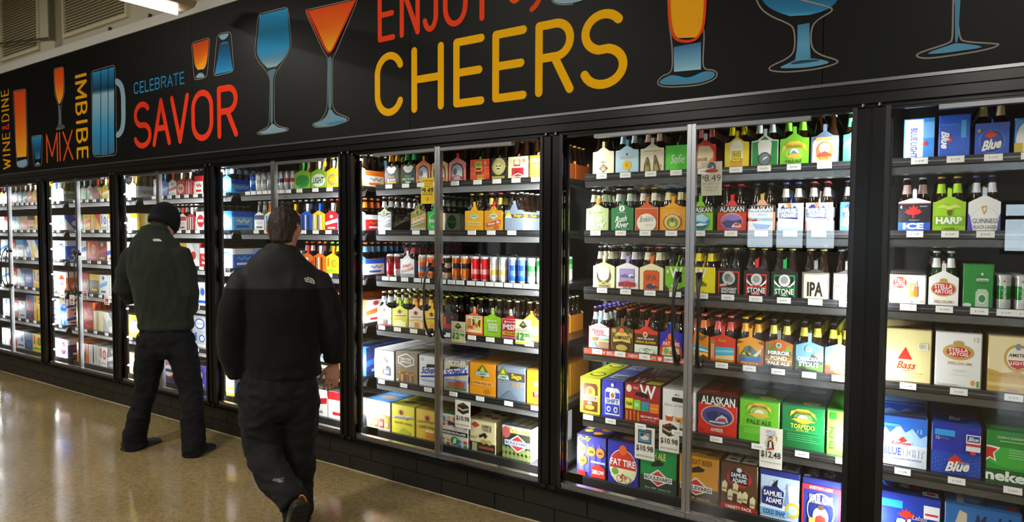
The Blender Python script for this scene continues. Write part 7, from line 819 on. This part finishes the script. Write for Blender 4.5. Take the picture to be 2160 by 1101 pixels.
def shoe(parent, heel, toe, up, mats, name='shoe', wd=.047, ht=.085, label=None):
    H, T_, U = V(heel), V(toe), V(up).normalized(); d = (T_-H).normalized(); L = (T_-H).length; U = (U-d*U.dot(d)).normalized(); sd = d.cross(U)
    mb = MB()
    for t, w, h in ((.0, .5, .72), (.06, .74, .95), (.2, .82, 1.05), (.36, .82, .98), (.5, .88, .72), (.66, 1.0, .58), (.82, .96, .5), (.94, .72, .38), (1.0, .4, .22)):
        pass
    rr = [(*(H+d*L*t+U*ht*h*.5), wd*w, ht*h*.5) for t, w, h in ((.0, .5, .72), (.06, .74, .95), (.2, .82, 1.05), (.36, .82, .98), (.5, .88, .72), (.66, 1.0, .58), (.82, .96, .5), (.94, .72, .38), (1.0, .4, .22))]
    loft(mb, rr, mats[0], 16, hint=sd)
    for i, v in enumerate(mb.v):                                    # flatten the underside
        h = (V(v)-H).dot(U)
        if h < .012: mb.v[i] = tuple(V(v)+U*(.012-h))
    s = mb.obj(name, parent, smooth=True)
    if label: s['label'] = label
    q = MB(); outline = []
    for t, w in ((0, .55), (.05, .8), (.2, .86), (.4, .8), (.6, .98), (.75, 1.05), (.88, .92), (.97, .6), (1.0, .25)): outline.append((t, w))
    ring_ = [H+d*L*(t*1.04-.02)+sd*wd*1.05*w for t, w in outline]+[H+d*L*(t*1.04-.02)-sd*wd*1.05*w for t, w in reversed(outline)]
    q.prism([tuple(p) for p in ring_], tuple(U*.022), m=mats[1]); 
    for k in range(9):
        c0 = H+d*L*(.06+.105*k); q.prism([tuple(c0+sd*wd*.8), tuple(c0+sd*wd*.8+d*.012), tuple(c0-sd*wd*.8+d*.012), tuple(c0-sd*wd*.8)], tuple(-U*.005), m=mats[1])
    q.obj('sole', s); return s
def decal(parent, host, x, z, w, h, shapes, tilt=0, name='emblem'):
    bv = BVHTree.FromPolygons([v.co for v in host.data.vertices], [tuple(p.vertices) for p in host.data.polygons]); q = MB()
    def fr(u, v, L):
        a = (u-.5)*w; b_ = (v-.5)*h; px = x+a*cos(tilt)-b_*sin(tilt); pz = z+a*sin(tilt)+b_*cos(tilt)
        hit = bv.ray_cast(V((px, -2, pz)), V((0, 1, 0))); y = hit[0].y if hit[0] else -.15
        return (px, y-.0022-.0002*L, pz)
    q.art(shapes, fr); o = q.obj(name, parent); return o
def band(cx, cy, r0, r1, a0, a1, c): return PP([(cx+r1*cos(R_(a)), cy+r1*sin(R_(a))) for a in range(a0, a1+1, 10)]+[(cx+r0*cos(R_(a)), cy+r0*sin(R_(a))) for a in range(a1, a0-1, -10)], c)
LOGO = [band(.46, .1, .0, .17, 0, 90, 'c8c4b0'), band(.46, .1, .22, .36, 0, 90, 'c8c4b0'), band(.46, .1, .41, .54, 0, 90, 'c8c4b0'), RR(.12, .1, .42, .24, 'c8c4b0'), RR(.0, .3, .42, .44, 'c8c4b0'), RR(.2, .5, .42, .62, 'c8c4b0'), RR(-.08, .33, .02, .4, 'c8c4b0')]
# --- bareheaded man walking away, nearer the camera
p2 = empty('person', (6.587, -.858, 0), R_(54.46)); tag(p2, 'bareheaded man in a black fleece jacket and black trousers walking away', 'person')
b = MB(); hm = head(b, (.022, .022, 1.652), -22, 8, ear=.95)
loft(b, [(.0, -.035, 1.44, .075, .06), (.008, -.02, 1.50, .06, .058), (.02, 0, 1.57, .056, .058), (.022, .01, 1.62, .05, .05)])
loft(b, [(-.018, 0, .78, .15, .1), (-.018, 0, .9, .165, .115), (-.005, 0, 1.05, .16, .115), (0, -.01, 1.28, .185, .12), (0, -.015, 1.40, .17, .085), (0, -.02, 1.46, .09, .06)], seg=24)
loft(b, [(-.15, -.01, 1.40, .05, .05), (-.19, -.01, 1.38, .055, .055), (-.225, -.03, 1.25, .05, .05), (-.25, -.035, 1.13, .043, .043), (-.235, -.0, 1.0, .04, .04), (-.212, .02, .885, .03, .026)])
loft(b, [(.15, -.01, 1.39, .05, .05), (.19, -.01, 1.37, .055, .055), (.235, -.03, 1.24, .05, .05), (.262, -.035, 1.11, .043, .043), (.275, .0, 1.0, .038, .038), (.277, .03, .915, .028, .024)])
hand(b, (.277, .033, .905), (-.12, .04, -1), (1, -.15, 0), (-.1, 1, 0), .17)
hand(b, (-.212, .022, .88), (.25, .05, -1), (-.3, 1, 0), (1, 0, 0), .25)
loft(b, [(-.1, 0, .84, .095, .1), (-.105, .0, .68, .085, .088), (-.1, -.02, .49, .055, .06), (-.06, -.13, .4, .055, .06), (.035, -.275, .33, .034, .036), (.056, -.312, .275, .026, .028), (.034, -.275, .14, .024, .024), (.016, -.238, .05, .018, .016)])
loft(b, [(.08, 0, .84, .095, .1), (.085, .01, .68, .083, .088), (.083, .025, .45, .055, .06), (.078, .0, .3, .055, .06), (.07, .0, .1, .035, .038), (.07, .01, .05, .034, .04)])
loft(b, [(.07, -.03, .05, .03, .03), (.07, .08, .045, .036, .025), (.07, .18, .03, .03, .015)], hint=(1, 0, 0))
body = fuse(b, 'body', p2, .0046, ['skin'], 3)
for sx in (-1, 1):
    q = MB(); q.lathe([(.001, -.0105), (.0075, -.0075), (.0105, 0), (.0075, .0075), (.001, .0105)], 10, col='f0ece8', m='gloss'); o = q.obj('eye', p2, smooth=True); o.matrix_local = hm @ Matrix.Translation((sx*.031, .082, .008)); o['label'] = 'eye'
def hair(parent, hm, cut, m='hair', grow=1.06):
    mb = MB(); loft(mb, [(0, .02, -.09, .045, .055), (0, .0, -.06, .066, .088), (0, .0, -.01, .0755, .0985), (0, -.002, .035, .0805, .1035), (0, -.003, .072, .077, .098), (0, -.004, .102, .057, .075), (0, -.004, .12, .03, .04), (0, -.004, .126, .004, .006)], m, 40)
    n0 = mb.f; keep = []
    for f, c, mi in zip(mb.f, mb.c, mb.m):
        ce = sum((V(mb.v[i]) for i in f), V())/len(f)
        if cut(ce): keep.append((f, c, mi))
    mb.f = [k[0] for k in keep]; mb.c = [k[1] for k in keep]; mb.m = [k[2] for k in keep]
    ob = link('hair', mb.mesh('tmp', True)); s = ob.modifiers.new('s', 'SUBSURF'); s.levels = 2; so = ob.modifiers.new('o', 'SOLIDIFY'); so.thickness = .012; so.offset = -1
    dg = bpy.context.evaluated_depsgraph_get(); me = bpy.data.meshes.new_from_object(ob.evaluated_get(dg)); bpy.data.objects.remove(ob)
    ns = [v.normal.copy() for v in me.vertices]
    for v, nn in zip(me.vertices, ns): v.co += nn*(.006*mnoise.noise(V((v.co.x*60, v.co.y*60, v.co.z*25)))+.003*mnoise.noise(v.co*160))
    o = link('hair', me, parent); o.matrix_local = hm; return o
hair(p2, hm, lambda c: (c.z > .06) or (c.y < .05 and c.z > -.0 and not (abs(c.x) > .05 and -.035 < c.y < .03 and c.z < .036)) or (c.y < -.045 and c.z > -.078+abs(c.x)*.55))
b = MB()
loft(b, [(.004, 0, .862, .188, .145), (.004, 0, .868, .198, .152), (.004, 0, .895, .199, .153), (.004, 0, .91, .192, .148), (.002, 0, .98, .2, .152), (0, 0, 1.1, .193, .146), (0, -.008, 1.25, .203, .148), (0, -.014, 1.36, .207, .13), (0, -.018, 1.43, .19, .11), (.002, -.018, 1.475, .16, .1), (.008, -.012, 1.512, .122, .092), (.014, -.004, 1.536, .092, .086), (.018, 0, 1.562, .081, .083)], 'fleece_b', 28)
loft(b, [(-.12, -.012, 1.40, .07, .075), (-.19, -.012, 1.375, .073, .076), (-.232, -.028, 1.26, .07, .074), (-.255, -.035, 1.13, .068, .072), (-.245, -.005, 1.0, .065, .07), (-.218, .018, .905, .06, .064), (-.214, .02, .868, .05, .052)], 'fleece_b')
loft(b, [(.12, -.012, 1.39, .07, .075), (.19, -.012, 1.365, .073, .076), (.238, -.028, 1.25, .07, .074), (.266, -.035, 1.11, .067, .072), (.276, -.0, 1.0, .062, .066), (.278, .026, .945, .058, .06), (.278, .03, .918, .052, .054)], 'fleece_b')
jk = fuse(b, 'jacket', p2, .0085, ['fleece_b', 'nylon_b'], 7, .011, 6.5, lambda c: 1 if c.z > 1.345-.02*c.x and c.y < .2 else 0, (1, 1, .8))
jk['label'] = 'black fleece jacket with smooth shoulder yoke'
decal(p2, jk, .142, 1.392, .062, .05, LOGO, -.35)['label'] = 'small pale dome emblem on the shoulder'
b = MB()
loft(b, [(-.016, 0, .945, .168, .122), (-.018, 0, .86, .192, .142), (-.018, 0, .76, .205, .148), (-.018, 0, .68, .19, .13), (-.018, 0, .63, .12, .085)], 'twill2', 28)
loft(b, [(-.1, 0, .8, .108, .13), (-.112, 0, .66, .108, .12), (-.104, -.01, .55, .096, .105), (-.1, -.03, .47, .09, .098), (-.07, -.12, .4, .085, .09), (-.02, -.2, .345, .078, .082), (.025, -.265, .305, .074, .078), (.042, -.295, .275, .07, .076)], 'twill2')
loft(b, [(.075, 0, .8, .108, .13), (.088, .005, .66, .105, .12), (.088, .02, .5, .088, .1), (.083, .02, .38, .082, .092), (.078, .01, .22, .076, .088), (.074, 0, .09, .074, .086), (.073, 0, .045, .072, .084)], 'twill2')
tr = fuse(b, 'trousers', p2, .0085, ['twill2'], 5, .02, 8, None, (1, 1, 1.5)); tr['label'] = 'loose black trousers'
M['dust'] = newmat('pale_dust', (.05, .05, .05), .95)
decal(p2, tr, -.035, .395, .07, .035, [EE(.4, .55, .3, .2, '2a2a2a'), EE(.6, .4, .3, .18, '303030'), EE(.75, .6, .2, .15, '2c2c2c')], .1, 'dust_smudge')
shoe(p2, (.075, -.355, .285), (.02, -.262, .012), (-.25, .9, .3), ['boot', 'sole'], 'boot', .05, .09, 'brown boot with black lug sole, heel raised')
q = MB(); q.tube([(.062, -.338, .318), (.066, -.352, .334), (.078, -.36, .336), (.088, -.358, .322), (.094, -.35, .3)], .0042, 6, 'b86a18'); q.obj('boot_loop', p2)['label'] = 'orange pull loop on the boot'
q = MB(); q.box((-.012, -.008, -.004), (.012, .008, .004), 'd8501c'); o = q.obj('boot_patch', p2, (.018, -.318, .11)); o['label'] = 'orange patch on the boot sole'; o.rotation_euler = (R_(60), 0, R_(20))
shoe(p2, (.075, -.06, 0), (.07, .22, 0), (0, 0, 1), ['boot', 'sole'], 'boot', .05, .09)
# --- man in the knit cap facing the doors
p1 = empty('person', (4.78, -.5, 0), R_(61.05)); tag(p1, 'man in a black knit cap and dark green jacket standing at the doors, head bent', 'person')
yw = -36; fx, fy = sin(R_(36)), cos(R_(36)); rx_, ry_ = cos(R_(36)), -sin(R_(36)); HB = (rx_, ry_, 0)
b = MB(); hm1 = head(b, (.03, .055, 1.712), -56, 13, ear=.84)
loft(b, [(-.03, -.0, 1.5, .075, .07), (-.025, .01, 1.57, .062, .062), (.0, .035, 1.64, .056, .058), (.02, .05, 1.68, .052, .052)], hint=HB)
loft(b, [(.02, 0, .84, .15, .1), (.02, 0, .95, .155, .11), (.01, 0, 1.1, .155, .11), (-.02, -.005, 1.34, .18, .115), (-.033, -.005, 1.47, .165, .085), (-.03, 0, 1.54, .09, .06)], seg=24, hint=HB)
loft(b, [(-.14, .08, 1.47, .05, .05), (-.17, .1, 1.45, .055, .055), (-.215, .14, 1.33, .05, .05), (-.235, .165, 1.22, .043, .043), (-.16, .25, 1.17, .04, .04), (-.06, .345, 1.15, .028, .026)], hint=(0, 0, 1))
hand(b, (-.055, .35, 1.15), (.75, .65, -.1), (.2, .1, -1), (.6, -.6, 0), .4)
loft(b, [(.09, -.09, 1.48, .05, .05), (.125, -.11, 1.46, .055, .055), (.165, -.115, 1.33, .05, .05), (.175, -.1, 1.2, .043, .043), (.175, .0, 1.09, .04, .04), (.19, .16, 1.07, .028, .026)], hint=(1, 0, 0))
hand(b, (.192, .17, 1.07), (.15, 1, .05), (.1, 0, -1), (-1, .1, 0), .4)
loft(b, [(-.06, .04, .88, .095, .1), (-.08, .06, .7, .085, .085), (-.11, .1, .46, .056, .06), (-.15, .14, .3, .055, .06), (-.205, .195, .09, .034, .036), (-.205, .2, .045, .03, .034)])
loft(b, [(.1, -.04, .88, .095, .1), (.14, -.06, .7, .085, .085), (.184, -.09, .46, .056, .06), (.187, -.13, .3, .055, .06), (.19, -.165, .09, .034, .036), (.195, -.16, .045, .03, .034)])
for a, c in (((-.235, .185), (-.085, .27)), ((.172, -.178), (.28, -.09))): loft(b, [(*a, .045, .026, .024), ((a[0]+c[0])/2, (a[1]+c[1])/2, .035, .03, .018), (*c, .026, .024, .01)], hint=(0, 0, 1))
fuse(b, 'body', p1, .0065, ['skin'], 3)
for sx in (-1, 1):
    q = MB(); q.lathe([(.001, -.0105), (.0075, -.0075), (.0105, 0), (.0075, .0075), (.001, .0105)], 10, col='f0ece8', m='gloss'); o = q.obj('eye', p1, smooth=True); o.matrix_local = hm1 @ Matrix.Translation((sx*.031, .082, .008)); o['label'] = 'eye'
b = MB(); loft(b, [(0, -.012, -.045, .086, .1), (0, -.008, -.038, .0935, .111), (0, -.004, -.01, .0955, .114), (0, -.002, .016, .0945, .112), (0, -.002, .024, .0905, .1095), (0, -.004, .06, .085, .104), (0, -.006, .098, .07, .086), (0, -.008, .124, .045, .055), (0, -.008, .137, .015, .02)], 'knit', 40)
o = b.obj('knit_cap', p1, smooth=True); o.matrix_local = hm1 @ Matrix.Translation((0, 0, .012)) @ Matrix.Rotation(R_(6), 4, 'X'); o['label'] = 'black knit cap with turned-up brim'
hair(p1, hm1, lambda c: c.y < -.02 and -.05 < c.z < .03)
b = MB()
loft(b, [(.024, 0, .925, .19, .14), (.024, 0, .932, .198, .148), (.024, 0, .96, .2, .15), (.023, 0, .972, .193, .144), (.015, 0, 1.08, .202, .15), (-.005, -.002, 1.25, .205, .15), (-.022, -.008, 1.38, .21, .145), (-.036, -.01, 1.49, .2, .125), (-.036, -.006, 1.55, .175, .11), (-.034, .004, 1.595, .138, .1), (-.03, .012, 1.635, .1, .09), (-.026, .02, 1.672, .088, .086)], 'fleece_g', 28, HB)
loft(b, [(-.11, .055, 1.475, .08, .08), (-.165, .095, 1.46, .08, .08), (-.212, .135, 1.34, .076, .078), (-.236, .165, 1.22, .074, .078), (-.2, .215, 1.165, .07, .074), (-.11, .3, 1.15, .056, .058), (-.07, .338, 1.148, .046, .046)], 'fleece_g', hint=(0, 0, 1))
loft(b, [(.06, -.075, 1.485, .08, .08), (.118, -.105, 1.47, .08, .08), (.158, -.115, 1.34, .075, .078), (.172, -.1, 1.2, .074, .078), (.172, -.03, 1.08, .07, .074), (.18, .08, 1.06, .056, .058), (.188, .145, 1.066, .046, .046)], 'fleece_g', hint=(1, 0, 0))
jk1 = fuse(b, 'jacket', p1, .0085, ['fleece_g'], 6, .018, 8, None, (1, 1, .55)); jk1['label'] = 'dark green fleece jacket'
decal(p1, jk1, -.02, 1.585, .058, .034, LOGO, -.05)['label'] = 'small pale dome emblem on the upper back'
b = MB()
loft(b, [(.02, 0, .985, .16, .115), (.02, 0, .9, .18, .135), (.025, 0, .82, .19, .14), (.028, 0, .75, .17, .12), (.028, 0, .71, .11, .08)], 'twill', 28, HB)
loft(b, [(-.055, .035, .86, .108, .125), (-.08, .055, .72, .1, .11), (-.11, .1, .47, .075, .085), (-.145, .135, .32, .074, .082), (-.188, .182, .14, .074, .085), (-.2, .192, .06, .078, .09), (-.192, .202, .024, .088, .1)], 'twill')
loft(b, [(.1, -.035, .86, .108, .125), (.135, -.055, .72, .1, .11), (.182, -.09, .47, .077, .087), (.187, -.125, .32, .076, .084), (.19, -.158, .14, .075, .085), (.192, -.164, .06, .076, .088), (.204, -.155, .024, .088, .1)], 'twill')
fuse(b, 'trousers', p1, .0085, ['twill'], 5, .019, 8, None, (1, 1, 1.4))['label'] = 'black trousers bunched over the shoes'
shoe(p1, (-.268, .168, 0), (-.03, .302, 0), (0, 0, 1), ['leather', 'sole'], 'shoe', .05, .085)
shoe(p1, (.143, -.204, 0), (.328, -.048, 0), (0, 0, 1), ['leather', 'sole'], 'shoe', .05, .085)
